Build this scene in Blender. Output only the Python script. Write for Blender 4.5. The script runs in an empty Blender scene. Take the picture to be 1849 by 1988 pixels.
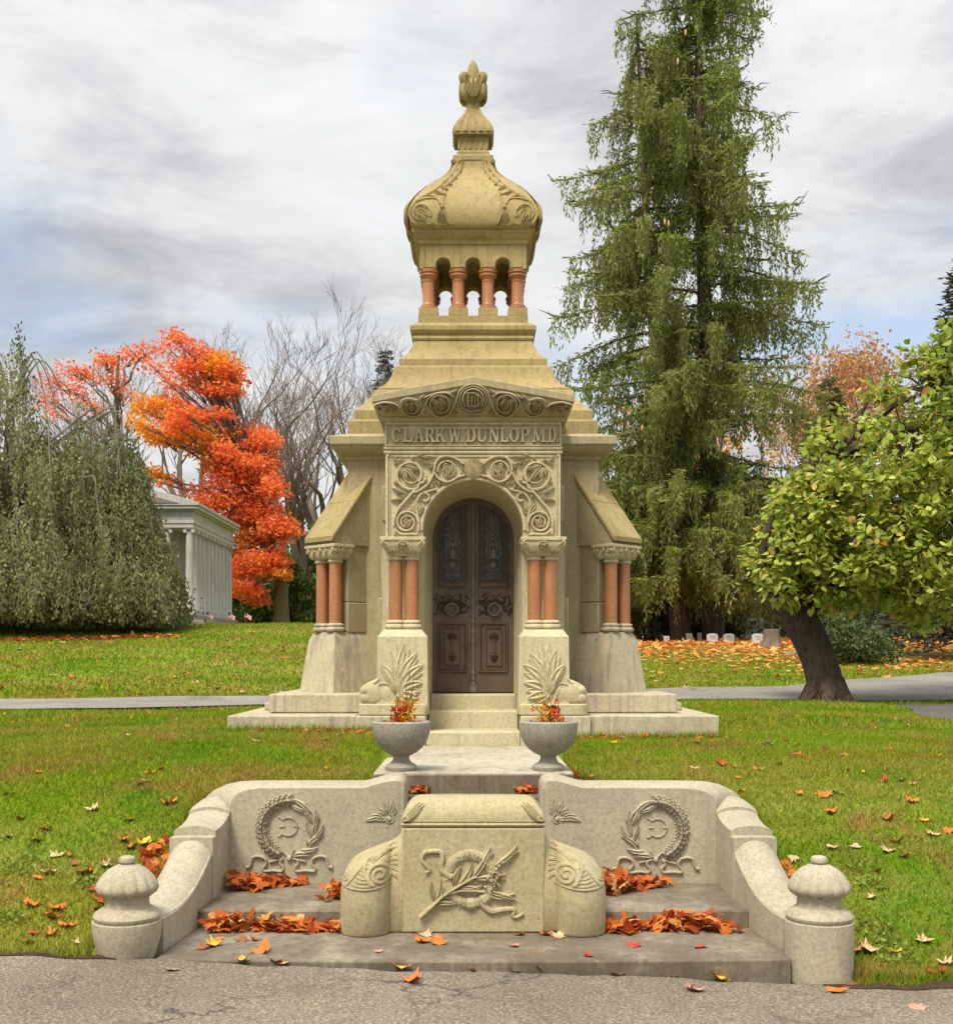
import bpy, math, random
import numpy as np
from mathutils import Vector, Matrix, noise as mnoise

R = math.radians
random.seed(7)
RNG = np.random.default_rng(7)
sc = bpy.context.scene
COL = sc.collection

# ------------------------------------------------------------------ camera
F, CX, HY, CZ = 2300.0, 918.0, 1275.0, 1.8      # focal length / axis / horizon in 1849x1988 picture units, eye height (m)
cam_d = bpy.data.cameras.new('camera')
cam = bpy.data.objects.new('camera', cam_d)
COL.objects.link(cam)
cam.location = (0, 0, CZ)
cam.rotation_euler = (R(90), 0, 0)
cam_d.sensor_fit = 'HORIZONTAL'
cam_d.sensor_width = 36
cam_d.lens = 36 * F / 1849
cam_d.shift_x = (924.5 - CX) / 1849
cam_d.shift_y = (HY - 994) / 1849
cam_d.clip_start = 0.1
cam_d.clip_end = 3000
sc.camera = cam

# ------------------------------------------------------------------ sky
SUN_EL, SUN_AZ = 57.0, 210.0                    # sun behind the camera, a little to its left
w = bpy.data.worlds.new('World')
sc.world = w
w.use_nodes = True
nt = w.node_tree
nt.nodes.clear()
def wn(t, **k):
    n = nt.nodes.new(t)
    for a, b in k.items():
        setattr(n, a, b)
    return n
def wl(a, b): nt.links.new(a, b)
def wmath(op, a, b=None, clamp=False):
    n = wn('ShaderNodeMath', operation=op, use_clamp=clamp)
    for i, s in enumerate((a, b)):
        if s is None: continue
        if isinstance(s, (int, float)): n.inputs[i].default_value = s
        else: wl(s, n.inputs[i])
    return n.outputs[0]
sky = wn('ShaderNodeTexSky', sky_type='NISHITA', sun_disc=False)
sky.sun_elevation = R(SUN_EL)
sky.sun_rotation = R(SUN_AZ)
tc = wn('ShaderNodeTexCoord')
sep = wn('ShaderNodeSeparateXYZ'); wl(tc.outputs['Generated'], sep.inputs[0])
up = wmath('MAXIMUM', sep.outputs[2], 0.0)
den = wmath('ADD', up, 0.16)
comb = wn('ShaderNodeCombineXYZ')
wl(wmath('DIVIDE', sep.outputs[0], den), comb.inputs[0])
wl(wmath('DIVIDE', sep.outputs[1], den), comb.inputs[1])
mp = wn('ShaderNodeMapping'); wl(comb.outputs[0], mp.inputs[0])
mp.inputs['Location'].default_value = (1.55, 4.05, 0.0)
mp.inputs['Scale'].default_value = (1.0, 1.35, 1.0)
def wnoise(scale, detail, rough, dist, off):
    n = wn('ShaderNodeTexNoise', noise_dimensions='4D')
    n.inputs['W'].default_value = off
    n.inputs['Scale'].default_value = scale
    n.inputs['Detail'].default_value = detail
    n.inputs['Roughness'].default_value = rough
    n.inputs['Distortion'].default_value = dist
    wl(mp.outputs[0], n.inputs['Vector'])
    return n.outputs[0]
n1 = wnoise(0.75, 6, 0.55, 0.4, 2.3)
n2 = wnoise(2.9, 8, 0.62, 0.5, 7.9)
nn = wmath('ADD', wmath('MULTIPLY', n1, 0.58), wmath('MULTIPLY', n2, 0.42))
cr = wn('ShaderNodeValToRGB'); wl(nn, cr.inputs[0])
e = cr.color_ramp.elements
e[0].position = 0.36; e[0].color = (0.32, 0.325, 0.345, 1)
e[1].position = 0.63; e[1].color = (0.69, 0.705, 0.72, 1)
for pos, c in ((0.435, (0.44, 0.445, 0.46)), (0.50, (0.57, 0.58, 0.59)), (0.565, (0.63, 0.64, 0.655))):
    x = e.new(pos); x.color = (*c, 1)
n3 = wnoise(0.9, 5, 0.5, 0.2, 15.2)
gap = wn('ShaderNodeMapRange'); wl(n3, gap.inputs[0])
gap.inputs[1].default_value = 0.49; gap.inputs[2].default_value = 0.64
gap.inputs[3].default_value = 0.0; gap.inputs[4].default_value = 0.62
bl = wn('ShaderNodeMix', data_type='RGBA')
sk = wn('ShaderNodeMix', data_type='RGBA', blend_type='MULTIPLY')
sk.inputs[0].default_value = 1.0
wl(sky.outputs[0], sk.inputs[6]); sk.inputs[7].default_value = (0.13, 0.13, 0.13, 1)
wl(gap.outputs[0], bl.inputs[0]); wl(cr.outputs[0], bl.inputs[6]); wl(sk.outputs[2], bl.inputs[7])
# an overcast sky grows brighter towards the zenith (CIE overcast law)
cie = wmath('ADD', wmath('MULTIPLY', wmath('POWER', up, 3.6), 2.1), 0.88)
fin = wn('ShaderNodeMix', data_type='RGBA', blend_type='MULTIPLY')
fin.inputs[0].default_value = 1.0
wl(bl.outputs[2], fin.inputs[6])
cc = wn('ShaderNodeCombineXYZ')
for i in range(3): wl(cie, cc.inputs[i])
wl(cc.outputs[0], fin.inputs[7])
bg = wn('ShaderNodeBackground'); wl(fin.outputs[2], bg.inputs[0])
bg.inputs[1].default_value = 0.54
wo = wn('ShaderNodeOutputWorld'); wl(bg.outputs[0], wo.inputs[0])

# ------------------------------------------------------------------ sun
sd = bpy.data.lights.new('sun', 'SUN')
sd.energy = 1.5; sd.angle = R(18); sd.color = (1.0, 0.92, 0.79)
sun = bpy.data.objects.new('sun', sd); COL.objects.link(sun)
_d = Vector((math.sin(R(SUN_AZ)) * math.cos(R(SUN_EL)), math.cos(R(SUN_AZ)) * math.cos(R(SUN_EL)), math.sin(R(SUN_EL))))
sun.rotation_euler = _d.to_track_quat('Z', 'Y').to_euler()
sun.location = (-20, -20, 40)

# ------------------------------------------------------------------ exposure
vs = sc.view_settings
vs.view_transform = 'Standard'; vs.look = 'None'; vs.gamma = 1.0; vs.use_curve_mapping = False
vs.exposure = 1.52

# ------------------------------------------------------------------ helpers
def X(px, Y): return (px - CX) * Y / F
def Z(py, Y): return CZ - (py - HY) * Y / F
WP = {}
def world_of(o): return WP[o.name] if o is not None else Vector((0, 0, 0))

class MB:
    def __init__(self):
        self.v = []; self.f = []; self.mi = []; self.m = 0
    def add(self, vs, fs):
        n = len(self.v)
        self.v.extend([tuple(p) for p in vs])
        for f in fs:
            self.f.append([i + n for i in f]); self.mi.append(self.m)
    def box(self, x0, x1, y0, y1, z0, z1):
        self.add([(x0,y0,z0),(x1,y0,z0),(x1,y1,z0),(x0,y1,z0),(x0,y0,z1),(x1,y0,z1),(x1,y1,z1),(x0,y1,z1)],
                 [(0,3,2,1),(4,5,6,7),(0,1,5,4),(1,2,6,5),(2,3,7,6),(3,0,4,7)])
    def loft(self, rings, cap0=True, cap1=True, closed=True):
        n = len(rings[0]); vs = [p for r in rings for p in r]; fs = []
        for i in range(len(rings) - 1):
            for j in range(n if closed else n - 1):
                k = (j + 1) % n
                fs.append((i*n+j, i*n+k, (i+1)*n+k, (i+1)*n+j))
        if cap0: fs.append(tuple(range(n))[::-1])
        if cap1: fs.append(tuple((len(rings)-1)*n + j for j in range(n)))
        self.add(vs, fs)
    def sq(self, prof, cx, cy):
        self.loft([[(cx-h, cy-h, z), (cx+h, cy-h, z), (cx+h, cy+h, z), (cx-h, cy+h, z)] for h, z in prof])
    def lathe(self, prof, cx, cy, n=32, mod=None):
        rings = []
        for i, (r, z) in enumerate(prof):
            rg = []
            for k in range(n):
                a = 2*math.pi*k/n
                rr = r * (mod(a, i) if mod else 1)
                rg.append((cx + rr*math.cos(a), cy + rr*math.sin(a), z))
            rings.append(rg)
        self.loft(rings)
    def prism(self, poly, y0, y1):
        """poly of (x,z), extruded along y"""
        n = len(poly)
        self.add([(x, y0, z) for x, z in poly] + [(x, y1, z) for x, z in poly],
                 [tuple(range(n)), tuple(range(n, 2*n))[::-1]] + [(i, i+n, (i+1) % n + n, (i+1) % n) for i in range(n)])
    def tube(self, pts, rad, n=6, caps=True):
        pts = [Vector(p) for p in pts]
        rings = []
        a = None
        for i, p in enumerate(pts):
            d = (pts[min(i+1, len(pts)-1)] - pts[max(i-1, 0)])
            if d.length < 1e-9: d = Vector((0, 0, 1))
            d.normalize()
            if a is None:
                a = d.cross(Vector((0.13, 0.29, 0.95)))
                if a.length < 0.1: a = d.cross(Vector((1, 0, 0)))
            a = (a - d * a.dot(d)).normalized()
            b = d.cross(a)
            r = rad[i] if isinstance(rad, (list, tuple)) else rad
            rings.append([tuple(p + (a*math.cos(2*math.pi*k/n) + b*math.sin(2*math.pi*k/n))*r) for k in range(n)])
        self.loft(rings, caps, caps)
    def build(self, name, mat, parent=None, org=None, smooth=True, bevel=0.0, ang=35):
        o = world_of(parent) if org is None else Vector(org)
        me = bpy.data.meshes.new(name)
        me.from_pydata([(p[0]-o.x, p[1]-o.y, p[2]-o.z) for p in self.v], [], self.f)
        mats = mat if isinstance(mat, (list, tuple)) else [mat]
        for m in mats: me.materials.append(m)
        if len(mats) > 1: me.polygons.foreach_set('material_index', self.mi)
        if smooth:
            me.polygons.foreach_set('use_smooth', [True]*len(me.polygons))
            me.update()
            me.set_sharp_from_angle(angle=R(ang))
        return link(name, me, parent, o, bevel)

def link(name, me, parent, wloc, bevel=0.0):
    ob = bpy.data.objects.new(name, me)
    COL.objects.link(ob)
    ob.parent = parent
    wloc = Vector(wloc)
    ob.location = wloc - world_of(parent)
    WP[ob.name] = wloc
    if bevel:
        b = ob.modifiers.new('bevel', 'BEVEL')
        b.width = bevel; b.segments = 2; b.limit_method = 'ANGLE'; b.angle_limit = R(40); b.harden_normals = False
    return ob
def tag(o, label, cat=None, group=None, kind=None):
    if label: o['label'] = label
    if cat: o['category'] = cat
    if group: o['group'] = group
    if kind: o['kind'] = kind
    return o
def root(name, label, cat, loc, group=None):
    o = bpy.data.objects.new(name, None)
    COL.objects.link(o)
    o.empty_display_size = 0.2
    o.location = loc
    WP[o.name] = Vector(loc)
    return tag(o, label, cat, group)
def struct(o):
    o['kind'] = 'structure'; return o

def crv(pts, n=6, closed=False):
    """Catmull-Rom through 2D or 3D points"""
    P = [np.array(p, float) for p in pts]
    out = []
    m = len(P)
    for i in range(m if closed else m-1):
        if closed:
            p0, p1, p2, p3 = P[i-1], P[i], P[(i+1) % m], P[(i+2) % m]
        else:
            p0, p1, p2, p3 = P[max(i-1, 0)], P[i], P[i+1], P[min(i+2, m-1)]
        for k in range(n):
            t = k/n
            out.append(0.5*((2*p1) + (-p0+p2)*t + (2*p0-5*p1+4*p2-p3)*t*t + (-p0+3*p1-3*p2+p3)*t**3))
    if not closed: out.append(P[-1])
    return [tuple(p) for p in out]

class RL(MB):
    """carved relief: fn(u, v, h) -> xyz, u and v in picture units, h metres proud of the surface"""
    def __init__(self, fn):
        super().__init__(); self.fn = fn
    def rib(self, path, w, h, sm=5, taper=(1, 1)):
        P = crv(path, sm) if sm else path
        n = len(P); rings = []
        for i, p in enumerate(P):
            q = P[min(i+1, n-1)]; r = P[max(i-1, 0)]
            dx, dy = q[0]-r[0], q[1]-r[1]
            l = math.hypot(dx, dy) or 1
            nx, ny = -dy/l, dx/l
            t = i/(n-1); k = taper[0]*(1-t) + taper[1]*t
            ww, hh = w*k, h*(0.45+0.55*k)
            rings.append([self.fn(p[0]+nx*ww*s, p[1]+ny*ww*s, hh*e) for s, e in ((-1, -0.5), (-0.82, 0.55), (-0.35, 0.95), (0.35, 0.95), (0.82, 0.55), (1, -0.5))])
        self.loft(rings, True, True, closed=False)
    def leaf(self, a, b, wd, h, bend=0.0, m=7):
        ax, ay = a; bx, by = b
        dx, dy = bx-ax, by-ay
        l = math.hypot(dx, dy) or 1
        nx, ny = -dy/l, dx/l
        rings = []
        for i in range(m+1):
            t = i/m
            c = 4*t*(1-t)*bend*l
            px, py = ax+dx*t+nx*c, ay+dy*t+ny*c
            ww = wd*(math.sin(math.pi*min(1, 0.06+0.93*t**0.85))**0.75)
            env = 0.45+0.55*math.sin(math.pi*t**0.9)
            rings.append([self.fn(px+nx*ww*s, py+ny*ww*s, hh*env) for s, hh in ((-1, -0.4*h), (-0.8, 0.55*h), (-0.42, h), (-0.06, 0.5*h), (0.06, 0.5*h), (0.42, h), (0.8, 0.55*h), (1, -0.4*h))])
        self.loft(rings, True, True, closed=False)
    def spiral(self, c, r0, r1, a0, turns, w, h, d=1, taper=(1, 0.6), m=None):
        m = m or max(10, int(18*abs(turns)))
        P = []
        for i in range(m+1):
            t = i/m; r = r0*(1-t)+r1*t; a = R(a0)+d*2*math.pi*turns*t
            P.append((c[0]+r*math.cos(a), c[1]+r*math.sin(a)))
        self.rib(P, w, h, 0, taper)
    def bump(self, c, r, h, n=8):
        rings = [[self.fn(c[0]+r*s*math.cos(2*math.pi*k/n), c[1]+r*s*math.sin(2*math.pi*k/n), hh*h) for k in range(n)] for s, hh in ((1, -0.3), (0.85, 0.55), (0.45, 0.95))]
        self.loft(rings, False, True)
    def fan(self, rt, tips, wd, h, bend=0.0):
        for t in tips:
            b = bend if len(t) < 3 else t[2]
            self.leaf(rt, t[:2], wd, h, b)
# ------------------------------------------------------------------ materials
class NW:
    def __init__(self, name):
        self.m = bpy.data.materials.new(name); self.m.use_nodes = True
        self.t = self.m.node_tree; self.t.nodes.clear()
        self.out = self.t.nodes.new('ShaderNodeOutputMaterial')
        self.geo = self.t.nodes.new('ShaderNodeNewGeometry')
        self.pos = self.geo.outputs['Position']
    def n(self, t, **k):
        x = self.t.nodes.new(t)
        for a, b in k.items(): setattr(x, a, b)
        return x
    def l(self, a, b): self.t.links.new(a, b)
    def put(self, s, v):
        if isinstance(v, (int, float)): s.default_value = v
        elif isinstance(v, tuple): s.default_value = v if len(v) == 4 or s.type == 'VECTOR' else (*v, 1)
        else: self.l(v, s)
    def scaled(self, sx, sy, sz):
        m = self.n('ShaderNodeMapping'); self.l(self.pos, m.inputs[0]); m.inputs['Scale'].default_value = (sx, sy, sz)
        return m.outputs[0]
    def noise(self, scale, detail=4, rough=0.55, dist=0.0, vec=None, w=0.0):
        x = self.n('ShaderNodeTexNoise', noise_dimensions='4D')
        self.l(vec or self.pos, x.inputs['Vector'])
        for k, v in (('Scale', scale), ('Detail', detail), ('Roughness', rough), ('Distortion', dist), ('W', w)): x.inputs[k].default_value = v
        return x.outputs[0]
    def rng(self, v, a, b, c=0.0, d=1.0):
        x = self.n('ShaderNodeMapRange'); self.l(v, x.inputs[0])
        for i, q in enumerate((a, b, c, d)): x.inputs[i+1].default_value = q
        return x.outputs[0]
    def mix(self, f, a, b, mode='MIX'):
        x = self.n('ShaderNodeMix', data_type='RGBA', blend_type=mode)
        self.put(x.inputs[0], f); self.put(x.inputs[6], a); self.put(x.inputs[7], b)
        return x.outputs[2]
    def math(self, op, a, b=0.0):
        x = self.n('ShaderNodeMath', operation=op); self.put(x.inputs[0], a); self.put(x.inputs[1], b)
        return x.outputs[0]
    def ramp(self, v, stops):
        x = self.n('ShaderNodeValToRGB'); self.l(v, x.inputs[0]); e = x.color_ramp.elements
        while len(e) < len(stops): e.new(0.5)
        for i, (p, c) in enumerate(stops): e[i].position = p; e[i].color = (*c, 1)
        return x.outputs[0]
    def bsdf(self, col, rough=0.85, bump=None, bs=0.3, bd=0.01, metal=0.0, spec=0.3):
        p = self.n('ShaderNodeBsdfPrincipled')
        self.put(p.inputs['Base Color'], col); self.put(p.inputs['Roughness'], rough)
        p.inputs['Metallic'].default_value = metal; p.inputs['Specular IOR Level'].default_value = spec
        if bump is not None:
            b = self.n('ShaderNodeBump'); b.inputs['Strength'].default_value = bs; b.inputs['Distance'].default_value = bd
            self.l(bump, b.inputs['Height']); self.l(b.outputs[0], p.inputs['Normal'])
        self.l(p.outputs[0], self.out.inputs[0])
        return self.m

def stone(name, c1, c2, c3, speck=0.28, streak=0.35, grime=(0.20, 0.18, 0.15), gr=(0.60, 0.78), w=0.0):
    """granite or limestone: broad tint change, grain, run-off streaks and grime patches"""
    k = NW(name)
    a = k.noise(0.9, 5, 0.6, 0.4, w=w)
    col = k.mix(k.rng(a, 0.35, 0.65), c1, c2)
    col = k.mix(k.rng(k.noise(2.6, 5, 0.65, 0.3, w=w+3), 0.48, 0.72, 0, 0.75), col, c3)
    g = k.noise(95, 2, 0.6, w=w)
    g2 = k.noise(34, 3, 0.7, w=w+2)
    col = k.mix(0.55, col, k.ramp(g2, [(0.32, (0.62, 0.60, 0.56)), (0.5, (1, 1, 1)), (0.68, (1.22, 1.22, 1.2))]), 'MULTIPLY')
    col = k.mix(speck, col, k.ramp(g, [(0.30, (0.10, 0.095, 0.09)), (0.46, (0.95, 0.94, 0.92)), (0.62, (1, 1, 1)), (0.72, (1.3, 1.3, 1.28))]), 'MULTIPLY')
    s = k.noise(1.0, 4, 0.6, 0.2, vec=k.scaled(13, 13, 0.8), w=w+5)
    col = k.mix(k.rng(s, 0.50, 0.66, 0, streak), col, grime)
    li = k.noise(5.5, 6, 0.72, 0.6, w=w+13)
    col = k.mix(k.rng(li, 0.56, 0.68, 0, 0.35), col, tuple(x*0.62 for x in c2))
    col = k.mix(k.rng(li, 0.42, 0.30, 0, 0.4), col, tuple(min(0.75, x*1.22) for x in c3))
    d = k.noise(1.7, 7, 0.7, 0.5, w=w+9)
    col = k.mix(k.rng(d, gr[0], gr[1], 0, 0.6), col, grime)
    h = k.math('ADD', k.math('MULTIPLY', g, 0.5), k.noise(28, 4, 0.65))
    return k.bsdf(col, 0.88, h, 0.35, 0.006, spec=0.25)

M = {}
M['roof'] = stone('ochre_stone', (0.36, 0.278, 0.120), (0.295, 0.228, 0.10), (0.40, 0.318, 0.15), 0.22, 0.45, (0.16, 0.13, 0.065), (0.55, 0.74), w=1)
M['body'] = stone('khaki_stone', (0.375, 0.318, 0.185), (0.315, 0.262, 0.15), (0.42, 0.368, 0.235), 0.25, 0.45, (0.215, 0.185, 0.115), w=4)
M['slabdark'] = stone('dark_stained_slab_edge', (0.19, 0.155, 0.105), (0.13, 0.105, 0.07), (0.27, 0.23, 0.165), 0.28, 0.6, (0.08, 0.065, 0.045), (0.45, 0.65), w=26)
M['front'] = stone('cream_stone', (0.52, 0.455, 0.285), (0.46, 0.395, 0.23), (0.56, 0.505, 0.35), 0.24, 0.35, (0.27, 0.235, 0.16), w=8)
M['plinth'] = stone('pale_granite', (0.48, 0.42, 0.28), (0.40, 0.345, 0.23), (0.53, 0.475, 0.345), 0.30, 0.75, (0.22, 0.20, 0.165), (0.56, 0.74), w=11)
M['bench'] = stone('grey_granite', (0.415, 0.372, 0.262), (0.345, 0.307, 0.212), (0.455, 0.412, 0.30), 0.48, 0.35, (0.27, 0.25, 0.20), w=15)
M['block'] = stone('warm_granite', (0.43, 0.368, 0.215), (0.38, 0.318, 0.17), (0.455, 0.405, 0.265), 0.38, 0.22, (0.28, 0.25, 0.175), w=18)
M['step'] = stone('stained_granite', (0.24, 0.20, 0.142), (0.155, 0.126, 0.086), (0.40, 0.355, 0.265), 0.30, 0.5, (0.085, 0.066, 0.044), (0.38, 0.58), w=21)
M['slabface'] = stone('pale_walk_slab', (0.45, 0.41, 0.30), (0.38, 0.34, 0.25), (0.49, 0.45, 0.35), 0.28, 0.5, (0.12, 0.10, 0.075), (0.52, 0.72), w=25)
M['urn'] = stone('speckled_concrete', (0.32, 0.295, 0.23), (0.27, 0.25, 0.195), (0.36, 0.33, 0.265), 0.60, 0.15, (0.19, 0.18, 0.15), w=28)
M['temple'] = stone('white_marble', (0.50, 0.485, 0.44), (0.44, 0.42, 0.375), (0.54, 0.52, 0.48), 0.1, 0.45, (0.24, 0.225, 0.20), w=31)
M['tomb'] = stone('grave_marble', (0.56, 0.55, 0.52), (0.48, 0.47, 0.43), (0.6, 0.59, 0.56), 0.1, 0.25, (0.3, 0.28, 0.25), w=33)
M['brownstone'] = stone('brown_granite', (0.27, 0.215, 0.175), (0.22, 0.18, 0.15), (0.31, 0.26, 0.21), 0.2, 0.3, (0.14, 0.12, 0.10), w=35)

def red_granite():
    k = NW('polished_red_granite')
    g = k.noise(75, 3, 0.75)
    col = k.mix(k.rng(k.noise(3, 3), 0.3, 0.7), (0.415, 0.178, 0.070), (0.34, 0.132, 0.050))
    col = k.mix(0.55, col, k.ramp(g, [(0.33, (0.25, 0.2, 0.2)), (0.48, (0.95, 0.93, 0.92)), (0.64, (1.4, 1.45, 1.4))]), 'MULTIPLY')
    col = k.mix(k.rng(k.noise(1.0, 4, 0.6, vec=k.scaled(10, 10, 1.2)), 0.5, 0.7, 0, 0.45), col, (0.24, 0.10, 0.06))
    return k.bsdf(col, k.rng(k.noise(6, 3), 0.3, 0.7, 0.22, 0.42), g, 0.03, 0.002, spec=0.55)
M['red'] = red_granite()

def bronze(name, c1, c2, gre, amt):
    k = NW(name)
    col = k.mix(k.rng(k.noise(5, 5, 0.65, 0.3), 0.35, 0.65), c1, c2)
    col = k.mix(k.rng(k.noise(11, 6, 0.7, 0.4, w=4), 0.52, 0.70, 0, amt), col, gre)
    return k.bsdf(col, k.rng(k.noise(20, 4), 0.3, 0.7, 0.45, 0.7), k.noise(60, 4), 0.25, 0.003, metal=0.35, spec=0.4)
M['bronze'] = bronze('brown_bronze', (0.150, 0.108, 0.075), (0.105, 0.074, 0.052), (0.15, 0.155, 0.105), 0.55)
M['verdigris'] = bronze('verdigris_bronze', (0.21, 0.215, 0.175), (0.15, 0.14, 0.115), (0.21, 0.25, 0.19), 0.8)
def flat(name, c, rough=0.8, spec=0.3, v=0.15, sc_=12):
    k = NW(name)
    col = k.mix(k.rng(k.noise(sc_, 4), 0.3, 0.7), tuple(x*(1-v) for x in c), tuple(min(1, x*(1+v)) for x in c))
    return k.bsdf(col, rough, k.noise(sc_*4, 3), 0.15, 0.004, spec=spec)
M['dark'] = flat('dark_grille_recess', (0.018, 0.017, 0.017), 0.4, 0.5)  # near-black colour for the unmodelled depth of the door grille
M['soil'] = flat('dark_soil', (0.055, 0.034, 0.020), 0.95, 0.1, 0.3)

def asphalt(name, c1, c2, lite):
    k = NW(name)
    col = k.mix(k.rng(k.noise(0.7, 5, 0.6, 0.4), 0.35, 0.65), c1, c2)
    col = k.mix(k.rng(k.noise(2.2, 6, 0.7, 0.5, w=8), 0.54, 0.70, 0, 0.45), col, tuple(x*0.55 for x in c2))
    g = k.noise(60, 3, 0.8)
    col = k.mix(0.95, col, k.ramp(g, [(0.30, (0.35, 0.34, 0.33)), (0.5, (0.95, 0.95, 0.95)), (0.68, lite)]), 'MULTIPLY')
    v = k.n('ShaderNodeTexVoronoi', feature='DISTANCE_TO_EDGE'); v.inputs['Scale'].default_value = 0.45
    dv = k.n('ShaderNodeVectorMath', operation='ADD'); k.l(k.pos, dv.inputs[0])
    nv = k.n('ShaderNodeTexNoise'); nv.inputs['Scale'].default_value = 2.2; nv.inputs['Detail'].default_value = 6; k.l(k.pos, nv.inputs['Vector'])
    k.l(nv.outputs['Color'], dv.inputs[1]); k.l(dv.outputs[0], v.inputs['Vector'])
    crk = k.rng(v.outputs[0], 0.0, 0.010, 0.9, 0.0)
    col = k.mix(k.math('MULTIPLY', crk, k.rng(k.noise(0.5, 2, w=6), 0.44, 0.56)), col, (0.05, 0.045, 0.04))
    return k.bsdf(col, 0.9, k.math('ADD', g, k.noise(30, 3)), 0.6, 0.008, spec=0.25)
M['road'] = asphalt('road_asphalt', (0.205, 0.168, 0.122), (0.15, 0.125, 0.09), (2.3, 2.25, 2.1))
M['path'] = asphalt('path_asphalt', (0.26, 0.235, 0.20), (0.19, 0.172, 0.148), (1.6, 1.6, 1.55))
M['darkpath'] = asphalt('dark_asphalt', (0.125, 0.108, 0.10), (0.085, 0.073, 0.07), (1.6, 1.55, 1.5))

GREEN_A, GREEN_B, OLIVE, TAN = (0.20, 0.30, 0.016), (0.125, 0.245, 0.010), (0.27, 0.255, 0.036), (0.34, 0.215, 0.066)
def turf_col(k, fine=True):
    a = k.noise(0.55, 5, 0.6, 0.3, w=2)
    col = k.mix(k.rng(a, 0.40, 0.62), GREEN_A, GREEN_B)
    b = k.noise(0.62, 7, 0.68, 0.5, w=7.0)
    col = k.mix(k.rng(b, 0.455, 0.58, 0, 0.8), col, OLIVE)
    c = k.noise(0.8, 7, 0.70, 0.6, w=12.5)
    col = k.mix(k.rng(c, 0.505, 0.615, 0, 0.9), col, TAN)
    e = k.noise(1.9, 5, 0.65, 0.4, w=19)
    col = k.mix(k.rng(e, 0.58, 0.68, 0, 0.8), col, (0.085, 0.235, 0.010))
    m = k.noise(1.0, 3, 0.5, 0.1, vec=k.scaled(0.18, 1.6, 1.0), w=3)          # mowing bands
    col = k.mix(k.rng(m, 0.46, 0.62, 0, 0.4), col, (0.33, 0.36, 0.075))
    return col
def lawn():
    k = NW('lawn_turf')
    col = turf_col(k)
    g = k.noise(38, 4, 0.75)
    col = k.mix(0.85, col, k.ramp(g, [(0.28, (0.25, 0.24, 0.21)), (0.5, (0.66, 0.66, 0.62)), (0.7, (1.1, 1.05, 0.95))]), 'MULTIPLY')
    return k.bsdf(col, 0.95, k.math('ADD', g, k.noise(9, 4)), 0.9, 0.03, spec=0.1)
M['lawn'] = lawn()
def blades():
    k = NW('grass_blades')
    at = k.n('ShaderNodeAttribute', attribute_name='rnd')
    col = turf_col(k)
    col = k.mix(0.8, col, k.ramp(at.outputs['Fac'], [(0.0, (0.55, 0.6, 0.5)), (0.6, (1.05, 1.05, 1.0)), (0.88, (1.35, 1.25, 1.1)), (1.0, (2.2, 1.7, 1.5))]), 'MULTIPLY')
    d = k.n('ShaderNodeBsdfDiffuse'); k.l(col, d.inputs[0])
    tr = k.n('ShaderNodeBsdfTranslucent'); k.l(col, tr.inputs[0])
    mx = k.n('ShaderNodeMixShader'); mx.inputs[0].default_value = 0.3
    k.l(d.outputs[0], mx.inputs[1]); k.l(tr.outputs[0], mx.inputs[2]); k.l(mx.outputs[0], k.out.inputs[0])
    return k.m
M['blades'] = blades()

def foliage(name, stops, trans=0.3, patch=None, gloss=0.0):
    k = NW(name)
    at = k.n('ShaderNodeAttribute', attribute_name='rnd')
    col = k.ramp(at.outputs['Fac'], stops)
    if patch:
        col = k.mix(k.rng(k.noise(patch[0], 3, 0.5), 0.42, 0.62, 0, patch[2]), col, patch[1])
    d = k.n('ShaderNodeBsdfPrincipled'); k.l(col, d.inputs['Base Color']); d.inputs['Roughness'].default_value = 0.65
    d.inputs['Specular IOR Level'].default_value = 0.15 + gloss
    tr = k.n('ShaderNodeBsdfTranslucent'); k.l(col, tr.inputs[0])
    mx = k.n('ShaderNodeMixShader'); mx.inputs[0].default_value = trans
    k.l(d.outputs[0], mx.inputs[1]); k.l(tr.outputs[0], mx.inputs[2]); k.l(mx.outputs[0], k.out.inputs[0])
    return k.m
M['weep'] = foliage('grey_green_foliage', [(0, (0.085, 0.098, 0.030)), (0.45, (0.235, 0.25, 0.10)), (0.8, (0.38, 0.39, 0.18)), (1, (0.50, 0.47, 0.24))], 0.45)
M['spruce'] = foliage('spruce_needles', [(0, (0.12, 0.145, 0.036)), (0.5, (0.235, 0.28, 0.07)), (0.85, (0.34, 0.385, 0.115)), (0.95, (0.43, 0.42, 0.17)), (1, (0.44, 0.26, 0.12))], 0.45, (0.5, (0.25, 0.205, 0.095), 0.45))
M['spruce_bright'] = foliage('fresh_lit_spruce_needles', [(0, (0.145, 0.195, 0.026)), (0.6, (0.26, 0.325, 0.05)), (1, (0.36, 0.40, 0.095))], 0.4)  # fresh green, kept bright so bough tops look lit
M['darkfir'] = foliage('dark_conifer_needles', [(0, (0.030, 0.042, 0.018)), (0.6, (0.058, 0.078, 0.030)), (1, (0.095, 0.115, 0.045))], 0.2)
M['purplefir'] = foliage('dusky_conifer_needles', [(0, (0.045, 0.045, 0.035)), (0.6, (0.075, 0.075, 0.055)), (1, (0.11, 0.105, 0.07))], 0.2)
M['maple'] = foliage('red_orange_maple_leaves', [(0, (0.72, 0.10, 0.035)), (0.35, (0.86, 0.19, 0.06)), (0.7, (0.90, 0.27, 0.08)), (0.92, (0.90, 0.35, 0.09)), (1, (0.90, 0.48, 0.10))], 0.55)
M['maple_gold'] = foliage('golden_maple_leaves', [(0, (0.74, 0.24, 0.025)), (0.5, (0.87, 0.36, 0.035)), (1, (0.90, 0.52, 0.09))], 0.55)
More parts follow.
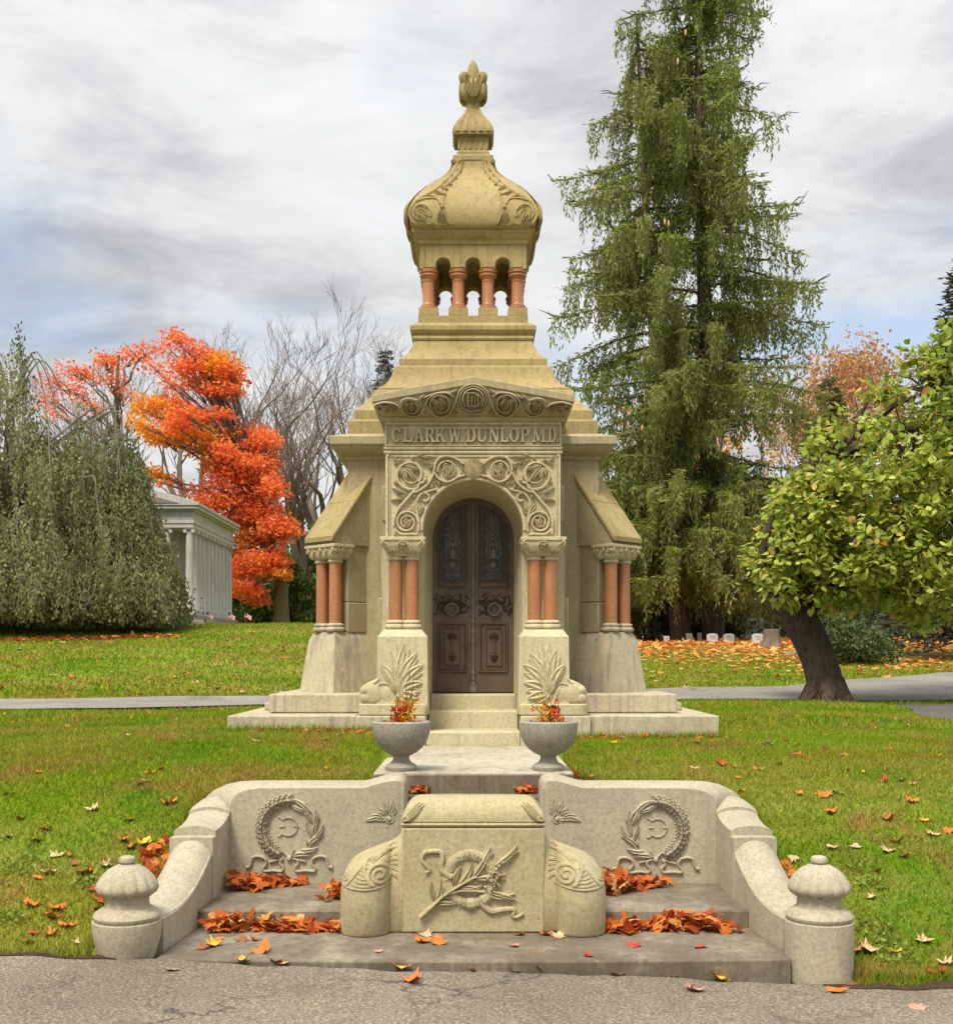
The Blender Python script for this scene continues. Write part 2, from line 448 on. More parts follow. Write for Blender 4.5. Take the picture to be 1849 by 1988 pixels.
M['maple_pink'] = foliage('pale_red_maple_leaves', [(0, (0.74, 0.15, 0.08)), (0.6, (0.86, 0.27, 0.15)), (1, (0.88, 0.38, 0.2))], 0.55)
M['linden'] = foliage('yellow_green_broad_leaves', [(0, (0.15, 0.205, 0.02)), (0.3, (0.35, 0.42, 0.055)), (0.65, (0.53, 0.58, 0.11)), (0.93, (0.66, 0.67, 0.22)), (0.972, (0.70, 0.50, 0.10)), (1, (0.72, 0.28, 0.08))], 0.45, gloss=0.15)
M['shrub'] = foliage('green_shrub_leaves', [(0, (0.045, 0.075, 0.012)), (0.6, (0.10, 0.155, 0.024)), (1, (0.17, 0.22, 0.04))], 0.3)
M['yew'] = foliage('dark_yew_needles', [(0, (0.038, 0.055, 0.018)), (0.6, (0.085, 0.115, 0.036)), (1, (0.15, 0.18, 0.07))], 0.2)
M['rust'] = foliage('thin_rust_leaves', [(0, (0.40, 0.19, 0.08)), (0.6, (0.55, 0.28, 0.11)), (1, (0.62, 0.40, 0.17))], 0.45)
M['olive'] = foliage('olive_leaves', [(0, (0.09, 0.085, 0.025)), (0.6, (0.15, 0.135, 0.038)), (1, (0.24, 0.19, 0.05))], 0.3)
M['litter'] = foliage('fallen_leaf_litter', [(0, (0.22, 0.035, 0.015)), (0.25, (0.40, 0.075, 0.02)), (0.55, (0.56, 0.155, 0.028)), (0.8, (0.60, 0.27, 0.06)), (1, (0.58, 0.38, 0.19))], 0.2)
M['carpet'] = foliage('orange_leaf_carpet', [(0, (0.50, 0.12, 0.025)), (0.4, (0.66, 0.235, 0.045)), (0.8, (0.72, 0.38, 0.10)), (1, (0.70, 0.50, 0.23))], 0.2)
M['potplant'] = foliage('red_yellow_plant_leaves', [(0, (0.42, 0.018, 0.018)), (0.38, (0.55, 0.05, 0.025)), (0.55, (0.60, 0.22, 0.02)), (1, (0.72, 0.46, 0.03))], 0.35)

def bark(name, c1, c2, sc_=3.0):
    k = NW(name)
    v = k.scaled(6*sc_/3, 6*sc_/3, 1.2*sc_/3)
    n = k.noise(2.0, 6, 0.7, 0.6, vec=v)
    col = k.mix(k.rng(n, 0.35, 0.65), c1, c2)
    col = k.mix(k.rng(k.noise(2.5, 5, 0.7, w=4), 0.55, 0.75, 0, 0.6), col, tuple(x*1.7 for x in c2))
    return k.bsdf(col, 0.95, n, 0.9, 0.04, spec=0.15)
M['bark'] = bark('dark_brown_bark', (0.042, 0.029, 0.022), (0.125, 0.092, 0.070), 4.5)
M['greybark'] = bark('grey_brown_bark', (0.13, 0.10, 0.075), (0.19, 0.155, 0.12))
M['twig'] = bark('bare_twig_bark', (0.15, 0.115, 0.092), (0.21, 0.165, 0.135))
M['palebark'] = bark('pale_branch_bark', (0.19, 0.165, 0.135), (0.25, 0.22, 0.18))
M['greenbark'] = bark('mossy_trunk_bark', (0.105, 0.085, 0.042), (0.16, 0.135, 0.068))
M['flagred'] = flat('flag_red', (0.55, 0.05, 0.06)); M['flagwhite'] = flat('flag_white', (0.75, 0.72, 0.70)); M['flagblue'] = flat('flag_blue', (0.035, 0.05, 0.16))
M['wood'] = flat('stick_wood', (0.35, 0.25, 0.14))

LEAFCOL = {'orange': (0.60, 0.16, 0.03), 'red': (0.42, 0.04, 0.025), 'yellow': (0.66, 0.36, 0.035), 'tan': (0.55, 0.37, 0.20), 'brown': (0.27, 0.095, 0.035), 'pink': (0.52, 0.22, 0.16)}
def leafmat(n, c):
    k = NW(n + '_fallen_leaf')
    col = k.mix(k.rng(k.noise(22, 4, 0.6), 0.35, 0.65), tuple(x*0.72 for x in c), tuple(min(0.85, x*1.22) for x in c))
    return k.bsdf(col, 0.7, k.noise(70, 3), 0.3, 0.003, spec=0.2)
LM = {n: leafmat(n, c) for n, c in LEAFCOL.items()}
# ------------------------------------------------------------------ terrain
LYK = [-60, 5, 6.62, 7, 8, 8.8, 9.5, 11.7, 14, 17, 21.5, 26, 34, 41, 46, 50, 60, 100, 400]
LZK = [0, 0, 0.09, 0.17, 0.47, 0.74, 0.87, 1.06, 1.06, 1.0, 1.0, 1.36, 2.16, 2.76, 3.08, 3.18, 3.2, 3.3, 6]
RYK = [-60, 5, 6.62, 7, 8, 8.8, 9.5, 11.7, 14, 17, 22, 26, 32, 40, 50, 60, 75, 110, 400]
RZK = [0, 0, -0.05, 0.02, 0.40, 0.71, 0.84, 0.985, 1.0, 0.97, 0.97, 1.08, 1.36, 1.84, 2.36, 2.56, 2.56, 2.7, 6]
def smooth(t): t = np.clip(t, 0, 1); return t*t*(3-2*t)
def road_z(x): return -0.035*np.clip(x, -7, 7) + 0.035
ROAD_EDGE = 6.62
def road_edge(x): return ROAD_EDGE + 0.03*np.sin(x*2.3) + 0.02*np.sin(x*7.1+1) + 0.015*np.sin(x*17.3)
def path_near(x): return np.interp(x, [-60, -12, -6.7, -3.4, 3.7, 6.5, 9, 14, 60], [13, 15.2, 16.9, 18.7, 21.9, 22.1, 21.6, 20, 14]) + 0.06*np.sin(x*1.7) + 0.03*np.sin(x*5.1)
def path_far(x): return np.interp(x, [-60, -12, -6.7, -3.4, 3.7, 6.5, 9.5, 12.5, 60], [19.5, 20.6, 21.5, 22.2, 25.0, 26.4, 29.0, 31.3, 33]) + 0.05*np.sin(x*1.3+2) + 0.03*np.sin(x*4.3)
def ground(x, y):
    x = np.asarray(x, float); y = np.asarray(y, float)
    s = np.interp(y, [8, 12, 30, 60], [2.6, 2.8, 7, 9])
    t = smooth((x + s) / (2*s))
    z = np.interp(y, LYK, LZK)*(1-t) + np.interp(y, RYK, RZK)*t
    fade = smooth((y - 7.5)/3)
    z = z + fade*0.035*np.sin(x*0.9+0.5*y)*np.cos(y*0.7-0.3*x) + smooth((y-24)/12)*0.10*np.sin(x*0.21+1)*np.cos(y*0.16)
    inside = (np.abs(x) < 1.87) & (y < 8.62)
    z = np.where(inside, np.minimum(z, -0.16), z)
    under = (np.abs(x) < 0.70) & (y >= 8.62) & (y < 11.9)
    z = np.where(under, np.minimum(z, 0.55), z)
    rd = y < road_edge(x)
    z = np.where(rd, road_z(x) - 0.05, z)
    on = (y > path_near(x)) & (y < path_far(x)) & (np.abs(x) < 60)
    z = np.where(on, z - 0.05, z)
    return z
def gz(x, y): return float(ground(x, y))
def hit(px, py, y0=6.0, y1=120):
    """where the ray through a picture point meets the ground"""
    for Y in np.arange(y0, y1, 0.05):
        if Z(py, Y) <= gz(X(px, Y), Y): return (X(px, Y), Y, gz(X(px, Y), Y))
    return None

def spaced(*segs):
    out = []
    for a, b, st in segs: out += list(np.arange(a, b, st))
    return np.array(out + [segs[-1][1]])
def grid_mesh(name, xs, ys, zf, mat, zoff=0.0):
    XX, YY = np.meshgrid(xs, ys)
    ZZ = zf(XX, YY) + zoff
    v = np.stack([XX, YY, ZZ], -1).reshape(-1, 3)
    nx, ny = len(xs), len(ys)
    i = np.arange(ny-1)[:, None]*nx + np.arange(nx-1)[None, :]
    f = np.stack([i, i+1, i+nx+1, i+nx], -1).reshape(-1, 4)
    me = bpy.data.meshes.new(name)
    me.from_pydata(v.tolist(), [], f.tolist())
    me.materials.append(mat)
    me.polygons.foreach_set('use_smooth', [True]*len(me.polygons))
    return link(name, me, None, (0, 0, 0))
xs = spaced((-600, -120, 60), (-120, -40, 8), (-40, -12, 1.0), (-12, -3.5, 0.25), (-3.5, 3.5, 0.07), (3.5, 14, 0.25), (14, 40, 1.0), (40, 120, 8), (120, 600, 60))
ys = spaced((-60, -2, 6), (-2, 5.8, 0.6), (5.8, 9.6, 0.06), (9.6, 14, 0.2), (14, 34, 0.2), (34, 62, 0.8), (62, 130, 6), (130, 900, 70))
struct(grid_mesh('lawn_ground', xs, ys, ground, M['lawn']))

# the road in front, running to the kerbless turf edge
rx = spaced((-40, -5, 1.5), (-5, 5, 0.08), (5, 40, 1.5))
def strip(name, xsv, near, far, zf, mat, m=6):
    mb = MB(); rows = []
    for x in xsv:
        a, b = float(near(x)), float(far(x))
        rows.append([(x, a+(b-a)*j/m, 0) for j in range(m+1)])
    v = [(p[0], p[1], float(zf(p[0], p[1]))) for r in rows for p in r]
    n = m+1
    mb.add(v, [(i*n+j, (i+1)*n+j, (i+1)*n+j+1, i*n+j+1) for i in range(len(rows)-1) for j in range(m)])
    return mb.build(name, mat)
struct(strip('road', rx, lambda x: -30.0, lambda x: road_edge(x)+0.01, lambda x, y: road_z(x), M['road'], 24))
px_ = spaced((-40, -14, 1), (-14, 16, 0.2), (16, 40, 1))
struct(strip('path', px_, path_near, path_far, lambda x, y: gz(x, y) + 0.047, M['path'], 20))
# darker tarmac joining the path at the right
def dk_left(y): return np.interp(y, [6, 10, 13, 17, 20, 21.5, 22.3], [4.1, 4.9, 5.6, 6.45, 7.1, 7.7, 8.6]) + 0.05*np.sin(y*2.1) + 0.03*np.sin(y*6.3)
mb = MB(); rows = []
for y in np.arange(7.2, 20.9, 0.12):
    a = float(dk_left(y)); row = []
    for j in range(15):
        x = a + 7.0*(j/14)**1.5; row.append((x, y, gz(x, y) + (0.055 if float(path_near(x)) < y < float(path_far(x)) else 0.018)))
    rows.append(row)
mb.loft(rows, False, False, closed=False)
struct(mb.build('branch_path', M['darkpath']))
# far path on the right lawn
struct(strip('far_path', spaced((11, 60, 0.5)), lambda x: 40.5-0.10*(x-11), lambda x: 43.2-0.06*(x-11), lambda x, y: gz(x, y)+0.03, M['path'], 6))

# bare soil line where the turf meets the road
mb = MB()
for xa, xb in ((-5.5, -1.95), (1.95, 5.5)):
  pts = [(x, float(road_edge(x)), 0) for x in np.arange(xa, xb, 0.05)]
  n0 = len(mb.v)
  v = []
  for x, y, _ in pts:
    w_ = 0.01 + 0.05*mnoise.noise((x*3, 1, 0)) + 0.03*mnoise.noise((x*11, 2, 0))
    v += [(x, y-0.02, float(road_z(x))+0.004), (x, y+0.02, max(gz(x, y+0.05), float(road_z(x)))+0.008+0.008*mnoise.noise((x*23, 5, 0))), (x, y+0.05+w_, gz(x, y+0.05+w_)+0.008)]
  mb.add(v, [(i*3+j, (i+1)*3+j, (i+1)*3+j+1, i*3+j+1) for i in range(len(pts)-1) for j in range(2)])
struct(mb.build('soil_verge', M['soil']))
# ------------------------------------------------------------------ the mausoleum
YC = 14.53                       # centre of the square tower
YN = 12.05                       # face of the carved doorway front
def tier(p, y):
    h = p*YC/(F+p)
    return (h, Z(y, YC-h))
maus = root('mausoleum', 'tall cream stone mausoleum with bulbous square dome and red granite columns', 'mausoleum', (0, YC, 1.0))
def part(mb, name, mat, par=None, bevel=0.0, **k): return mb.build(name, mat, par or maus, WP[maus.name], bevel=bevel, **k)

# plinths (each dressed block its own piece)
ZL, ZU = 1.215, 1.412
for s in (-1, 1):
    for x0, x1, y0 in ((1.162, 2.43, 11.72), (0.47, 1.158, 11.68)):
        b = MB(); b.box(min(s*x0, s*x1), max(s*x0, s*x1), y0, 13.4, 0.55, ZL); part(b, 'lower_plinth_block', M['plinth'], bevel=0.012)
    b = MB(); b.box(min(s*1.30, s*2.43), max(s*1.30, s*2.43), 13.404, 17.2, 0.55, ZL); part(b, 'lower_plinth_block', M['plinth'], bevel=0.012)
    b = MB(); b.box(min(s*0.9, s*2.27), max(s*0.9, s*2.27), 12.9, 17.0, ZL+0.003, ZL+0.085); part(b, 'plinth_ledge', M['plinth'], bevel=0.01)
    b = MB(); b.box(min(s*0.90, s*2.106), max(s*0.90, s*2.106), 12.23, 16.8, ZL+0.006, ZU); part(b, 'upper_plinth_block', M['plinth'], bevel=0.012)
b = MB(); b.box(-1.3, 1.3, 15.5, 17.2, 0.55, ZU-0.01); part(b, 'rear_plinth_block', M['plinth'], bevel=0.012)
# steps to the door
for x0, y0, z0, z1 in ((0.468, 11.70, 0.70, 1.063), (0.462, 12.15, 0.9, 1.245), (0.455, 12.5, 1.0, 1.403)):
    b = MB(); b.box(-x0, x0, y0, 13.0, z0, z1); part(b, 'door_step', M['front'], bevel=0.018)

# core
b = MB(); b.box(-1.39, 1.39, 13.14, YC+1.39, ZU-0.05, 4.03); part(b, 'core_wall', M['body'], bevel=0.01)

# ---- doorway front
for s in (-1, 1):
    # jamb with splayed reveal
    pl = [(0.945, 13.2), (0.945, 12.32), (0.525, 12.32), (0.512, 12.335), (0.500, 12.42), (0.462, 12.68), (0.440, 12.80), (0.437, 12.90), (0.437, 13.2)]
    b = MB(); b.loft([[(s*x, y, z) for x, y in pl] for z in (1.40, 2.0, 2.6, 3.02)]); part(b, 'door_jamb', M['front'])
    # quoin blocks behind the column pair
    for z0, z1, xo in ((2.03, 2.42, 1.00), (2.425, 2.86, 0.965), (3.22, 3.60, 0.955)):
        b = MB(); b.box(min(s*0.80, s*xo), max(s*0.80, s*xo), 12.40+0.01*z0, 13.2, z0, z1); part(b, 'side_block', M['body'], bevel=0.015)

ZA, RA = 3.085, 0.508
PT, PB, PH = 3.895, 3.005, 0.891
ang = sorted(set([180*i/40 for i in range(41)] + [math.degrees(math.atan2(PT-ZA, PH)), 180-math.degrees(math.atan2(PT-ZA, PH))]))
inner = [(RA, PB)] + [(RA*math.cos(R(a)), ZA+RA*math.sin(R(a))) for a in ang] + [(-RA, PB)]
outer = [(PH, PB)]
for a in ang:
    c, s_ = math.cos(R(a)), math.sin(R(a))
    t = min(PH/abs(c) if abs(c) > 1e-6 else 9, (PT-ZA)/s_ if s_ > 1e-6 else 9)
    outer.append((c*t, ZA+s_*t))
outer.append((-PH, PB))
b = MB(); n = len(inner)
b.add([(x, YN, z) for x, z in inner] + [(x, YN, z) for x, z in outer] + [(x, 13.2, z) for x, z in outer],
      [(i, i+1, n+i+1, n+i) for i in range(n-1)] + [(n+i, n+i+1, 2*n+i+1, 2*n+i) for i in range(n-1)])
b.add([(PH, YN, PB), (PH, 13.2, PB), (RA, 13.2, PB), (RA, YN, PB), (-PH, YN, PB), (-PH, 13.2, PB), (-RA, 13.2, PB), (-RA, YN, PB)], [(0, 1, 2, 3), (4, 5, 6, 7)])
panel = part(b, 'arch_panel', M['front'])
# splayed arch reveal
b = MB(); rr = []
for r, y in ((0.508, YN), (0.512, YN+0.04), (0.505, 12.30), (0.478, 12.58), (0.452, 12.74), (0.440, 12.80), (0.437, 12.90)):
    rr.append([(r, y, PB)] + [(r*math.cos(R(180*i/40)), y, ZA+r*math.sin(R(180*i/40))) for i in range(41)] + [(-r, y, PB)])
b.loft(rr, False, False, closed=False); part(b, 'arch_reveal', M['front'])
# archivolt roll and panel borders
b = MB(); b.tube([(0.525*math.cos(R(180*i/48)), YN-0.002, ZA+0.525*math.sin(R(180*i/48))) for i in range(49)], 0.02, 8); part(b, 'archivolt', M['front'])
for s in (-1, 1):
    b = MB(); b.box(min(s*0.862, s*0.888), max(s*0.862, s*0.888), YN-0.024, YN+0.05, PB+0.004, 3.853)
    b.box(min(s*0.838, s*0.856), max(s*0.838, s*0.856), YN-0.012, YN+0.05, PB+0.004, 3.838); part(b, 'panel_border', M['front'], panel, bevel=0.006)
b = MB(); b.box(-0.836, 0.836, YN-0.0115, YN+0.05, 3.828, 3.850); part(b, 'panel_border', M['front'], panel, bevel=0.005)
b = MB()
for zc, r in ((3.876, 0.019), (3.918, 0.019)): b.tube([(-0.905, YN-0.004, zc), (0.905, YN-0.004, zc)], r, 10)
part(b, 'string_moulding', M['front'])

def wallmap(ox, oy, sx, Y, mir=False):
    """tracing units -> a vertical wall plane at depth Y (mirrored about the axis if asked)"""
    def fn(u, v, h):
        px, py = ox+u/sx, oy+v/sx
        if mir: px = 2*CX-px
        return (X(px, Y), Y-h, Z(py, Y))
    return fn
def acanth(r, root_, tip, wd, h, n=5, spread=0.9):
    """broad lobed leaf between root and tip"""
    dx, dy = tip[0]-root_[0], tip[1]-root_[1]
    l = math.hypot(dx, dy); a0 = math.atan2(dy, dx)
    for i in range(n):
        q = (i-(n-1)/2)/((n-1)/2)
        a = a0+q*spread; ll = l*(1-0.38*abs(q))
        st = (root_[0]+dx*0.12*(1-abs(q)), root_[1]+dy*0.12*(1-abs(q)))
        r.leaf(st, (st[0]+ll*math.cos(a), st[1]+ll*math.sin(a)), wd, h*(1-0.25*abs(q)), 0.10*q)
for mir in (False, True):
    r = RL(wallmap(746.4, 858.9, 10.046, YN, mir)); H = 0.046
    # the three scrolls
    r.spiral((510, 640), 305, 205, 60, 0.95, 34, H, 1, (0.8, 1)); r.spiral((505, 630), 300, 120, 55, 1.5, 26, H, 1, (1, .6))
    r.rib([(790, 660), (760, 780), (690, 800), (640, 870), (560, 960), (420, 1130), (270, 1300), (195, 1480), (180, 1640), (200, 1790)], 34, H)
    r.rib([(560, 985), (700, 930), (860, 800), (950, 620), (980, 460), (1040, 340), (1120, 290), (1260, 280), (1400, 330), (1530, 430)], 30, H)
    r.rib([(960, 560), (1010, 660), (1090, 740), (1220, 780), (1340, 740), (1440, 680), (1560, 650)], 28, H)
    r.spiral((1230, 545), 200, 95, 170, 1.05, 26, H, 1, (1, .6))
    r.spiral((430, 1560), 225, 60, 0, 2.1, 30, H, -1, (1.1, .6))
    r.rib([(640, 1800), (500, 1790), (330, 1790), (220, 1720), (180, 1640)], 28, H)
    r.rib([(660, 1740), (670, 1560), (640, 1400), (610, 1250), (640, 1120), (720, 1010), (820, 1000), (870, 1080), (820, 1150), (750, 1130)], 28, H)
    r.rib([(720, 1000), (860, 960), (1010, 920)], 24, H)
    # leaves in the scrolls
    acanth(r, (380, 470), (600, 730), 62, H*1.35, 5, 1.0); acanth(r, (420, 460), (720, 560), 45, H*1.2, 3, .5)
    acanth(r, (1260, 450), (1215, 700), 58, H*1.35, 5, 1.1)
    acanth(r, (470, 1500), (400, 1660), 48, H*1.3, 5, 1.0)
    acanth(r, (620, 1390), (600, 1120), 60, H*1.2, 5, 0.9); acanth(r, (640, 1380), (760, 1270), 40, H, 3, .5); acanth(r, (560, 1370), (270, 1400), 40, H, 3, .35)
    # loose acanthus along the stems
    for a, c, n_, sp in (((610, 310), (940, 290), 3, .35), ((700, 360), (880, 430), 3, .4), ((430, 1040), (170, 900), 3, .35), ((430, 1090), (160, 1130), 3, .3),
                         ((900, 760), (930, 930), 3, .6), ((1030, 740), (1080, 850), 3, .6), ((1100, 770), (1240, 810), 3, .4), ((980, 430), (880, 520), 3, .5),
                         ((560, 990), (590, 1100), 3, .5), ((250, 430), (170, 270), 3, .4), ((300, 380), (420, 300), 2, .3), ((230, 760), (180, 850), 2, .3),
                         ((640, 800), (590, 900), 3, .5), ((230, 1700), (300, 1700), 2, .4), ((850, 830), (760, 950), 2, .3), ((1150, 300), (1060, 310), 2, .4)):
        acanth(r, a, c, 34, H, n_, sp)
    r.bump((790, 735), 45, H*1.2); r.bump((545, 290), 48, H*1.3); r.bump((1150, 285), 40, H*1.3); r.bump((75, 260), 34, 0.03)
    part(r, 'scroll_carving', M['front'], panel)
r = RL(wallmap(746.4, 858.9, 10.046, YN))
for i in range(9):
    q = (i-4)/4
    r.leaf((1724+q*60, 745), (1724+q*215, 270+170*abs(q)**1.6), 52, 0.05-0.014*abs(q), -0.10*q)
for q in (-1, 1):
    for k in range(3): r.leaf((1724+q*80, 700-60*k), (1724+q*(250-10*k), 590-80*k), 34, 0.035, -0.1*q)
part(r, 'keystone_leaf', M['front'], panel)

# ---- inscription panel
npn = MB(); npn.box(-0.895, 0.895, YN+0.002, 13.2, 3.94, 4.20); name_panel = part(npn, 'name_panel', M['front'])
zi0, zi1 = Z(726+628/4.521, YN), Z(726+450/4.521, YN); xi = X(715.7+1670/4.521, YN)
b = MB(); b.box(-0.895, 0.895, YN-0.026, YN+0.01, 3.936, zi0+0.004); b.box(-0.895, 0.895, YN-0.026, YN+0.01, zi1, 4.198)
b.box(-0.895, -xi, YN-0.0255, YN+0.01, zi0, zi1); b.box(xi, 0.895, YN-0.0255, YN+0.01, zi0, zi1); part(b, 'panel_frame', M['front'], name_panel, bevel=0.006)

def glyph(ch):
    """slab-serif capital on a unit body: list of convex quads"""
    T, t = 0.19, 0.10; q = []
    def ln(x0, y0, x1, y1, w):
        dx, dy = x1-x0, y1-y0; l = math.hypot(dx, dy); nx, ny = -dy/l*w/2, dx/l*w/2
        q.append([(x0-nx, y0-ny), (x1-nx, y1-ny), (x1+nx, y1+ny), (x0+nx, y0+ny)])
    def stem(x): ln(x, 0, x, 1, T)
    def ser(x, y, w=0.36): yy = 0.04 if y == 0 else 0.96; ln(x-w/2, yy, x+w/2, yy, 0.08)
    def arc(cx, cy, rx, ry, a0, a1, n=12):
        for i in range(n):
            a, c = R(a0+(a1-a0)*i/n), R(a0+(a1-a0)*(i+1)/n+1.0)
            k0, k1 = 1-(T if abs(math.cos(a)) > .5 else t*1.3)/max(rx, .01), 1-(T if abs(math.cos(c)) > .5 else t*1.3)/max(rx, .01)
            v0, v1 = 1-(t*1.15)/ry*(1 if abs(math.sin(a)) > .5 else 1.2), 1-(t*1.15)/ry*(1 if abs(math.sin(c)) > .5 else 1.2)
            q.append([(cx+rx*math.cos(a), cy+ry*math.sin(a)), (cx+rx*math.cos(c), cy+ry*math.sin(c)), (cx+rx*k1*math.cos(c), cy+ry*v1*math.sin(c)), (cx+rx*k0*math.cos(a), cy+ry*v0*math.sin(a))])
    if ch == 'C': arc(.36, .5, .36, .5, 42, 318, 18); ln(.62, .66, .62, .94, .07); w_ = .68
    elif ch == 'O': arc(.37, .5, .37, .5, 0, 360, 24); w_ = .74
    elif ch == 'L': stem(.18); ser(.18, 0); ser(.18, 1); ln(.1, .065, .72, .065, .13); ln(.66, 0, .66, .32, .13); w_ = .74
    elif ch == 'A': ln(.12, 0, .38, 1, .10); ln(.66, 0, .40, 1, T); ln(.2, .32, .6, .32, .09); ser(.12, 0, .28); ser(.66, 0, .32); w_ = .80
    elif ch in 'RP':
        stem(.18); ser(.18, 0); ser(.18, 1); ln(.18, .955, .42, .955, .09); ln(.18, .48, .42, .48, .09); arc(.40, .72, .32, .28, -90, 90, 10)
        if ch == 'R': ln(.44, .48, .66, 0, T*.95); ser(.68, 0, .26)
        w_ = .76
    elif ch == 'K': stem(.18); ser(.18, 0); ser(.18, 1); ln(.26, .42, .64, 1, .10); ln(.40, .60, .68, 0, T); ser(.64, 1, .28); ser(.70, 0, .28); w_ = .84
    elif ch == 'W': ln(.08, 1, .28, 0, T*.9); ln(.28, 0, .46, .9, .09); ln(.46, .9, .64, 0, T*.9); ln(.64, 0, .84, 1, .09); ser(.08, 1, .28); ser(.46, 1, .2); ser(.84, 1, .26); w_ = .96
    elif ch == 'D': stem(.18); ser(.12, 0, .24); ser(.12, 1, .24); ln(.18, .955, .40, .955, .09); ln(.18, .045, .40, .045, .09); arc(.38, .5, .36, .5, -90, 90, 14); w_ = .76
    elif ch == 'U': ln(.18, .3, .18, 1, T); ln(.66, .3, .66, 1, .10); ser(.18, 1, .34); ser(.66, 1, .28); arc(.405, .34, .32, .34, 180, 360, 12); w_ = .82
    elif ch == 'N': ln(.16, 0, .16, 1, .10); ln(.18, 1, .66, 0, T); ln(.68, 0, .68, 1, .10); ser(.16, 0, .28); ser(.12, 1, .24); ser(.68, 1, .28); w_ = .84
    elif ch == 'M': ln(.14, 0, .14, 1, .10); ln(.16, 1, .46, .1, T*.9); ln(.46, .1, .74, 1, .09); ln(.80, 0, .80, 1, T); ser(.14, 0, .26); ser(.10, 1, .2); ser(.80, 0, .32); ser(.84, 1, .2); w_ = .96
    else: q.append([(0, 0), (.16, 0), (.16, .16), (0, .16)]); w_ = .16
    return q, w_
for ch, x0, x1 in (('C',200,278),('L',297,385),('A',400,486),('R',492,575),('K',580,678),('W',702,806),('.',812,828),('D',852,940),('U',946,1040),('N',1050,1146),('L',1150,1224),
                   ('O',1230,1316),('P',1328,1410),('M',1432,1545),('.',1548,1562),('D',1568,1642),('.',1650,1664)):
    q, w_ = glyph(ch); mb = MB()
    for i, poly in enumerate(q):
        pp = [(X(715.7+(x0+(x1-x0)*p[0]/w_)/4.521, YN), Z(726+(602-(602-478)*p[1])/4.521, YN)) for p in poly]
        mb.prism(pp, YN-0.038-0.0004*i, YN+0.006)
    part(mb, 'letter', M['front'], name_panel)

# ---- pediment with bulging carved band
YF = 11.80
def pz(zx, zy, Y): return (X(715.7+zx/4.521, Y), Z(726+zy/4.521, Y))
def ytop(zx): return 88+abs(zx-914.6)*(160/890.0)
fa = [pz(28, 182, YF), pz(914.6, 20, YF), pz(1801, 182, YF), pz(1801, 248, YF), pz(914.6, 90, YF), pz(28, 248, YF)]
b = MB(); b.prism(fa, YF, 13.30); ped = part(b, 'pediment', M['body'], bevel=0.008)
def pedmap(u, v, h):
    yt = ytop(u); t = max(0.0, min(1.0, (v-yt)/(382-yt)))
    c = (u-914.6)
    Y = YF+0.02+(YN-0.06-YF)*(t**2.2) - h
    k = 1 - 0.085*t**2*(abs(c)/886)
    return (X(715.7+(914.6+c*k)/4.521, Y), Y, Z(726+v/4.521, Y))
b = MB(); rows = []
for i in range(61):
    u = 36+(1793-36)*i/60
    yt = ytop(u)
    rows.append([pedmap(u, yt+(382-yt)*j/10, 0) for j in range(11)])
b.loft(rows, False, False, closed=False)
# closing flanks
for rw in (rows[0], rows[-1]):
    b.add(rw + [(p[0], 13.2, p[2]) for p in rw], [(j, j+1, 12+j, 11+j) for j in range(10)])
part(b, 'bulged_frieze', M['body'], ped)
b = MB(); b.tube([(-0.94, YN-0.035, Z(726+398/4.521, YN)), (0.94, YN-0.035, Z(726+398/4.521, YN))], 0.034, 10); b.box(-0.93, 0.93, YN-0.03, 13.2, 4.195, 4.26); part(b, 'bed_moulding', M['body'], ped)
for mir in (False, True):
    fm = (lambda u, v, h: pedmap(1829.2-u, v, h)) if mir else pedmap
    r = RL(fm); H = 0.05
    r.spiral((630, 275), 112, 45, 100, 1.4, 15, H, 1); r.spiral((355, 295), 82, 40, 120, 1.4, 13, H, 1)
    r.rib([(780, 190), (740, 290), (690, 360), (600, 385), (530, 330), (500, 250), (570, 180), (680, 165), (745, 200)], 13, H)
    r.rib([(500, 250), (470, 320), (400, 372), (320, 368), (270, 320), (230, 270), (140, 250), (60, 268)], 13, H)
    r.rib([(270, 300), (290, 235), (350, 215), (420, 235)], 12, H)
    acanth(r, (600, 215), (640, 345), 24, H*1.3, 5, 1.0); acanth(r, (340, 235), (360, 340), 20, H*1.3, 5, 1.0)
    acanth(r, (560, 270), (540, 350), 18, H, 3, .6); acanth(r, (700, 190), (770, 140), 18, H, 3, .5); acanth(r, (450, 235), (560, 180), 18, H, 3, .4)
    acanth(r, (230, 290), (120, 340), 18, H, 3, .4); acanth(r, (200, 280), (100, 300), 18, H, 3, .4); acanth(r, (720, 330), (770, 345), 16, H, 3, .5)
    r.spiral((78, 300), 38, 8, 200, 1.6, 12, 0.05, 1)
    part(r, 'scroll_carving', M['body'], ped)
r = RL(pedmap); r.m = 0
for rad in (142, 122): r.rib([(914.6+rad*math.cos(2*math.pi*i/40), 222+rad*0.93*math.sin(2*math.pi*i/40)) for i in range(41)], 9, 0.036, 0)
r.spiral((914.6, 222), 92, 92, 45, -0.75, 10, 0.045, 1, (1, 1))            # interlaced monogram
r.rib([(868, 168), (868, 280)], 13, 0.05, 0); r.rib([(868, 168), (940, 172), (990, 225), (950, 275), (868, 280)], 9, 0.042)
r.rib([(905, 190), (905, 270), (930, 285), (955, 270), (955, 190)], 8, 0.05); r.rib([(930, 195), (930, 280)], 8, 0.052, 0)
r.rib([(850, 168), (890, 168)], 6, 0.05, 0); r.rib([(940, 188), (972, 188)], 6, 0.05, 0); r.rib([(840, 310), (890, 325), (940, 318), (985, 318)], 8, 0.045)
part(r, 'monogram', M['body'], ped)

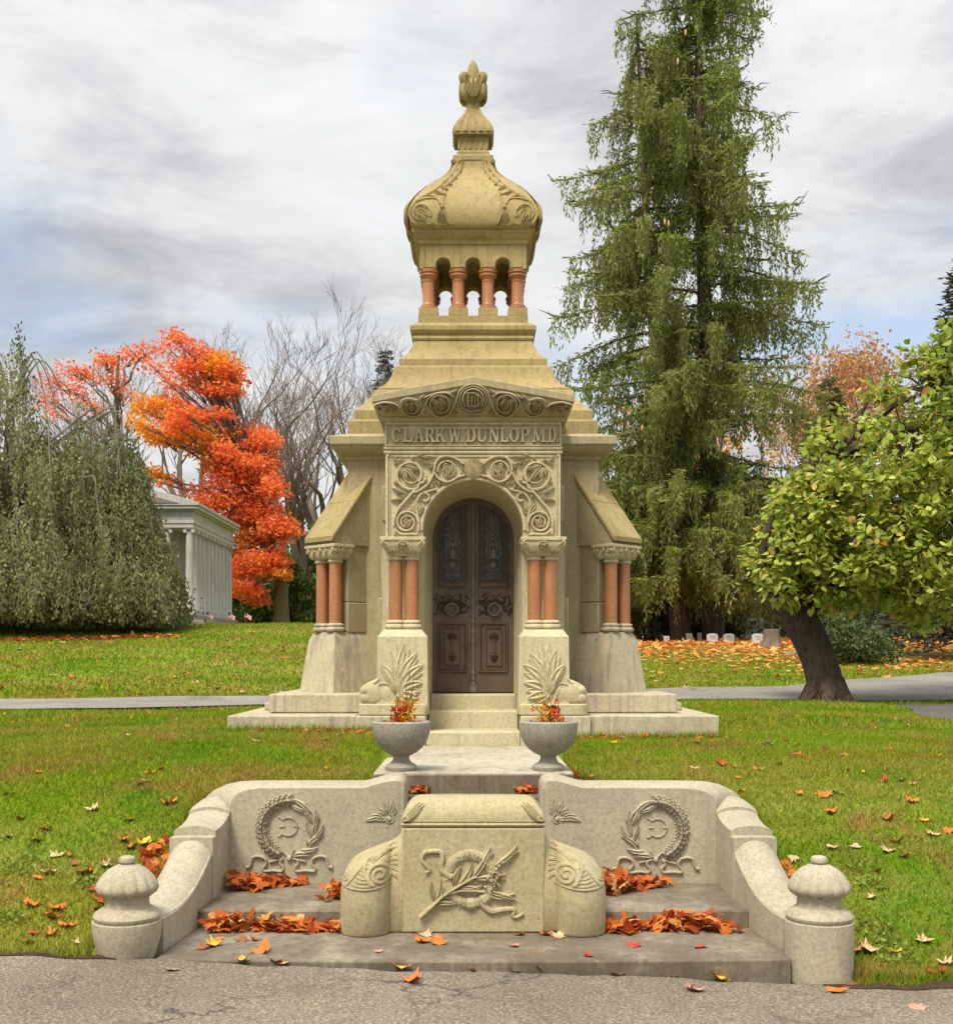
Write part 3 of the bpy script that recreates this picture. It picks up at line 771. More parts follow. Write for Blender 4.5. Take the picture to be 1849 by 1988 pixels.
# ---- column pairs beside the door
colmesh = None
def shaft(name, x, y, z0, z1, rad, par, mat):
    b = MB(); b.lathe([(rad, z0), (rad*1.01, z0+(z1-z0)*0.3), (rad*0.97, z1)], x, y, 24); return b.build(name, mat, par, WP[maus.name])
def torus_base(x, y, z0, rad):
    b = MB(); P = []
    for zc, rr_, h in ((z0+0.027, rad*1.20, 0.026), (z0+0.071, rad*1.12, 0.018)):
        for k in range(7):
            a = R(-90+180*k/6); P.append((rr_+h*0.9*math.cos(a), zc+h*math.sin(a)))
    P.append((rad*0.99, z0+0.095)); P.append((rad*0.99, z0+0.10)); b.lathe(P, x, y, 28); return b
for s in (-1, 1):
    cx = s*0.704
    pd = MB(); pd.loft([[(cx-h, yf, z), (cx+h, yf, z), (cx+h, 12.36, z), (cx-h, 12.36, z)] for h, yf, z in ((0.256, 11.755, ZL+0.01), (0.246, 11.775, 2.00), (0.19, 11.84, 2.072), (0.10, 11.9, 2.074))])
    ped_i = part(pd, 'pedestal', M['front'], bevel=0.012)
    for dx in (-0.081, 0.081):
        part(torus_base(cx+dx, 12.0, 2.076, 0.069), 'column_base', M['front'])
        shaft('column', cx+dx, 12.0, 2.17, 2.80, 0.069, maus, M['red'])
    cp = MB()
    for dx in (-0.081, 0.081):
        cp.lathe([(0.075, 2.776), (0.084, 2.782), (0.084, 2.798), (0.074, 2.804), (0.078, 2.83), (0.095, 2.87), (0.12, 2.905)], cx+dx, 12.0, 24)
    cp.loft([[(cx-a, 12.0-c, z), (cx+a, 12.0-c, z), (cx+a, 12.34, z), (cx-a, 12.34, z)] for a, c, z in ((0.150, 0.085, 2.815), (0.170, 0.105, 2.85), (0.200, 0.135, 2.895), (0.214, 0.15, 2.93), (0.214, 0.15, 2.962), (0.228, 0.165, 2.964), (0.228, 0.165, 3.0))])
    capi = part(cp, 'capital', M['front'], bevel=0.006)
    r = RL(lambda u, v, h, cx=cx: (cx+u, 12.0-(0.085+0.065*min(1, max(0, (v-2.815)/0.11)))-h, v))
    for q in (-1, 1):
        r.spiral((q*0.186, 2.925), 0.034, 0.006, 90, 1.6, 0.011, 0.028, -q)
        for k in range(5): r.leaf((q*(0.02+0.028*k), 2.822), (q*(0.045+0.034*k), 2.905-0.006*k), 0.016, 0.022, 0.12*q)
    r.spiral((0, 2.905), 0.05, 0.05, 0, 1.0, 0.006, 0.024, 1, (1, 1))
    for k in range(4): a = R(45+90*k); r.leaf((0, 2.905), (0.044*math.cos(a), 2.905+0.044*math.sin(a)), 0.016, 0.03)
    part(r, 'capital_carving', M['front'], capi)
    # base block and reclining scroll beside the steps
    x0, x1 = 0.466, 1.138
    oz = [(x1-0.10, 11.70), (x0, 11.70)]
    plan = [(x0, 11.70)] + [(x1-0.11+0.11*math.sin(R(a)), 11.81-0.11*math.cos(R(a))) for a in range(0, 91, 15)] + [(x1, 12.228), (x0, 12.228)]
    b = MB(); b.loft([[(s*x, y, z) for x, y in plan] for z in (ZL+0.004, ZL+0.09, ZL+0.118)]); part(b, 'scroll_base', M['front'], bevel=0.012)
    def zz(u, v, Y=11.78): px, py = (1100+u/2.209)/1.956, (2000+v/2.209)/1.956; return ((px-CX)*Y/F*(-s), Z(py, Y))
    prof = crv([(748, 1482), (640, 1482), (592, 1476), (578, 1420), (590, 1358), (630, 1322), (700, 1287), (748, 1266)], 4)
    b = MB(); rings = []
    for dy, k in ((0.0, 0.93), (0.03, 0.985), (0.08, 1.0), (0.30, 1.0), (0.36, 0.96)):
        c0 = zz(760, 1482)
        rings.append([(c0[0]+(zz(*p)[0]-c0[0])*k, 11.765+dy, c0[1]+(zz(*p)[1]-c0[1])*k) for p in prof])
    b.loft(rings); scr = part(b, 'lying_scroll', M['front'])
    r = RL(lambda u, v, h: (zz(u, v)[0], 11.768-h, zz(u, v)[1]))
    r.spiral((800, 1400), 105, 40, 150, 1.1, 8, 0.016, 1, (1, .7)); r.bump((630, 1375), 40, 0.03, 12); r.bump((630, 1435), 44, 0.03, 12)
    r.bump((800, 1400), 60, 0.02, 14); r.bump((700, 1400), 85, 0.03, 16); r.rib([(748, 1275), (700, 1330), (690, 1420), (720, 1470)], 8, 0.016)
    part(r, 'scroll_volute', M['front'], scr)
    r = RL(lambda u, v, h: (zz(u, v, 11.77)[0], 11.757+0.02*max(0, (1490-v)/550)-h, zz(u, v, 11.77)[1])); 
    tips = [(765, 1185, .1), (770, 1160, .1), (808, 1100, .08), (845, 1040, .06), (900, 985, .03), (960, 985, -.02), (1005, 1030, -.05), (1062, 1065, -.08), (1075, 1110, -.09), (1116, 1160, -.1), (1112, 1230, -.12),
            (1108, 1310, -.1), (1095, 1380, -.08), (1080, 1440, -.05), (1010, 1475, 0)]
    for i, (tx, ty, bd) in enumerate(tips):
        r.leaf((895-0.1*(895-tx), 1400-0.35*max(0, 1400-ty)*0.5), (tx, ty), 52, 0.042 if i % 2 else 0.030, bd)
        r.leaf((895, 1395), ((tx+895)/2, (ty+1395)/2), 40, 0.034, bd)
    part(r, 'acanthus_leaf', M['front'], ped_i)

# ---- diagonal corner buttresses with column pairs
K = math.sqrt(0.5)
for s in (-1, 1):
    def W(a, d, z, s=s):            # a along the face, d inwards, z up
        return (s*(1.665-K*a-K*d), 12.94-K*a+K*d, z)
    b = MB(); b.loft([[W(-h, d, z), W(h, d, z), W(h, 0.75, z), W(-h, 0.75, z)] for h, d, z in ((0.30, -0.06, ZU), (0.228, 0.015, 1.985), (0.185, 0.055, 2.068), (0.15, 0.08, 2.07))])
    part(b, 'corner_pedestal', M['plinth'], bevel=0.012)
    bt = MB(); bt.loft([[W(-h, d, z), W(h, d, z), W(h, 0.85, z), W(-h, 0.85, z)] for h, d, z in ((0.205, 0.215, 2.066), (0.205, 0.215, 2.395))]); part(bt, 'corner_pier', M['body'], bevel=0.012)
    bt = MB(); bt.loft([[W(-h, d, z), W(h, d, z), W(h, 0.85, z), W(-h, 0.85, z)] for h, d, z in ((0.20, 0.22, 2.40), (0.20, 0.22, 3.05))]); part(bt, 'corner_pier', M['body'], bevel=0.012)
    for a in (-0.115, 0.115):
        c = W(a, 0.115, 0)
        part(torus_base(c[0], c[1], 2.072, 0.070), 'column_base', M['plinth'])
        shaft('column', c[0], c[1], 2.165, 2.85, 0.070, maus, M['red'])
    cp = MB()
    for a in (-0.115, 0.115):
        c = W(a, 0.115, 0); cp.lathe([(0.078, 2.826), (0.086, 2.832), (0.086, 2.848), (0.077, 2.854), (0.084, 2.89), (0.11, 2.93)], c[0], c[1], 24)
    cp.loft([[W(-a, d, z), W(a, d, z), W(a, 0.26-d*0.3, z), W(-a, 0.26-d*0.3, z)] for a, d, z in ((0.19, 0.045, 2.865), (0.215, 0.02, 2.90), (0.238, 0.0, 2.945), (0.238, 0.0, 2.985), (0.262, -0.024, 2.99), (0.262, -0.024, 3.022))])
    capi = part(cp, 'capital', M['front'], bevel=0.006)
    for side in (0, 1):
        wd_ = 0.215 if side == 0 else 0.09
        fm = (lambda u, v, h: W(u, 0.03-0.03*min(1, max(0, (v-2.87)/.08))-h, v)) if side == 0 else (lambda u, v, h: W(0.205+0.03*min(1, max(0, (v-2.87)/.08))+h, 0.12+u, v))
        r = RL(fm); nb = 5 if side == 0 else 3
        for i in range(nb):
            u = -wd_+2*wd_*i/(nb-1)
            r.spiral((u, 2.955), 0.026, 0.005, 80, 1.4, 0.009, 0.03, 1 if i % 2 else -1)
            if i < nb-1: r.leaf((u+wd_/(nb-1)*1.0, 2.868), (u+wd_/(nb-1)*1.0, 2.945), 0.018, 0.024); r.leaf((u+wd_/(nb-1)*0.5, 2.868), (u+wd_/(nb-1)*0.4, 2.935), 0.014, 0.02); r.leaf((u+wd_/(nb-1)*1.5, 2.868), (u+wd_/(nb-1)*1.6, 2.935), 0.014, 0.02)
        part(r, 'capital_carving', M['front'], capi)
    # raking shoulder and its coping stones
    b = MB(); hh = 0.225
    b.loft([[W(a, 0.015, 3.024), W(a, 0.015, 3.10), W(a, 0.88, 3.10+0.865*1.30), W(a, 0.88, 3.024)] for a in (-hh, hh)]); part(b, 'raking_shoulder', M['body'])
    for d0, d1 in ((-0.03, 0.285), (0.29, 0.62), (0.625, 0.9)):
        b = MB(); hc = 0.25; z0 = 3.105
        b.loft([[W(a, d0, z0+(d0-0.015)*1.30), W(a, d0, z0+(d0-0.015)*1.30+0.058), W(a, d1, z0+(d1-0.015)*1.30+0.058), W(a, d1, z0+(d1-0.015)*1.30)] for a in (-hc, hc)]); part(b, 'coping_stone', M['roof'], bevel=0.008)

# ---- cornice and roof courses
def course(name, pr, mat, bevel=0.006): b = MB(); b.sq([tier(*q) for q in pr], 0, YC); return part(b, name, mat, bevel=bevel)
course('cornice', [(243, 894), (249, 892), (249, 886), (253, 884), (261, 880), (269, 874), (274, 867), (276, 863), (279, 862), (279, 846), (243, 842)], M['body'])
course('roof_course', [(242.5, 848), (242.5, 817), (232, 815), (232, 796), (229, 795), (218, 788), (207, 779), (198, 769), (192, 758), (150, 750)], M['roof'])
course('roof_course', [(185.5, 770), (185.5, 752), (184, 751.5), (176, 749), (168, 743), (161, 734), (156, 723), (153.5, 712), (130, 706)], M['roof'])
course('roof_course', [(143.5, 714), (143.5, 696), (142, 695.5), (135, 692), (126, 684), (119, 673), (114, 660), (112, 655), (90, 650)], M['roof'])
course('tower_cornice', [(111, 663), (116.5, 660), (118, 656), (116.5, 652), (114, 650), (118, 647), (121, 642), (122.5, 640), (122.5, 631), (107, 626)], M['roof'])
zb0, zb1, zb2 = tier(106.5, 628)[1], tier(106.5, 612)[1], tier(106.5, 596.7)[1]
HB = tier(106.5, 612)[0]
b = MB(); b.box(-HB, HB, YC-HB, YC+HB, zb0-0.03, zb1); bel = part(b, 'belfry_floor', M['roof'], bevel=0.006)
zc1 = tier(106, 520.4)[1]
cc_ = [-0.524, -0.1745, 0.1745, 0.524]
spots = [(a, c) for a in cc_ for c in cc_ if abs(a) > 0.5 or abs(c) > 0.5]
bm = MB(); bm.box(-0.114, 0.114, -0.114, 0.114, 0, zb2-zb1)
colm = MB(); hcol = zc1-zb2
colm.lathe([(0.108, 0), (0.112, 0.012), (0.108, 0.03), (0.094, 0.034), (0.094, 0.05), (0.078, 0.062), (0.0735, 0.075), (0.071, hcol*0.70), (0.078, hcol*0.715), (0.078, hcol*0.735), (0.072, hcol*0.75), (0.076, hcol*0.79), (0.098, hcol*0.83), (0.107, hcol*0.86), (0.105, hcol*0.89), (0.094, hcol*0.90), (0.094, hcol*0.92), (0.112, hcol*0.935), (0.114, hcol)], 0, 0, 24)
mer0 = col0 = None
for x, y in spots:
    if mer0 is None:
        mer0 = bm.build('belfry_block', M['roof'], bel, (0, 0, 0), bevel=0.006); col0 = colm.build('belfry_column', M['red'], maus, (0, 0, 0))
        om, oc = mer0, col0
    else:
        om = link('belfry_block', mer0.data, bel, (0, 0, 0), 0.006); oc = link('belfry_column', col0.data, maus, (0, 0, 0))
    om.location = Vector((x, YC+y, zb1+0.001))-WP[maus.name]; oc.location = Vector((x, YC+y, zb2))-WP[maus.name]
# arcade walls
hw, zt = tier(103, 474)
for k in range(4):
    b = MB(); xsn = sorted(set([-hw, hw] + [c+0.086*math.cos(R(t)) for c in (-0.349, 0, 0.349) for t in range(0, 181, 12)] + [c+q*0.0861 for c in (-0.349, 0, 0.349) for q in (-1, 1)]))
    def low(x):
        for c in (-0.349, 0, 0.349):
            if abs(x-c) <= 0.08601: return zc1+0.035+math.sqrt(max(0, 0.086**2-(x-c)**2))
        return zc1
    th = 0.19; vv = []
    inn = hw-th if k % 2 else hw
    def rot(x, y, z): c_, s_ = ((1, 0), (0, 1), (-1, 0), (0, -1))[k]; return (x*c_-y*s_, YC+x*s_+y*c_, z)
    for x in xsn:
        xi_ = max(-(hw-0.001), min(hw-0.001, x)) if k % 2 == 0 else max(-(hw-th), min(hw-th, x))
        xf = xi_ if k % 2 else x
        vv += [rot(xf, -hw+(0.0005 if k % 2 else 0), low(x)), rot(xf, -hw+(0.0005 if k % 2 else 0), zt), rot(xf, -hw+th, low(x)), rot(xf, -hw+th, zt)]
    fs = []
    for i in range(len(xsn)-1):
        a = i*4; c = a+4
        fs += [(a, c, c+1, a+1), (a+2, a+3, c+3, c+2), (a, a+2, c+2, c)]
    m_ = (len(xsn)-1)*4
    fs += [(0, 1, 3, 2), (m_, m_+2, m_+3, m_+1)]
    b.add(vv, fs); aw = part(b, 'belfry_arcade', M['roof'])
    b = MB()
    for c in (-0.349, 0, 0.349):
        b.tube([rot(c+0.104*math.cos(R(t)), -hw-0.004, zc1+0.035+0.104*math.sin(R(t))) for t in range(-10, 191, 10)], 0.012, 6)
        if c < 0.3: b.tube([rot(c+0.11, -hw-0.004, zc1+0.022), rot(c+0.239, -hw-0.004, zc1+0.022)], 0.009, 6)
    b.tube([rot(-hw+0.05, -hw-0.004, zc1+0.022), rot(-0.46, -hw-0.004, zc1+0.022)], 0.009, 6); b.tube([rot(hw-0.05, -hw-0.004, zc1+0.022), rot(0.46, -hw-0.004, zc1+0.022)], 0.009, 6)
    for q in (-1, 1): b.tube([rot(q*(hw-0.05), -hw-0.004, zc1+0.022), rot(q*(hw-0.05), -hw-0.004, zt-0.02)], 0.008, 6)
    part(b, 'arch_trim', M['roof'], aw)
b = MB(); b.box(-hw+0.12, hw-0.12, YC-hw+0.12, YC+hw-0.12, zt-0.03, zt+0.02); part(b, 'belfry_ceiling', M['roof'])
course('dome_cornice', [(103, 475), (106.5, 473), (107, 469.5), (106, 466.5), (106, 465), (109, 462), (114, 457), (117, 452), (118.5, 451), (118.5, 442.5), (100, 440)], M['roof'])
DP = [(117, 444), (122.5, 443), (126, 438.5), (128.5, 431), (130, 421), (130, 413), (129.2, 406), (127, 399.5), (123.5, 392), (118, 384), (111, 376), (102, 368), (91, 360), (79, 353), (66, 346), (55, 340), (47, 335), (42.5, 330.5), (40, 326), (38.3, 319), (38, 309)]
b = MB(); rings = []
for q in DP:                                                                  # square plan with softly rounded corners
    h_, z_ = tier(*q); ring = []
    for k in range(64):
        a = 2*math.pi*(k+.5)/64; c_, s_ = math.cos(a), math.sin(a); e_ = 2/9.0
        ring.append((h_*math.copysign(abs(c_)**e_, c_), YC+h_*math.copysign(abs(s_)**e_, s_), z_))
    rings.append(ring)
b.loft(rings); dome = part(b, 'dome', M['roof'], ang=55)
dy_ = np.array([q[1] for q in DP])[::-1]; dp_ = np.array([q[0] for q in DP])[::-1]
def domemap(side):
    def fn(u, v, h):
        px, py = 787.3+u/3.927, 286.3+v/3.927
        p = float(np.interp(py, dy_, dp_)); hw_, z = tier(p, py); hw_ += h*0.9; z += h*0.4
        fx = max(-.965, min(.965, (px-920.6)/p))
        if side == 0: return (fx*hw_, YC-hw_, z)
        if side == 1: return (-fx*hw_, YC-hw_, z)
        if side == 2: return (-hw_, YC-(-fx)*-hw_*-1 if False else YC+fx*hw_, z)
        return (hw_, YC+fx*hw_, z)
    return fn
for side in range(4):
    r = RL(domemap(side)); H = 0.034
    rows_ = []
    for v_ in (96, 130, 190, 240, 290, 330, 370, 410, 440, 480, 520, 560, 598):
        ui = float(np.interp(v_, [96, 130, 190, 240, 290, 330, 370, 410, 440, 520, 600], [452, 446, 432, 385, 345, 322, 312, 300, 308, 316, 330]))
        pw = float(np.interp(286.3+v_/3.927, dy_, dp_)); uo = (920.6-pw*.955-787.3)*3.927
        rows_.append([r.fn(uo+(ui-uo)*t_, v_, h_) for t_, h_ in ((0, .004), (.25, .012), (.6, .016), (.93, .016), (.99, .012), (1, -.006))])
    r.loft(rows_, False, False, closed=False)
    r.spiral((135, 510), 78, 20, 20, 1.7, 11, H, -1); acanth(r, (120, 470), (165, 575), 22, H*1.3, 5, .9)
    r.rib([(420, 110), (395, 170), (330, 250), (240, 330), (130, 395), (70, 450), (50, 520), (80, 590)], 12, H)
    r.rib([(440, 120), (430, 180), (370, 255), (320, 300)], 9, H); r.rib([(280, 440), (255, 400), (190, 395), (120, 410)], 9, H)
    for a, c in (((400, 165), (440, 190)), ((370, 210), (405, 240)), ((330, 250), (365, 290)), ((280, 295), (335, 325)), ((230, 330), (320, 365)), ((180, 370), (245, 385)), ((395, 130), (375, 95)), ((420, 130), (450, 100))): r.leaf(a, c, 17, H, 0.1)
    for a in range(5): r.leaf((290, 470), (255+18*a, 605-abs(a-2)*12), 13, H)
    r.bump((292, 462), 18, H*1.2); r.rib([(320, 520), (335, 580), (360, 605), (385, 600)], 8, H); r.rib([(240, 590), (180, 606), (110, 595)], 10, H)
    part(r, 'dome_acanthus', M['roof'], dome)
course('dome_plinth', [(38, 312), (39.3, 310), (39.3, 300.5), (31.5, 299.5), (31.5, 293.5), (28, 292), (28, 264.5), (31.5, 263.5), (31.5, 260.5), (25, 258)], M['roof'])
hn, _ = tier(28, 280)
for k in range(4):
    c_, s_ = ((1, 0), (0, 1), (-1, 0), (0, -1))[k]
    for i in range(6):
        u = -hn+0.008+(2*hn-0.016)*i/5; b = MB(); z0, z1 = tier(28, 289)[1], tier(28, 267)[1]
        b.tube([(u*c_+hn*s_, YC+u*s_-hn*c_, z0), (u*c_+hn*s_, YC+u*s_-hn*c_, z1)], 0.0125, 6); part(b, 'flute_rib', M['roof'])
SP = [(31, 261), (37, 260), (38.2, 256), (38.2, 251), (36.5, 244), (33, 237.5), (29, 232), (24, 226.5), (19, 221), (15.5, 216), (13.5, 211), (12.6, 205)]
sm_ = course('finial_bulb', SP, M['roof'], 0)
sy_ = np.array([q[1] for q in SP])[::-1]; sp_ = np.array([q[0] for q in SP])[::-1]
for side in range(4):
    c_, s_ = ((1, 0), (0, 1), (-1, 0), (0, -1))[side]
    def fn(u, v, h, c_=c_, s_=s_):
        p = float(np.interp(v, sy_, sp_)); hh_, z = tier(p, v); hh_ += h
        x, y = u*hh_, -hh_; return (x*c_-y*s_, YC+x*s_+y*c_, z)
    r = RL(fn)
    for i in range(5):
        q = (i-2)*0.38
        r.rib([(q*0.75, 213), (q*0.9, 225), (q, 240), (q, 254)], 0.15, 0.014, 4, (0.5, 1))
    part(r, 'gadroon', M['roof'], sm_)
course('finial_neck', [(13.4, 214), (13.4, 203), (11.5, 202.5), (11.5, 197), (10, 196)], M['roof'])
b = MB(); b.lathe([tier(*q) for q in ((11, 198), (13, 194), (17, 188), (23, 181), (26, 173), (25, 166), (22, 158), (18, 152), (13.5, 150), (13, 145), (12.4, 138), (10.5, 130), (8.5, 124), (5, 118.5), (1, 116.2))], 0, YC, 20); fin_ = part(b, 'finial_bud', M['roof'])
for k in range(4):
    a = R(45+90*k); dx, dy = math.cos(a), math.sin(a); b = MB()
    zz0, zz1, zz2 = tier(20, 186)[1], tier(24, 168)[1], tier(25, 150)[1]
    P = [(0.07, zz0), (0.15, (zz0+zz1)/2-0.03), (0.165, zz1), (0.145, (zz1+zz2)/2), (0.165, zz2-0.03), (0.185, zz2+0.015), (0.165, zz2+0.05), (0.12, zz2+0.045), (0.105, zz2+0.005), (0.13, zz2-0.01)]
    b.tube([(dx*q[0], YC+dy*q[0], q[1]) for q in crv(P, 4)], 0.045, 8); part(b, 'finial_volute', M['roof'], fin_)
    a = R(90*k); dx, dy = math.cos(a), math.sin(a); r = RL(lambda u, v, h: (dx*(0.145+h)-dy*u, YC+dy*(0.145+h)+dx*u, v))
    for q in (-2, -1, 0, 1, 2): r.leaf((q*0.012, zz0-0.02), (q*0.055, zz2+0.02-0.03*abs(q)), 0.026, 0.03)
    part(r, 'finial_palmette', M['roof'], fin_)

# ---- bronze doors
YD = 12.86; ZS = 1.404
def dm(mir):
    def fn(u, v, h):
        px = 828.2+u/4.863; py = (956+v/4.863)
        xx = X(px, YD)
        return ((-xx if mir else xx), YD-h, Z(py, YD))
    return fn
for mir in (False, True):
    sg = 1 if mir else -1; RD = 0.436; b = MB()
    poly = [(0.004, ZS+0.012), (RD, ZS+0.012)] + [(RD*math.cos(R(a)), ZA+RD*math.sin(R(a))) for a in range(0, 88, 4)] + [(0.004, ZA+RD)]
    b.prism([(sg*x, z) for x, z in poly], YD, YD+0.06); leafd = part(b, 'door_leaf', M['bronze'])
    f = dm(mir)
    # near-black sheet in place of the dark recess behind the grille, following the arch
    gp = [(112, 850), (375, 850), (375, 120), (330, 130), (270, 165), (210, 215), (160, 275), (125, 345), (112, 420)]
    b = MB(); b.add([f(u, v, 0.004) for u, v in gp], [tuple(range(len(gp)))]); part(b, 'grille_backing', M['dark'], leafd, smooth=False)
    r = RL(f)
    for path in ([(165, 845), (165, 290)], [(325, 845), (325, 150)], [(112, 895), (112, 400), (150, 300), (230, 205), (320, 140), (378, 120)], [(378, 895), (378, 120)], [(108, 895), (380, 895)], [(165, 840), (325, 840)]):
        r.rib(path, 9, 0.022, 0 if len(path) == 2 else 5)
    part(r, 'grille_frame', M['bronze'], leafd)
    r = RL(f)
    for k in range(4):                                                       # scrollwork of the grille
        for q in (-1, 1):
            cx_ = 245+q*38
            r.spiral((cx_, 790-75*k if k < 2 else 790-75*k-150), 33, 8, 90+90*q, 1.5, 6, 0.016, q)
            r.rib([(245, 820-75*k if k < 2 else 670-75*k), (245+q*30, 800-75*k if k < 2 else 650-75*k), (245+q*70, 770-75*k if k < 2 else 620-75*k)], 5, 0.014)
    for q in (-1, 1):
        r.rib([(245, 625), (245+q*40, 615), (245+q*68, 570), (245+q*60, 500), (245+q*70, 440)], 8, 0.02); r.rib([(245+q*20, 600), (245+q*35, 520), (245+q*20, 440), (245+q*40, 380)], 8, 0.018)
        r.spiral((245+q*42, 350), 32, 8, -90, 1.4, 6, 0.015, -q); r.spiral((245+q*40, 280), 28, 8, 90, 1.3, 6, 0.015, q); r.rib([(245, 330), (245+q*24, 250), (245+q*10, 180)], 6, 0.014)
        for k in range(9): r.leaf((138 if q < 0 else 352, 830-62*k), (150 if q < 0 else 362, 790-62*k), 9, 0.014, 0.2); r.leaf((138 if q < 0 else 352, 830-62*k), (126 if q < 0 else 342, 790-62*k), 9, 0.014, -0.2)
    r.bump((245, 685), 44, 0.022, 10); r.rib([(245, 620), (245, 540)], 26, 0.03, 3, (1.2, .8)); r.bump((245, 490), 26, 0.03); r.rib([(245, 450), (245, 150)], 5, 0.014, 0)
    for k in range(8): a = R(45*k); r.leaf((245, 685), (245+52*math.cos(a), 685+52*math.sin(a)), 14, 0.026)
    part(r, 'grille', M['verdigris'], leafd)
    O2 = (1124.7-956)*4.863
    r = RL(f)
    c = (238, 285+O2)
    r.spiral(c, 56, 56, 0, 1.0, 11, 0.05, 1, (1, 1)); r.bump((238, 225+O2), 14, 0.05); part(r, 'ring_handle', M['verdigris'], leafd)
    r = RL(f)
    for k in range(22):
        a = R(-200+k*11); rr_ = 92+10*math.sin(k*1.7)
        r.leaf((c[0]+rr_*math.cos(a)-10, c[1]-8+rr_*0.85*math.sin(a)), (c[0]+rr_*math.cos(a+0.35), c[1]-8+rr_*0.85*math.sin(a+.35)), 15, 0.022)
    for q in (-1, 1):
        r.rib([(238, 165+O2), (238+q*35, 150+O2), (238+q*65, 140+O2)], 7, 0.018)
        for k in range(26):
            u_, v_ = 238+q*random.uniform(70, 155), random.uniform(150, 335)+O2; a = random.uniform(0, 6.28)
            r.leaf((u_, v_), (u_+26*math.cos(a), v_+26*math.sin(a)), 9, 0.016, .2*q)
    part(r, 'wreath_ornament', M['bronze'], leafd)
    r = RL(f)
    for x0, x1, y0, y1, w_, h_ in ((116, 372, 415, 870, 11, 0.022), (134, 354, 432, 850, 7, 0.012), (167, 314, 458, 812, 8, 0.018)):
        for p0, p1 in (((x0, y0), (x1, y0)), ((x1, y0), (x1, y1)), ((x1, y1), (x0, y1)), ((x0, y1), (x0, y0))): r.rib([(p0[0], p0[1]+O2), (p1[0], p1[1]+O2)], w_, h_, 0)
    part(r, 'panel_moulding', M['bronze'], leafd)
    r = RL(f)
    r.rib([(240, 560+O2), (240, 700+O2)], 16, 0.02, 3, (1.2, .9)); r.rib([(205, 715+O2), (275, 715+O2)], 10, 0.022, 0)
    for k in range(10): a = R(180+20*k); r.leaf((240, 560+O2), (240+48*math.cos(a), 550+O2+52*math.sin(a)), 12, 0.018)
    for k in range(7): a = R(30*k); r.leaf((240, 735+O2), (240+34*math.cos(a), 735+O2+46*math.sin(a)), 12, 0.02)
    part(r, 'torch_ornament', M['bronze'], leafd)
b = MB(); b.tube([(0, YD-0.012, ZS+0.02), (0, YD-0.012, ZA+0.40)], 0.014, 8)
for z, rr_ in ((2.18, 0.024), (2.07, 0.022), (1.96, 0.024), (1.62, 0.024), (1.56, 0.022), (1.5, 0.026)): b.lathe([(0.014, z-0.03), (rr_, z-0.015), (rr_, z+0.015), (0.014, z+0.03)], 0, YD-0.012, 10)
b.box(-0.032, 0.032, YD-0.03, YD, ZS+0.012, ZS+0.09); part(b, 'meeting_bar', M['verdigris'])
# ------------------------------------------------------------------ paved walk and steps in front
wk = root('stone_walk', 'pale stone slab walk with dark stained front edge leading to the door steps', 'walkway', (0, 9.0, 0.6))
b = MB(); b.box(-0.76, 0.765, 9.02, 11.69, 0.56, 0.918); b.build('slab', M['slabface'], wk, bevel=0.014)
b = MB(); b.box(-0.758, 0.763, 8.985, 9.018, 0.5, 0.905); b.build('slab_edge', M['slabdark'], wk, bevel=0.01)
st = root('stone_steps', 'worn granite steps and platform between the two curved wing walls', 'steps', (0, 7.2, -0.1))
def platform_front(x): return 6.70 - 0.045*(1-(x/1.78)**2)
b = MB()
xs_ = np.linspace(-1.80, 1.80, 25); low = []; topv = []
pl = [(x, platform_front(x)) for x in xs_] + [(1.74, 7.6), (-1.74, 7.6)]
b.loft([[(x, y, z) for x, y in pl] for z in (-0.2, 0.09)]); b.build('platform', M['step'], st, bevel=0.012)
for x0, y0, z0, z1 in ((1.74, 7.47, 0.03, 0.20), (0.52, 8.12, 0.1, 0.388), (0.515, 8.47, 0.2, 0.575), (0.51, 8.80, 0.3, 0.762)):
    b = MB(); b.box(-x0, x0, y0, 9.016, z0, z1); b.build('step', M['step'], st, bevel=0.012)

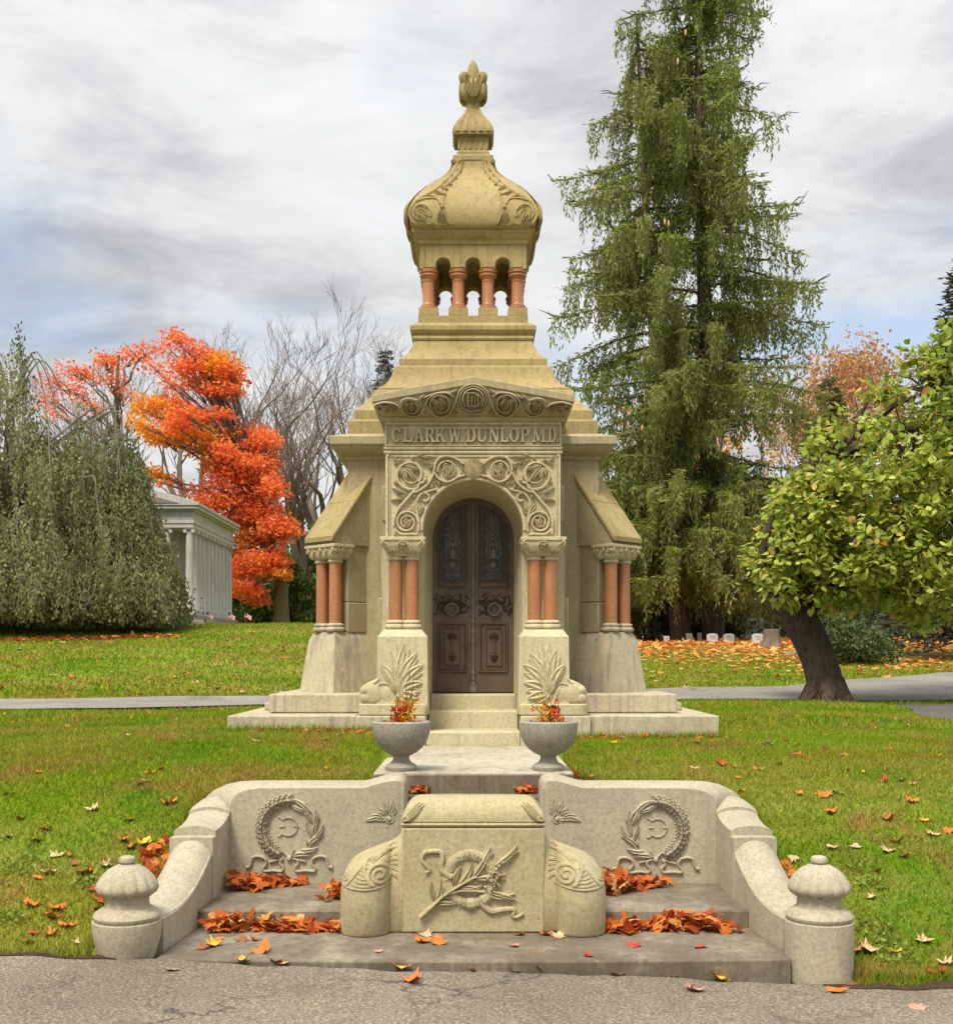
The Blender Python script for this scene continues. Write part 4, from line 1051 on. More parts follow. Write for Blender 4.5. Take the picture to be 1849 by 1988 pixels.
# ------------------------------------------------------------------ curved wing walls with newels
def wing(s, label):
    rt = root('wing_wall', label, 'stone wall', (s*1.3, 8.5, 0.0), 'curved granite wing walls of the entrance')
    b = MB()
    # back wall: front and rear outlines with a softly crowned top
    fr = [(0.49, 0.872), (0.75, 0.872), (1.2, 0.872), (1.50, 0.870), (1.58, 0.862), (1.64, 0.845), (1.685, 0.815), (1.708, 0.775), (1.712, 0.74), (1.712, 0.72), (1.712, 0.70)]
    re = [(0.49, 0.872), (0.75, 0.872), (1.2, 0.872), (1.62, 0.872), (1.74, 0.866), (1.84, 0.845), (1.92, 0.81), (1.975, 0.765), (1.995, 0.72), (2.0, 0.71), (2.0, 0.70)]
    rings = []
    for (x0, z0), (x1, z1) in zip(fr, re):
        ring = [(s*x0, 8.36, -0.1), (s*x0, 8.36, z0)]
        for t, e in ((0.15, 0.016), (0.35, 0.026), (0.5, 0.028), (0.65, 0.026), (0.85, 0.016)):
            ring.append((s*(x0+(x1-x0)*t), 8.36+0.43*t, z0+(z1-z0)*t+e))
        ring += [(s*x1, 8.79, z1), (s*x1, 8.79, -0.1)]
        rings.append(ring)
    b.loft(rings); wl_ = b.build('back_wall', M['bench'], rt, ang=50)
    # swelling end pier beside the gap
    b = MB(); rings = []
    for x, ya, z in ((0.478, .12, .850), (0.482, .165, .882), (0.495, .20, .905), (0.525, .222, .922), (0.565, .226, .925), (0.62, .226, .915), (0.69, .226, .896), (0.76, .220, .876), (0.82, .2135, .868)):
        rings.append([(s*x, 8.575-ya, -0.05), (s*x, 8.575-ya, z)]+[(s*x, 8.575+ya*t, z+.03*(1-t*t)) for t in (-.7, -.35, 0, .35, .7)]+[(s*x, 8.575+ya, z), (s*x, 8.575+ya, -0.05)])
    b.loft(rings); b.build('end_pier', M['bench'], rt, ang=60)
    # the sweeping wing: stations (cx, cy, half width, edge z, crown rise)
    def seg(stn, name, nx=9):
        b = MB(); rings = []
        for (cx, cy, tx, ty, hw_, ze, cr_) in stn:
            l = math.hypot(tx, ty); nx_, ny_ = -ty/l, tx/l
            ring = [(s*(cx+nx_*-hw_), cy+ny_*-hw_, -0.15)]
            for j in range(nx+1):
                q = -1+2*j/nx
                ring.append((s*(cx+nx_*hw_*q), cy+ny_*hw_*q, ze+cr_*(1-abs(q)**2.4)))
            ring.append((s*(cx+nx_*hw_), cy+ny_*hw_, -0.15))
            rings.append(ring)
        b.loft(rings); return b.build(name, M['bench'], rt, ang=40)
    seg([(1.856, 8.785, 0, -1, 0.143, 0.705, 0.055), (1.856, 8.70, 0, -1, 0.143, 0.725, 0.06), (1.856, 8.58, 0, -1, 0.143, 0.735, 0.055), (1.856, 8.45, 0, -1, 0.143, 0.728, 0.045), (1.856, 8.34, 0, -1, 0.143, 0.708, 0.035)], 'fillet')
    seg([(1.856, 8.345, 0, -1, 0.139, 0.692, 0.03), (1.856, 8.25, 0, -1, 0.139, 0.665, 0.03), (1.856, 8.13, 0, -1, 0.139, 0.648, 0.03), (1.856, 8.00, 0, -1, 0.139, 0.640, 0.03), (1.856, 7.90, 0, -1, 0.139, 0.640, 0.03)], 'ramp')
    seg([(1.856, 7.905, 0, -1, 0.143, 0.605, 0.004), (1.856, 7.80, 0, -1, 0.143, 0.605, 0.004)], 'block')
    st_ = []
    for i in range(15):
        t = i/14
        cx = 1.856+0.10*t**1.6; cy = 7.82-0.86*t
        tx, ty = 0.10*1.6*max(t, .001)**0.6, -0.86
        zE = float(np.interp(t, [0, .12, .27, .42, .58, .75, .9, 1], [.515, .465, .404, .345, .303, .277, .268, .265]))
        st_.append((cx, cy, tx, ty, 0.136+0.012*t, zE, 0.085*(1-0.5*t)))
    seg(st_, 'scroll_ramp')
    b = MB()                                                                 # fine lip along the inner edge
    b.tube([(s*(p[0]-0.133), p[1], p[5]+0.004) for p in st_[1:]], 0.011, 6); b.build('edge_lip', M['bench'], rt)
    # newel
    nr = s*1.984; ny = 6.80; KN = 0.944
    def sc_(P): return [(r_*KN, CZ-(CZ-z_)*KN) for r_, z_ in P]
    low_r = 0.205
    prof = [(0.13 if s < 0 else 0.20, -0.16), (0.165 if s < 0 else 0.203, -0.02), (0.195 if s < 0 else 0.206, 0.08), (0.207, 0.15), (0.207, 0.198), (0.190, 0.203), (0.190, 0.209)]
    b = MB(); b.lathe(sc_(prof), nr, ny, 40); b.build('newel_drum', M['bench'], rt)
    b = MB(); b.lathe(sc_([(0.185, 0.207), (0.198, 0.215), (0.202, 0.23), (0.192, 0.25), (0.165, 0.268), (0.135, 0.285), (0.130, 0.315), (0.132, 0.345)]), nr, ny, 40); b.build('newel_torus', M['bench'], rt)
    cap = [(0.128, 0.338), (0.138, 0.345), (0.148, 0.350), (0.150, 0.360), (0.172, 0.366), (0.184, 0.386), (0.187, 0.402), (0.182, 0.42), (0.165, 0.452), (0.140, 0.485), (0.108, 0.512), (0.07, 0.532), (0.045, 0.540), (0.02, 0.542)]
    def mod(a, i):
        if i < 3 or i > 11: return 1
        k = 1-0.10*(1-abs(math.sin(7*a)))**2.0*min(1, (12-i)/4); return k
    b = MB(); b.lathe(sc_(cap), nr, ny, 96, mod); nc = b.build('newel_cap', M['bench'], rt, ang=60)
    b = MB(); b.lathe(sc_([(0.038, 0.538), (0.040, 0.545), (0.050, 0.553), (0.0515, 0.566), (0.046, 0.58), (0.03, 0.588), (0.01, 0.59)]), nr, ny, 24); b.build('knob', M['bench'], nc)
    # laurel and oak wreath carved on the wall
    sx = 4.8658*1.956
    ox, oy = (920/1.956, 2990/1.956) if s < 0 else (2320/1.956, 2990/1.956)
    YW = 8.36
    def fn(u, v, h):
        px, py = ox+u/sx, oy+v/sx
        return (X(px, YW), YW-h, Z(py, YW))
    def mu(u): return u if s < 0 else 1680-u            # the right wreath is the mirror image
    def mv(v): return v if s < 0 else v+25
    r = RL(lambda u, v, h: fn(mu(u), mv(v), h)); H = 0.021
    cxw, cyw, rw, rv = 865, 750, 500, 510
    for k in range(17):                                                       # oak half
        a = R(252-155*k/16)
        for dr in (-1, 1, 0):
            p = (cxw+rw*math.cos(a), cyw-rv*math.sin(a)); a2 = a-(0.20 if dr else 0.26)
            q = (cxw+(rw+dr*112)*math.cos(a2), cyw-(rv+dr*112)*math.sin(a2))
            hh_ = H*(1.15+0.5*random.random()) if dr else H*1.9
            for t_, e_ in ((0.35, 62), (0.7, 48), (1.0, 30)):                 # lobed leaf: three pairs of rounded lobes
                mx, my = p[0]+(q[0]-p[0])*t_, p[1]+(q[1]-p[1])*t_
                dx_, dy_2 = q[0]-p[0], q[1]-p[1]; l_ = math.hypot(dx_, dy_2)
                for sd_ in (-1, 1): r.bump((mx-dy_2/l_*e_*.42*sd_, my+dx_/l_*e_*.42*sd_), e_*.62, hh_*(.75 if t_ < 1 else .6), 7)
            r.leaf(p, q, 26, hh_*1.15, 0.0)
    r.rib([(cxw+505*math.cos(R(a)), cyw-515*math.sin(R(a))) for a in range(-85, 60, 12)], 15, H*0.8, 3)
    for k, (ax, ay, bx, by, wd) in enumerate([(920, 1270, 1270, 1265, 62), (1080, 1160, 1395, 1110, 58), (1210, 1090, 1500, 880, 62), (1310, 960, 1495, 690, 52), (1330, 880, 1430, 570, 52), (1320, 720, 1350, 400, 48), (1300, 660, 1180, 290, 50),
                                     (1250, 480, 900, 215, 60), (1180, 430, 870, 290, 48), (1290, 640, 1100, 440, 45), (1290, 900, 1190, 640, 42), (1200, 1080, 1185, 970, 30), (1290, 960, 1275, 850, 34)]):
        r.leaf((ax, ay), (bx, by), wd, H*1.25, 0.10*(1 if k % 2 else -1))
    r.rib([(760, 1310), (490, 1380)], 20, H, 0); r.rib([(930, 1310), (1170, 1365)], 18, H, 0); r.rib([(740, 1170), (880, 1310)], 16, H, 0); r.rib([(960, 1150), (890, 1290)], 16, H, 0)
    r.bump((865, 1310), 60, H*1.3, 10)
    for q in (-1, 1):                                                         # fluttering ribbon ends
        rp = [(865-q*130, 1320), (865-q*170, 1390), (865-q*110, 1470), (865-q*140, 1545), (865-q*300, 1535), (865-q*460, 1545), (865-q*480, 1490), (865-q*420, 1400), (865-q*450, 1310), (865-q*560, 1270), (865-q*670, 1290), (865-q*700, 1370), (865-q*730, 1460), (865-q*800, 1475)]
        r.rib(rp, 26, H*1.1)
    r.build('wreath', M['bench'], rt)
    r = RL(lambda u, v, h: fn(u, mv(v), h))                                    # letter inside the wreath (reads the same way on both walls)
    r.spiral((850, 725), 168, 168, -128, 0.72, 10, 0.012, 1, (1, 1)); r.rib([(690, 555), (735, 600)], 12, .010, 0); r.rib([(680, 905), (735, 870)], 12, .010, 0); r.rib([(680, 728), (780, 722)], 9, .010, 0); r.rib([(950, 715), (1045, 722)], 9, .010, 0)
    r.rib([(730, 585), (690, 550), (655, 552)], 9, .010); r.rib([(720, 875), (690, 905), (650, 900)], 9, .010)
    r.build('letter', M['bench'], rt)
    # small acanthus spray near the gap
    r = RL(lambda u, v, h: (s*(0.49+0.0+u), YW-h, v))
    r.spiral((0.10, 0.655), 0.036, 0.008, 90, 1.4, 0.010, 0.022, 1); r.bump((0.10, 0.655), 0.02, 0.03)
    for tx, tz in ((0.075, 0.80), (0.05, 0.745), (0.11, 0.785), (0.145, 0.79), (0.15, 0.745), (0.185, 0.735), (0.20, 0.70), (0.235, 0.675), (0.27, 0.635), (0.21, 0.64), (0.16, 0.64)): r.leaf((0.115+0.2*(tx-0.115), 0.66+0.2*(tz-0.66)), (tx, tz), 0.022, 0.024, 0.1)
    r.build('acanthus_spray', M['bench'], rt)
    return rt
wing(-1, 'granite wing wall with rounded newel on the side of the weeping tree')
wing(1, 'granite wing wall with rounded newel on the side of the leaning tree')

# ------------------------------------------------------------------ carved centre block
cb = root('carved_block', 'cream granite block carved with wreath and laurel branch between two scrolled lobes', 'carved stone', (0, 7.45, 0.08))
YB = 7.32
b = MB(); b.box(-0.442, 0.442, YB, 7.72, 0.092, 0.742); b.build('block_body', M['block'], cb, bevel=0.012)
b = MB(); b.loft([[(-0.448+i, YB-0.006+i, z), (0.448-i, YB-0.006+i, z), (0.448-i, 7.726-i, z), (-0.448+i, 7.726-i, z)] for i, z in ((0.03, 0.743), (0.008, 0.748), (0.0, 0.760), (0.008, 0.772), (0.02, 0.776))]); b.build('bead', M['block'], cb)
b = MB(); rings = []
for k in range(0, 91, 9):
    i = 0.145*(1-math.cos(R(k))); z = 0.778+0.140*math.sin(R(k))
    rings.append([(-0.442+i*0.95, YB+0.0+i, z), (0.442-i*0.95, YB+i, z), (0.442-i*0.95, 7.72-i, z), (-0.442+i*0.95, 7.72-i, z)])
b.loft(rings); roll = b.build('rolled_top', M['block'], cb)
for q in (-1, 1):
    r = RL(lambda u, v, h: (q*(0.442-0.138*(1-math.cos(math.asin(min(1, max(0, (v-0.778)/0.141))))) - u*1.0), YB+0.145*(1-math.cos(math.asin(min(1, max(0, (v-0.778)/0.141)))))-h, v))
    r.spiral((0.022, 0.797), 0.020, 0.004, 0, 1.5, 0.007, 0.016, 1)
    for tx, tz in ((0.062, 0.792), (0.085, 0.812), (0.10, 0.836), (0.105, 0.858), (0.10, 0.88), (0.075, 0.89), (0.05, 0.895)): r.leaf((0.018, 0.805), (tx, tz), 0.015, 0.016, -0.1)
    r.build('leaf_carving', M['block'], roll)
    # scrolled lobes
    b = MB(); rings = []
    xc, rr_ = 0.667, 0.152
    tp = [(0.40, 0.70), (0.44, 0.692), (0.47, 0.655), (0.50, 0.628), (0.53, 0.612), (0.58, 0.594), (0.63, 0.575), (0.68, 0.556), (0.72, 0.538), (0.76, 0.512), (0.79, 0.482), (0.81, 0.44), (0.819, 0.36)]
    for x in [0.40, 0.44, 0.47, 0.50, 0.514] + [xc-rr_*math.cos(R(a)) for a in range(8, 180, 8)] + [0.819]:
        d = x-xc
        yf = 7.345-math.sqrt(max(0, rr_**2-d*d)) if abs(d) < rr_ else 7.345
        yf = min(yf, 7.323)
        zt_ = float(np.interp(x, [a for a, _ in tp], [c for _, c in tp]))
        zc_ = min(0.365, zt_-0.02)
        rings.append([(q*x, yf+0.012, 0.093), (q*x, yf, 0.11), (q*x, yf, zc_), (q*x, yf+0.012, zc_+(zt_-zc_)*0.35), (q*x, yf+0.045, zc_+(zt_-zc_)*0.7), (q*x, yf+0.10, zc_+(zt_-zc_)*0.95), (q*x, yf+0.15, zt_), (q*x, 7.66, zt_), (q*x, 7.66, 0.093)])
    b.loft(rings); lob = b.build('scrolled_lobe', M['block'], cb, ang=50)
    sxx = 4.862
    def lm(u, v, h):
        px, py = 654.4+u/sxx, 1595+v/sxx
        x = max(.444, abs(X(px, 7.24))); d = x-xc; z = Z(py, 7.24)
        yf = 7.345-math.sqrt(max(0, rr_**2-d*d)) if abs(d) < rr_ else 7.345
        yf = min(yf, 7.323)
        zt_ = float(np.interp(x, [a for a, _ in tp], [c for _, c in tp])); zc_ = min(0.365, zt_-0.02)
        t = max(0, min(1, (z-zc_)/max(.01, zt_-zc_)))
        yo = float(np.interp(t, [0, .35, .7, .95, 1], [0, .012, .045, .10, .15]))
        return (q*x, yf+yo-h, min(z, zt_)+0.3*h)
    r = RL(lm)
    r.spiral((405, 510), 120, 18, 130, 2.0, 22, 0.012, 1, (1, .7)); r.rib([(290, 345), (255, 430), (280, 530), (350, 605)], 18, 0.010)
    r.rib([(280, 360), (180, 480), (80, 600), (40, 600)], 16, 0.010); r.spiral((52, 530), 40, 8, 20, 1.4, 10, 0.010, 1)
    r.rib([(30, 606), (120, 630), (260, 640), (400, 626), (500, 604)], 8, 0.010)
    for k in range(6): r.rib([(245-22*k, 425+33*k), (262-10*k, 440+34*k), (285+10*k, 445+33*k)], 6, 0.006)
    for (ax, ay, bx, by) in ((400, 400, 560, 345), (390, 420, 565, 395), (430, 430, 565, 445), (470, 450, 565, 500), (330, 400, 545, 285), (310, 390, 545, 240), (480, 500, 560, 570), (300, 380, 490, 275)): r.leaf((ax, ay), (bx, by), 20, 0.008, -0.10)
    r.build('scroll_carving', M['block'], lob)
# carved trophy: wreath ring, laurel branch and ribbons
sx = 3.852*1.956
r = RL(lambda u, v, h: (X(1560/1.956+u/sx, YB), YB-h, Z(3180/1.956+v/sx, YB)))
for k in range(150):
    a = random.uniform(0, 2*math.pi); rr_ = random.gauss(0, 38)
    p = (860+(340+rr_)*math.cos(a), 610+(355+rr_)*math.sin(a))
    r.bump(p, random.uniform(17, 26), 0.03-abs(rr_)*0.0002, 6)
ringp = [(860+340*math.cos(2*math.pi*i/48), 610+355*math.sin(2*math.pi*i/48)) for i in range(49)]
r.rib(ringp, 84, 0.020, 0)
for a0, a1 in ((150, 172), (78, 98), (38, 60)): r.rib([(860+345*math.cos(R(a)), 610+360*math.sin(R(a))) for a in range(a0, a1+1, 5)], 100, 0.036, 2)
r.build('wreath_ring', M['block'], cb)
r = RL(lambda u, v, h: (X(1560/1.956+u/sx, YB), YB-h, Z(3180/1.956+v/sx, YB)))
r.rib([(130, 1160), (300, 1010), (480, 840), (640, 740), (860, 610), (960, 570)], 26, 0.042, 5, (1.2, .8)); r.rib([(480, 860), (600, 800), (800, 770), (1080, 790)], 20, 0.036)
for ax, ay, bx, by, wd, bd in ((660, 720, 890, 370, 75, .12), (640, 720, 730, 420, 55, -.1), (900, 600, 1160, 140, 72, .05), (950, 590, 1200, 230, 58, -.08), (1240, 410, 1550, 120, 68, .08), (1250, 420, 1580, 200, 50, -.06),
                               (660, 740, 1060, 690, 62, .12), (680, 770, 1050, 800, 62, -.14), (920, 600, 1380, 540, 58, .05), (930, 610, 1380, 610, 58, -.06), (1080, 780, 1520, 820, 62, .16), (1100, 790, 1540, 920, 62, -.03), (1110, 800, 1470, 970, 50, -.12),
                               (310, 1010, 660, 980, 55, -.12), (370, 930, 440, 600, 62, .1), (360, 930, 300, 640, 48, -.1), (420, 880, 620, 880, 36, -.1)):
    r.leaf((ax, ay), (bx, by), wd*.85, 0.032, bd)
for k in range(40): r.bump((random.gauss(1220, 55), random.gauss(560, 80)), 24, 0.05, 6)
r.build('laurel_branch', M['block'], cb)
r = RL(lambda u, v, h: (X(1560/1.956+u/sx, YB), YB-h, Z(3180/1.956+v/sx, YB)))
r.rib([(600, 580), (480, 510), (440, 420), (460, 300), (430, 215), (320, 200), (190, 230), (160, 330), (230, 420), (270, 480), (210, 515)], 48, 0.026, 5, (1.2, .45))
r.build('ribbon', M['block'], cb)
r = RL(lambda u, v, h: (X(1560/1.956+u/sx, YB), YB-h, Z(3180/1.956+v/sx, YB)))
r.rib([(1000, 900), (1080, 1010), (1180, 1080), (1300, 1060), (1430, 1045), (1510, 1060), (1490, 1150), (1560, 1160), (1640, 1110)], 58, 0.026, 5, (1.1, .35))
r.build('ribbon', M['block'], cb)

# ------------------------------------------------------------------ urns with withered plants
def urn(cx, cy, label, plabel, seed):
    z0 = 0.918
    u = root('stone_urn', label, 'urn', (cx, cy, z0), 'granite urns on the walk')
    b = MB(); b.lathe([(0.118, z0+0.001), (0.124, z0+0.012), (0.125, z0+0.03), (0.112, z0+0.045), (0.080, z0+0.062), (0.064, z0+0.085), (0.062, z0+0.10), (0.068, z0+0.118)], cx, cy, 36); b.build('foot', M['urn'], u)
    b = MB(); b.lathe([(0.060, z0+0.112), (0.082, z0+0.122), (0.12, z0+0.14), (0.165, z0+0.178), (0.20, z0+0.23), (0.221, z0+0.29), (0.228, z0+0.345), (0.228, z0+0.372), (0.220, z0+0.382), (0.196, z0+0.384), (0.188, z0+0.376), (0.186, z0+0.34), (0.15, z0+0.335)], cx, cy, 48); b.build('bowl', M['urn'], u)
    b = MB(); b.lathe([(0.188, z0+0.30), (0.188, z0+0.352), (0.1, z0+0.358), (0.02, z0+0.362)], cx, cy, 24); b.build('soil', M['soil'], u)
    rg = random.Random(seed)
    p = root('potted_plant', plabel, 'plant', (cx, cy, z0+0.352), 'withered plants in the urns')
    tw = MB(); C = []; A = []; S = []; RN = []
    for k in range(10 if seed == 1 else 8):
        tall = k < (6 if seed == 1 else 4)
        a = rg.uniform(0, 6.28); r0 = rg.uniform(0, 0.05); h = rg.uniform(0.30, 0.46) if tall else rg.uniform(0.12, 0.22); lean = rg.uniform(0.02, 0.15)
        x0, y0 = cx+r0*math.cos(a)+rg.uniform(-.03, .03), cy+r0*math.sin(a)
        P = [(x0+lean*math.cos(a)*t**1.5+0.012*math.sin(7*t+k), y0+lean*math.sin(a)*t**1.5, z0+0.352+h*t) for t in np.linspace(0, 1, 7)]
        tw.tube(P, [0.0042-0.0026*i/6 for i in range(7)], 4)
        for i in range(26 if tall else 20):
            t = rg.uniform(0.05, 0.55) if tall else rg.uniform(.2, 1); j = min(5, int(t*6)); q = P[j]
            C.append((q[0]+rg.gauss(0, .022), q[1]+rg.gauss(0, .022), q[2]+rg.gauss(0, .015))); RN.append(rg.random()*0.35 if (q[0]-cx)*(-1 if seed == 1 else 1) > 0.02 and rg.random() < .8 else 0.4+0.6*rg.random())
    for i in range(60):
        a = rg.uniform(0, 6.28); rr2 = 0.14*math.sqrt(rg.random()); C.append((cx+rr2*math.cos(a), cy+rr2*math.sin(a), z0+0.36+rg.random()*0.03)); RN.append(rg.random())
    tw.build('stem', M['bark'], p)
    leafset('leaves', np.array(C), 0.042, 0.026, M['potplant'], p, np.array(RN))
    return u
# ------------------------------------------------------------------ foliage helpers
TMPL = {
 'diamond': (np.array([(0, 0, 0), (.45, .5, .10), (1, 0, 0), (.45, -.5, .10)]), [(0, 1, 2), (0, 2, 3)]),
 'ovate': (np.array([(0, 0, 0), (.22, .42, .10), (.55, .48, .13), (1, 0, -.05), (.55, -.48, .13), (.22, -.42, .10), (.5, 0, 0)]), [(0, 1, 6), (1, 2, 6), (2, 3, 6), (3, 4, 6), (4, 5, 6), (5, 0, 6)]),
 'spray': (np.array([(0, 0.06, 0), (.35, .5, .05), (.45, .12, 0), (.75, .32, .05), (1, 0, 0), (.75, -.32, .05), (.45, -.12, 0), (.35, -.5, .05), (0, -.06, 0)]), [(0, 1, 2), (2, 3, 4), (4, 5, 6), (6, 7, 8), (0, 2, 6), (0, 6, 8), (2, 4, 6)]),
 'maple': (np.array([(0, .0, 0), (.02, .30, .06), (-.06, .52, .16), (.26, .34, .03), (.34, .60, .12), (.52, .26, .02), (.78, .28, .05), (1.0, 0, .14), (.78, -.28, .05), (.52, -.26, .02), (.34, -.60, .12), (.26, -.34, .03), (-.06, -.52, .16), (.02, -.30, .06), (.38, 0, .0)]),
           [(14, 0, 1), (14, 1, 3), (1, 2, 3), (14, 3, 5), (3, 4, 5), (14, 5, 6), (14, 6, 7), (14, 7, 8), (14, 8, 9), (14, 9, 11), (9, 10, 11), (14, 11, 13), (11, 12, 13), (14, 13, 0)]),
 'blade1': (np.array([(0, .5, 0), (0, -.5, 0), (1, 0, .4)]), [(0, 1, 2)]),
 'blade': (np.array([(0, .5, 0), (0, -.5, 0), (.55, .36, .12), (.55, -.36, .12), (1, 0, .5)]), [(0, 1, 3), (0, 3, 2), (2, 3, 4)]),
}
def unit(v): return v/np.maximum(1e-9, np.linalg.norm(v, axis=-1, keepdims=True))
def leafset(name, C, length, width, mat, parent, rnd=None, axis=None, side=None, tmpl='diamond', jit=0.35, rng=RNG):
    N = len(C)
    if axis is None: axis = rng.normal(size=(N, 3))
    axis = unit(np.asarray(axis, float))
    if side is None: side = rng.normal(size=(N, 3))
    side = unit(side - axis*np.sum(side*axis, -1, keepdims=True)); nor = np.cross(axis, side)
    L = length*(1+jit*rng.uniform(-1, 1, N)); Wd = width*(1+jit*rng.uniform(-1, 1, N))
    T, Fc = TMPL[tmpl]; k = len(T)
    o = world_of(parent)
    V = (np.asarray(C)[:, None, :] - np.array(o)[None, None, :] + axis[:, None, :]*(T[None, :, 0:1]*L[:, None, None]) + side[:, None, :]*(T[None, :, 1:2]*Wd[:, None, None]) + nor[:, None, :]*(T[None, :, 2:3]*Wd[:, None, None]))
    Fa = np.array(Fc)[None]+np.arange(N)[:, None, None]*k
    me = bpy.data.meshes.new(name)
    nf = N*len(Fc)
    me.vertices.add(N*k); me.vertices.foreach_set('co', V.reshape(-1).astype(np.float32))
    me.loops.add(nf*3); me.loops.foreach_set('vertex_index', Fa.reshape(-1).astype(np.int32))
    me.polygons.add(nf); me.polygons.foreach_set('loop_start', np.arange(0, nf*3, 3, dtype=np.int32))
    me.update(calc_edges=True)
    if rnd is None: rnd = rng.random(N)
    at = me.attributes.new('rnd', 'FLOAT', 'POINT'); at.data.foreach_set('value', np.repeat(rnd, k).astype(np.float32))
    me.materials.append(mat)
    return link(name, me, parent, o)
def arc3(a, b, sag, n=7):
    a, b = np.array(a, float), np.array(b, float)
    return [tuple(a+(b-a)*t+np.array([0, 0, sag*4*t*(1-t)])) for t in np.linspace(0, 1, n)]
def wob(P, amp, seed):
    rg = random.Random(seed)
    return [tuple(np.array(p)+(np.array([rg.gauss(0, amp), rg.gauss(0, amp), rg.gauss(0, amp*.5)]) if 0 < i < len(P)-1 else 0)) for i, p in enumerate(P)]

urn(-0.558, 9.20, 'speckled stone urn holding red and yellow sprigs, on the side of the weeping tree', 'tall sprigs with red and yellow leaves in the urn nearer the weeping tree', 1)
urn(0.584, 9.20, 'speckled stone urn holding mostly yellow sprigs, on the side of the leaning tree', 'short yellow and red sprigs in the urn nearer the leaning tree', 2)

# ------------------------------------------------------------------ weeping beech
def weeping(label, domes, n_str, seed, leafmat, base):
    rg = np.random.default_rng(seed)
    t = root('weeping_beech', label, 'tree', base)
    gz0 = base[2]
    br = MB(); C = []; AX = []; RN = []
    tops = MB()
    tr = MB(); tr.tube([(base[0], base[1], gz0-0.3), (base[0]+.1, base[1], gz0+2), (base[0]-.1, base[1]+.2, gz0+5), (base[0], base[1], domes[0][3]-2.5)], [0.5, 0.4, 0.3, 0.12], 10); tr.build('trunk', M['greybark'], t)
    for (dx, dy, rad, zt, wgt) in domes:
        for k in range(5):
            a = rg.uniform(0, 6.28); q = rg.uniform(.25, .6)*rad
            br.tube(crv([(base[0], base[1], zt-3.0), (dx+.45*q*math.cos(a), dy+.45*q*math.sin(a), zt-0.9), (dx+.8*q*math.cos(a), dy+.8*q*math.sin(a), zt-1.8), (dx+q*math.cos(a), dy+q*math.sin(a), zt-3.6)], 4), [0.04-0.0027*i for i in range(13)], 5)
        ncl = int(n_str*wgt/16)
        for c in range(ncl):
            a = rg.uniform(0, 2*math.pi); rr_ = rad*math.sqrt(rg.uniform(0.0, 1.0))
            x, y = dx+rr_*math.cos(a), dy+rr_*math.sin(a)
            if y > dy+rad*0.55: continue
            shade = rg.uniform(0, 1)**1.3
            tier_ = rg.random() if rg.random() < .6 else 0.0
            for s_ in range(16):
                px, py = x+rg.normal(0, .21), y+rg.normal(0, .21)
                rq = math.hypot(px-dx, py-dy)/rad
                top = gz0+(zt-gz0)*max(0.12, 1-0.86*min(1.1, rq)**1.05)+rg.normal(0, .3)+0.5*math.sin(px*2.1)*math.sin(py*1.7+px)
                L = rg.uniform(1.0, 3.0)*(1 if rq > .4 else .8)
                top -= (tier_+rg.normal(0, .04))*max(0, (top-gz0-1.4))                    # lower tiers of the curtain
                L = min(L, top-gz0-rg.uniform(.05, .75))
                if L < 0.5: continue
                ox, oy = (px-dx)/max(.1, rad*rq), (py-dy)/max(.1, rad*rq)
                m = int(L/0.074)
                tt = np.linspace(0, 1, m)
                sway = 0.55*L*0.35
                P = np.stack([px+ox*sway*np.sqrt(tt)+0.07*np.sin(tt*7+px), py+oy*sway*np.sqrt(tt)+.07*np.cos(tt*6+py), top-L*tt+0.25*np.sin(np.pi*np.minimum(1, tt*4))*(1-tt)], -1)
                C.append(P+rg.normal(0, .05, P.shape)); d = rg.normal(0, .42, P.shape); d[:, 2] -= 0.9; AX.append(d)
                RN.append(np.clip(0.62*shade*(1-.35*tt)+0.30*rg.random(m)+0.12*rg.random()-.04, 0, 1))  # clump shading put into the leaf tone, darkening down each strand
                if s_ % 6 == 0: br.tube([tuple(p) for p in P[::max(1, m//6)]], 0.009, 3, False)
    C = np.concatenate(C); AX = np.concatenate(AX); RN = np.concatenate(RN)
    br.build('branches', M['palebark'], t, smooth=False)
    leafset('crown', C, 0.15, 0.076, leafmat, t, RN, AX, rng=rg)
    return t
wx, wy = X(20, 43), 43.0
weeping('grey green weeping beech trailing its branches to the lawn beside the columned temple',
        [(X(22, 43), wy, 4.4, Z(640, 43), .6), (X(183, 42), 41.8, 2.9, Z(750, 41.8), .5), (X(-110, 44), 43, 5.0, Z(690, 43), .35), (X(95, 42), 41, 4.2, Z(790, 41), .5), (X(230, 42), 41.8, 2.5, Z(800, 41.8), .38), (X(275, 42.5), 42.2, 1.6, Z(880, 42.2), .2), (X(20, 40), 40, 4.4, Z(850, 40), .4), (X(130, 40), 40.2, 3.8, Z(880, 40.2), .38)], 3900, 11, M['weep'], (wx, wy, gz(wx, wy)))

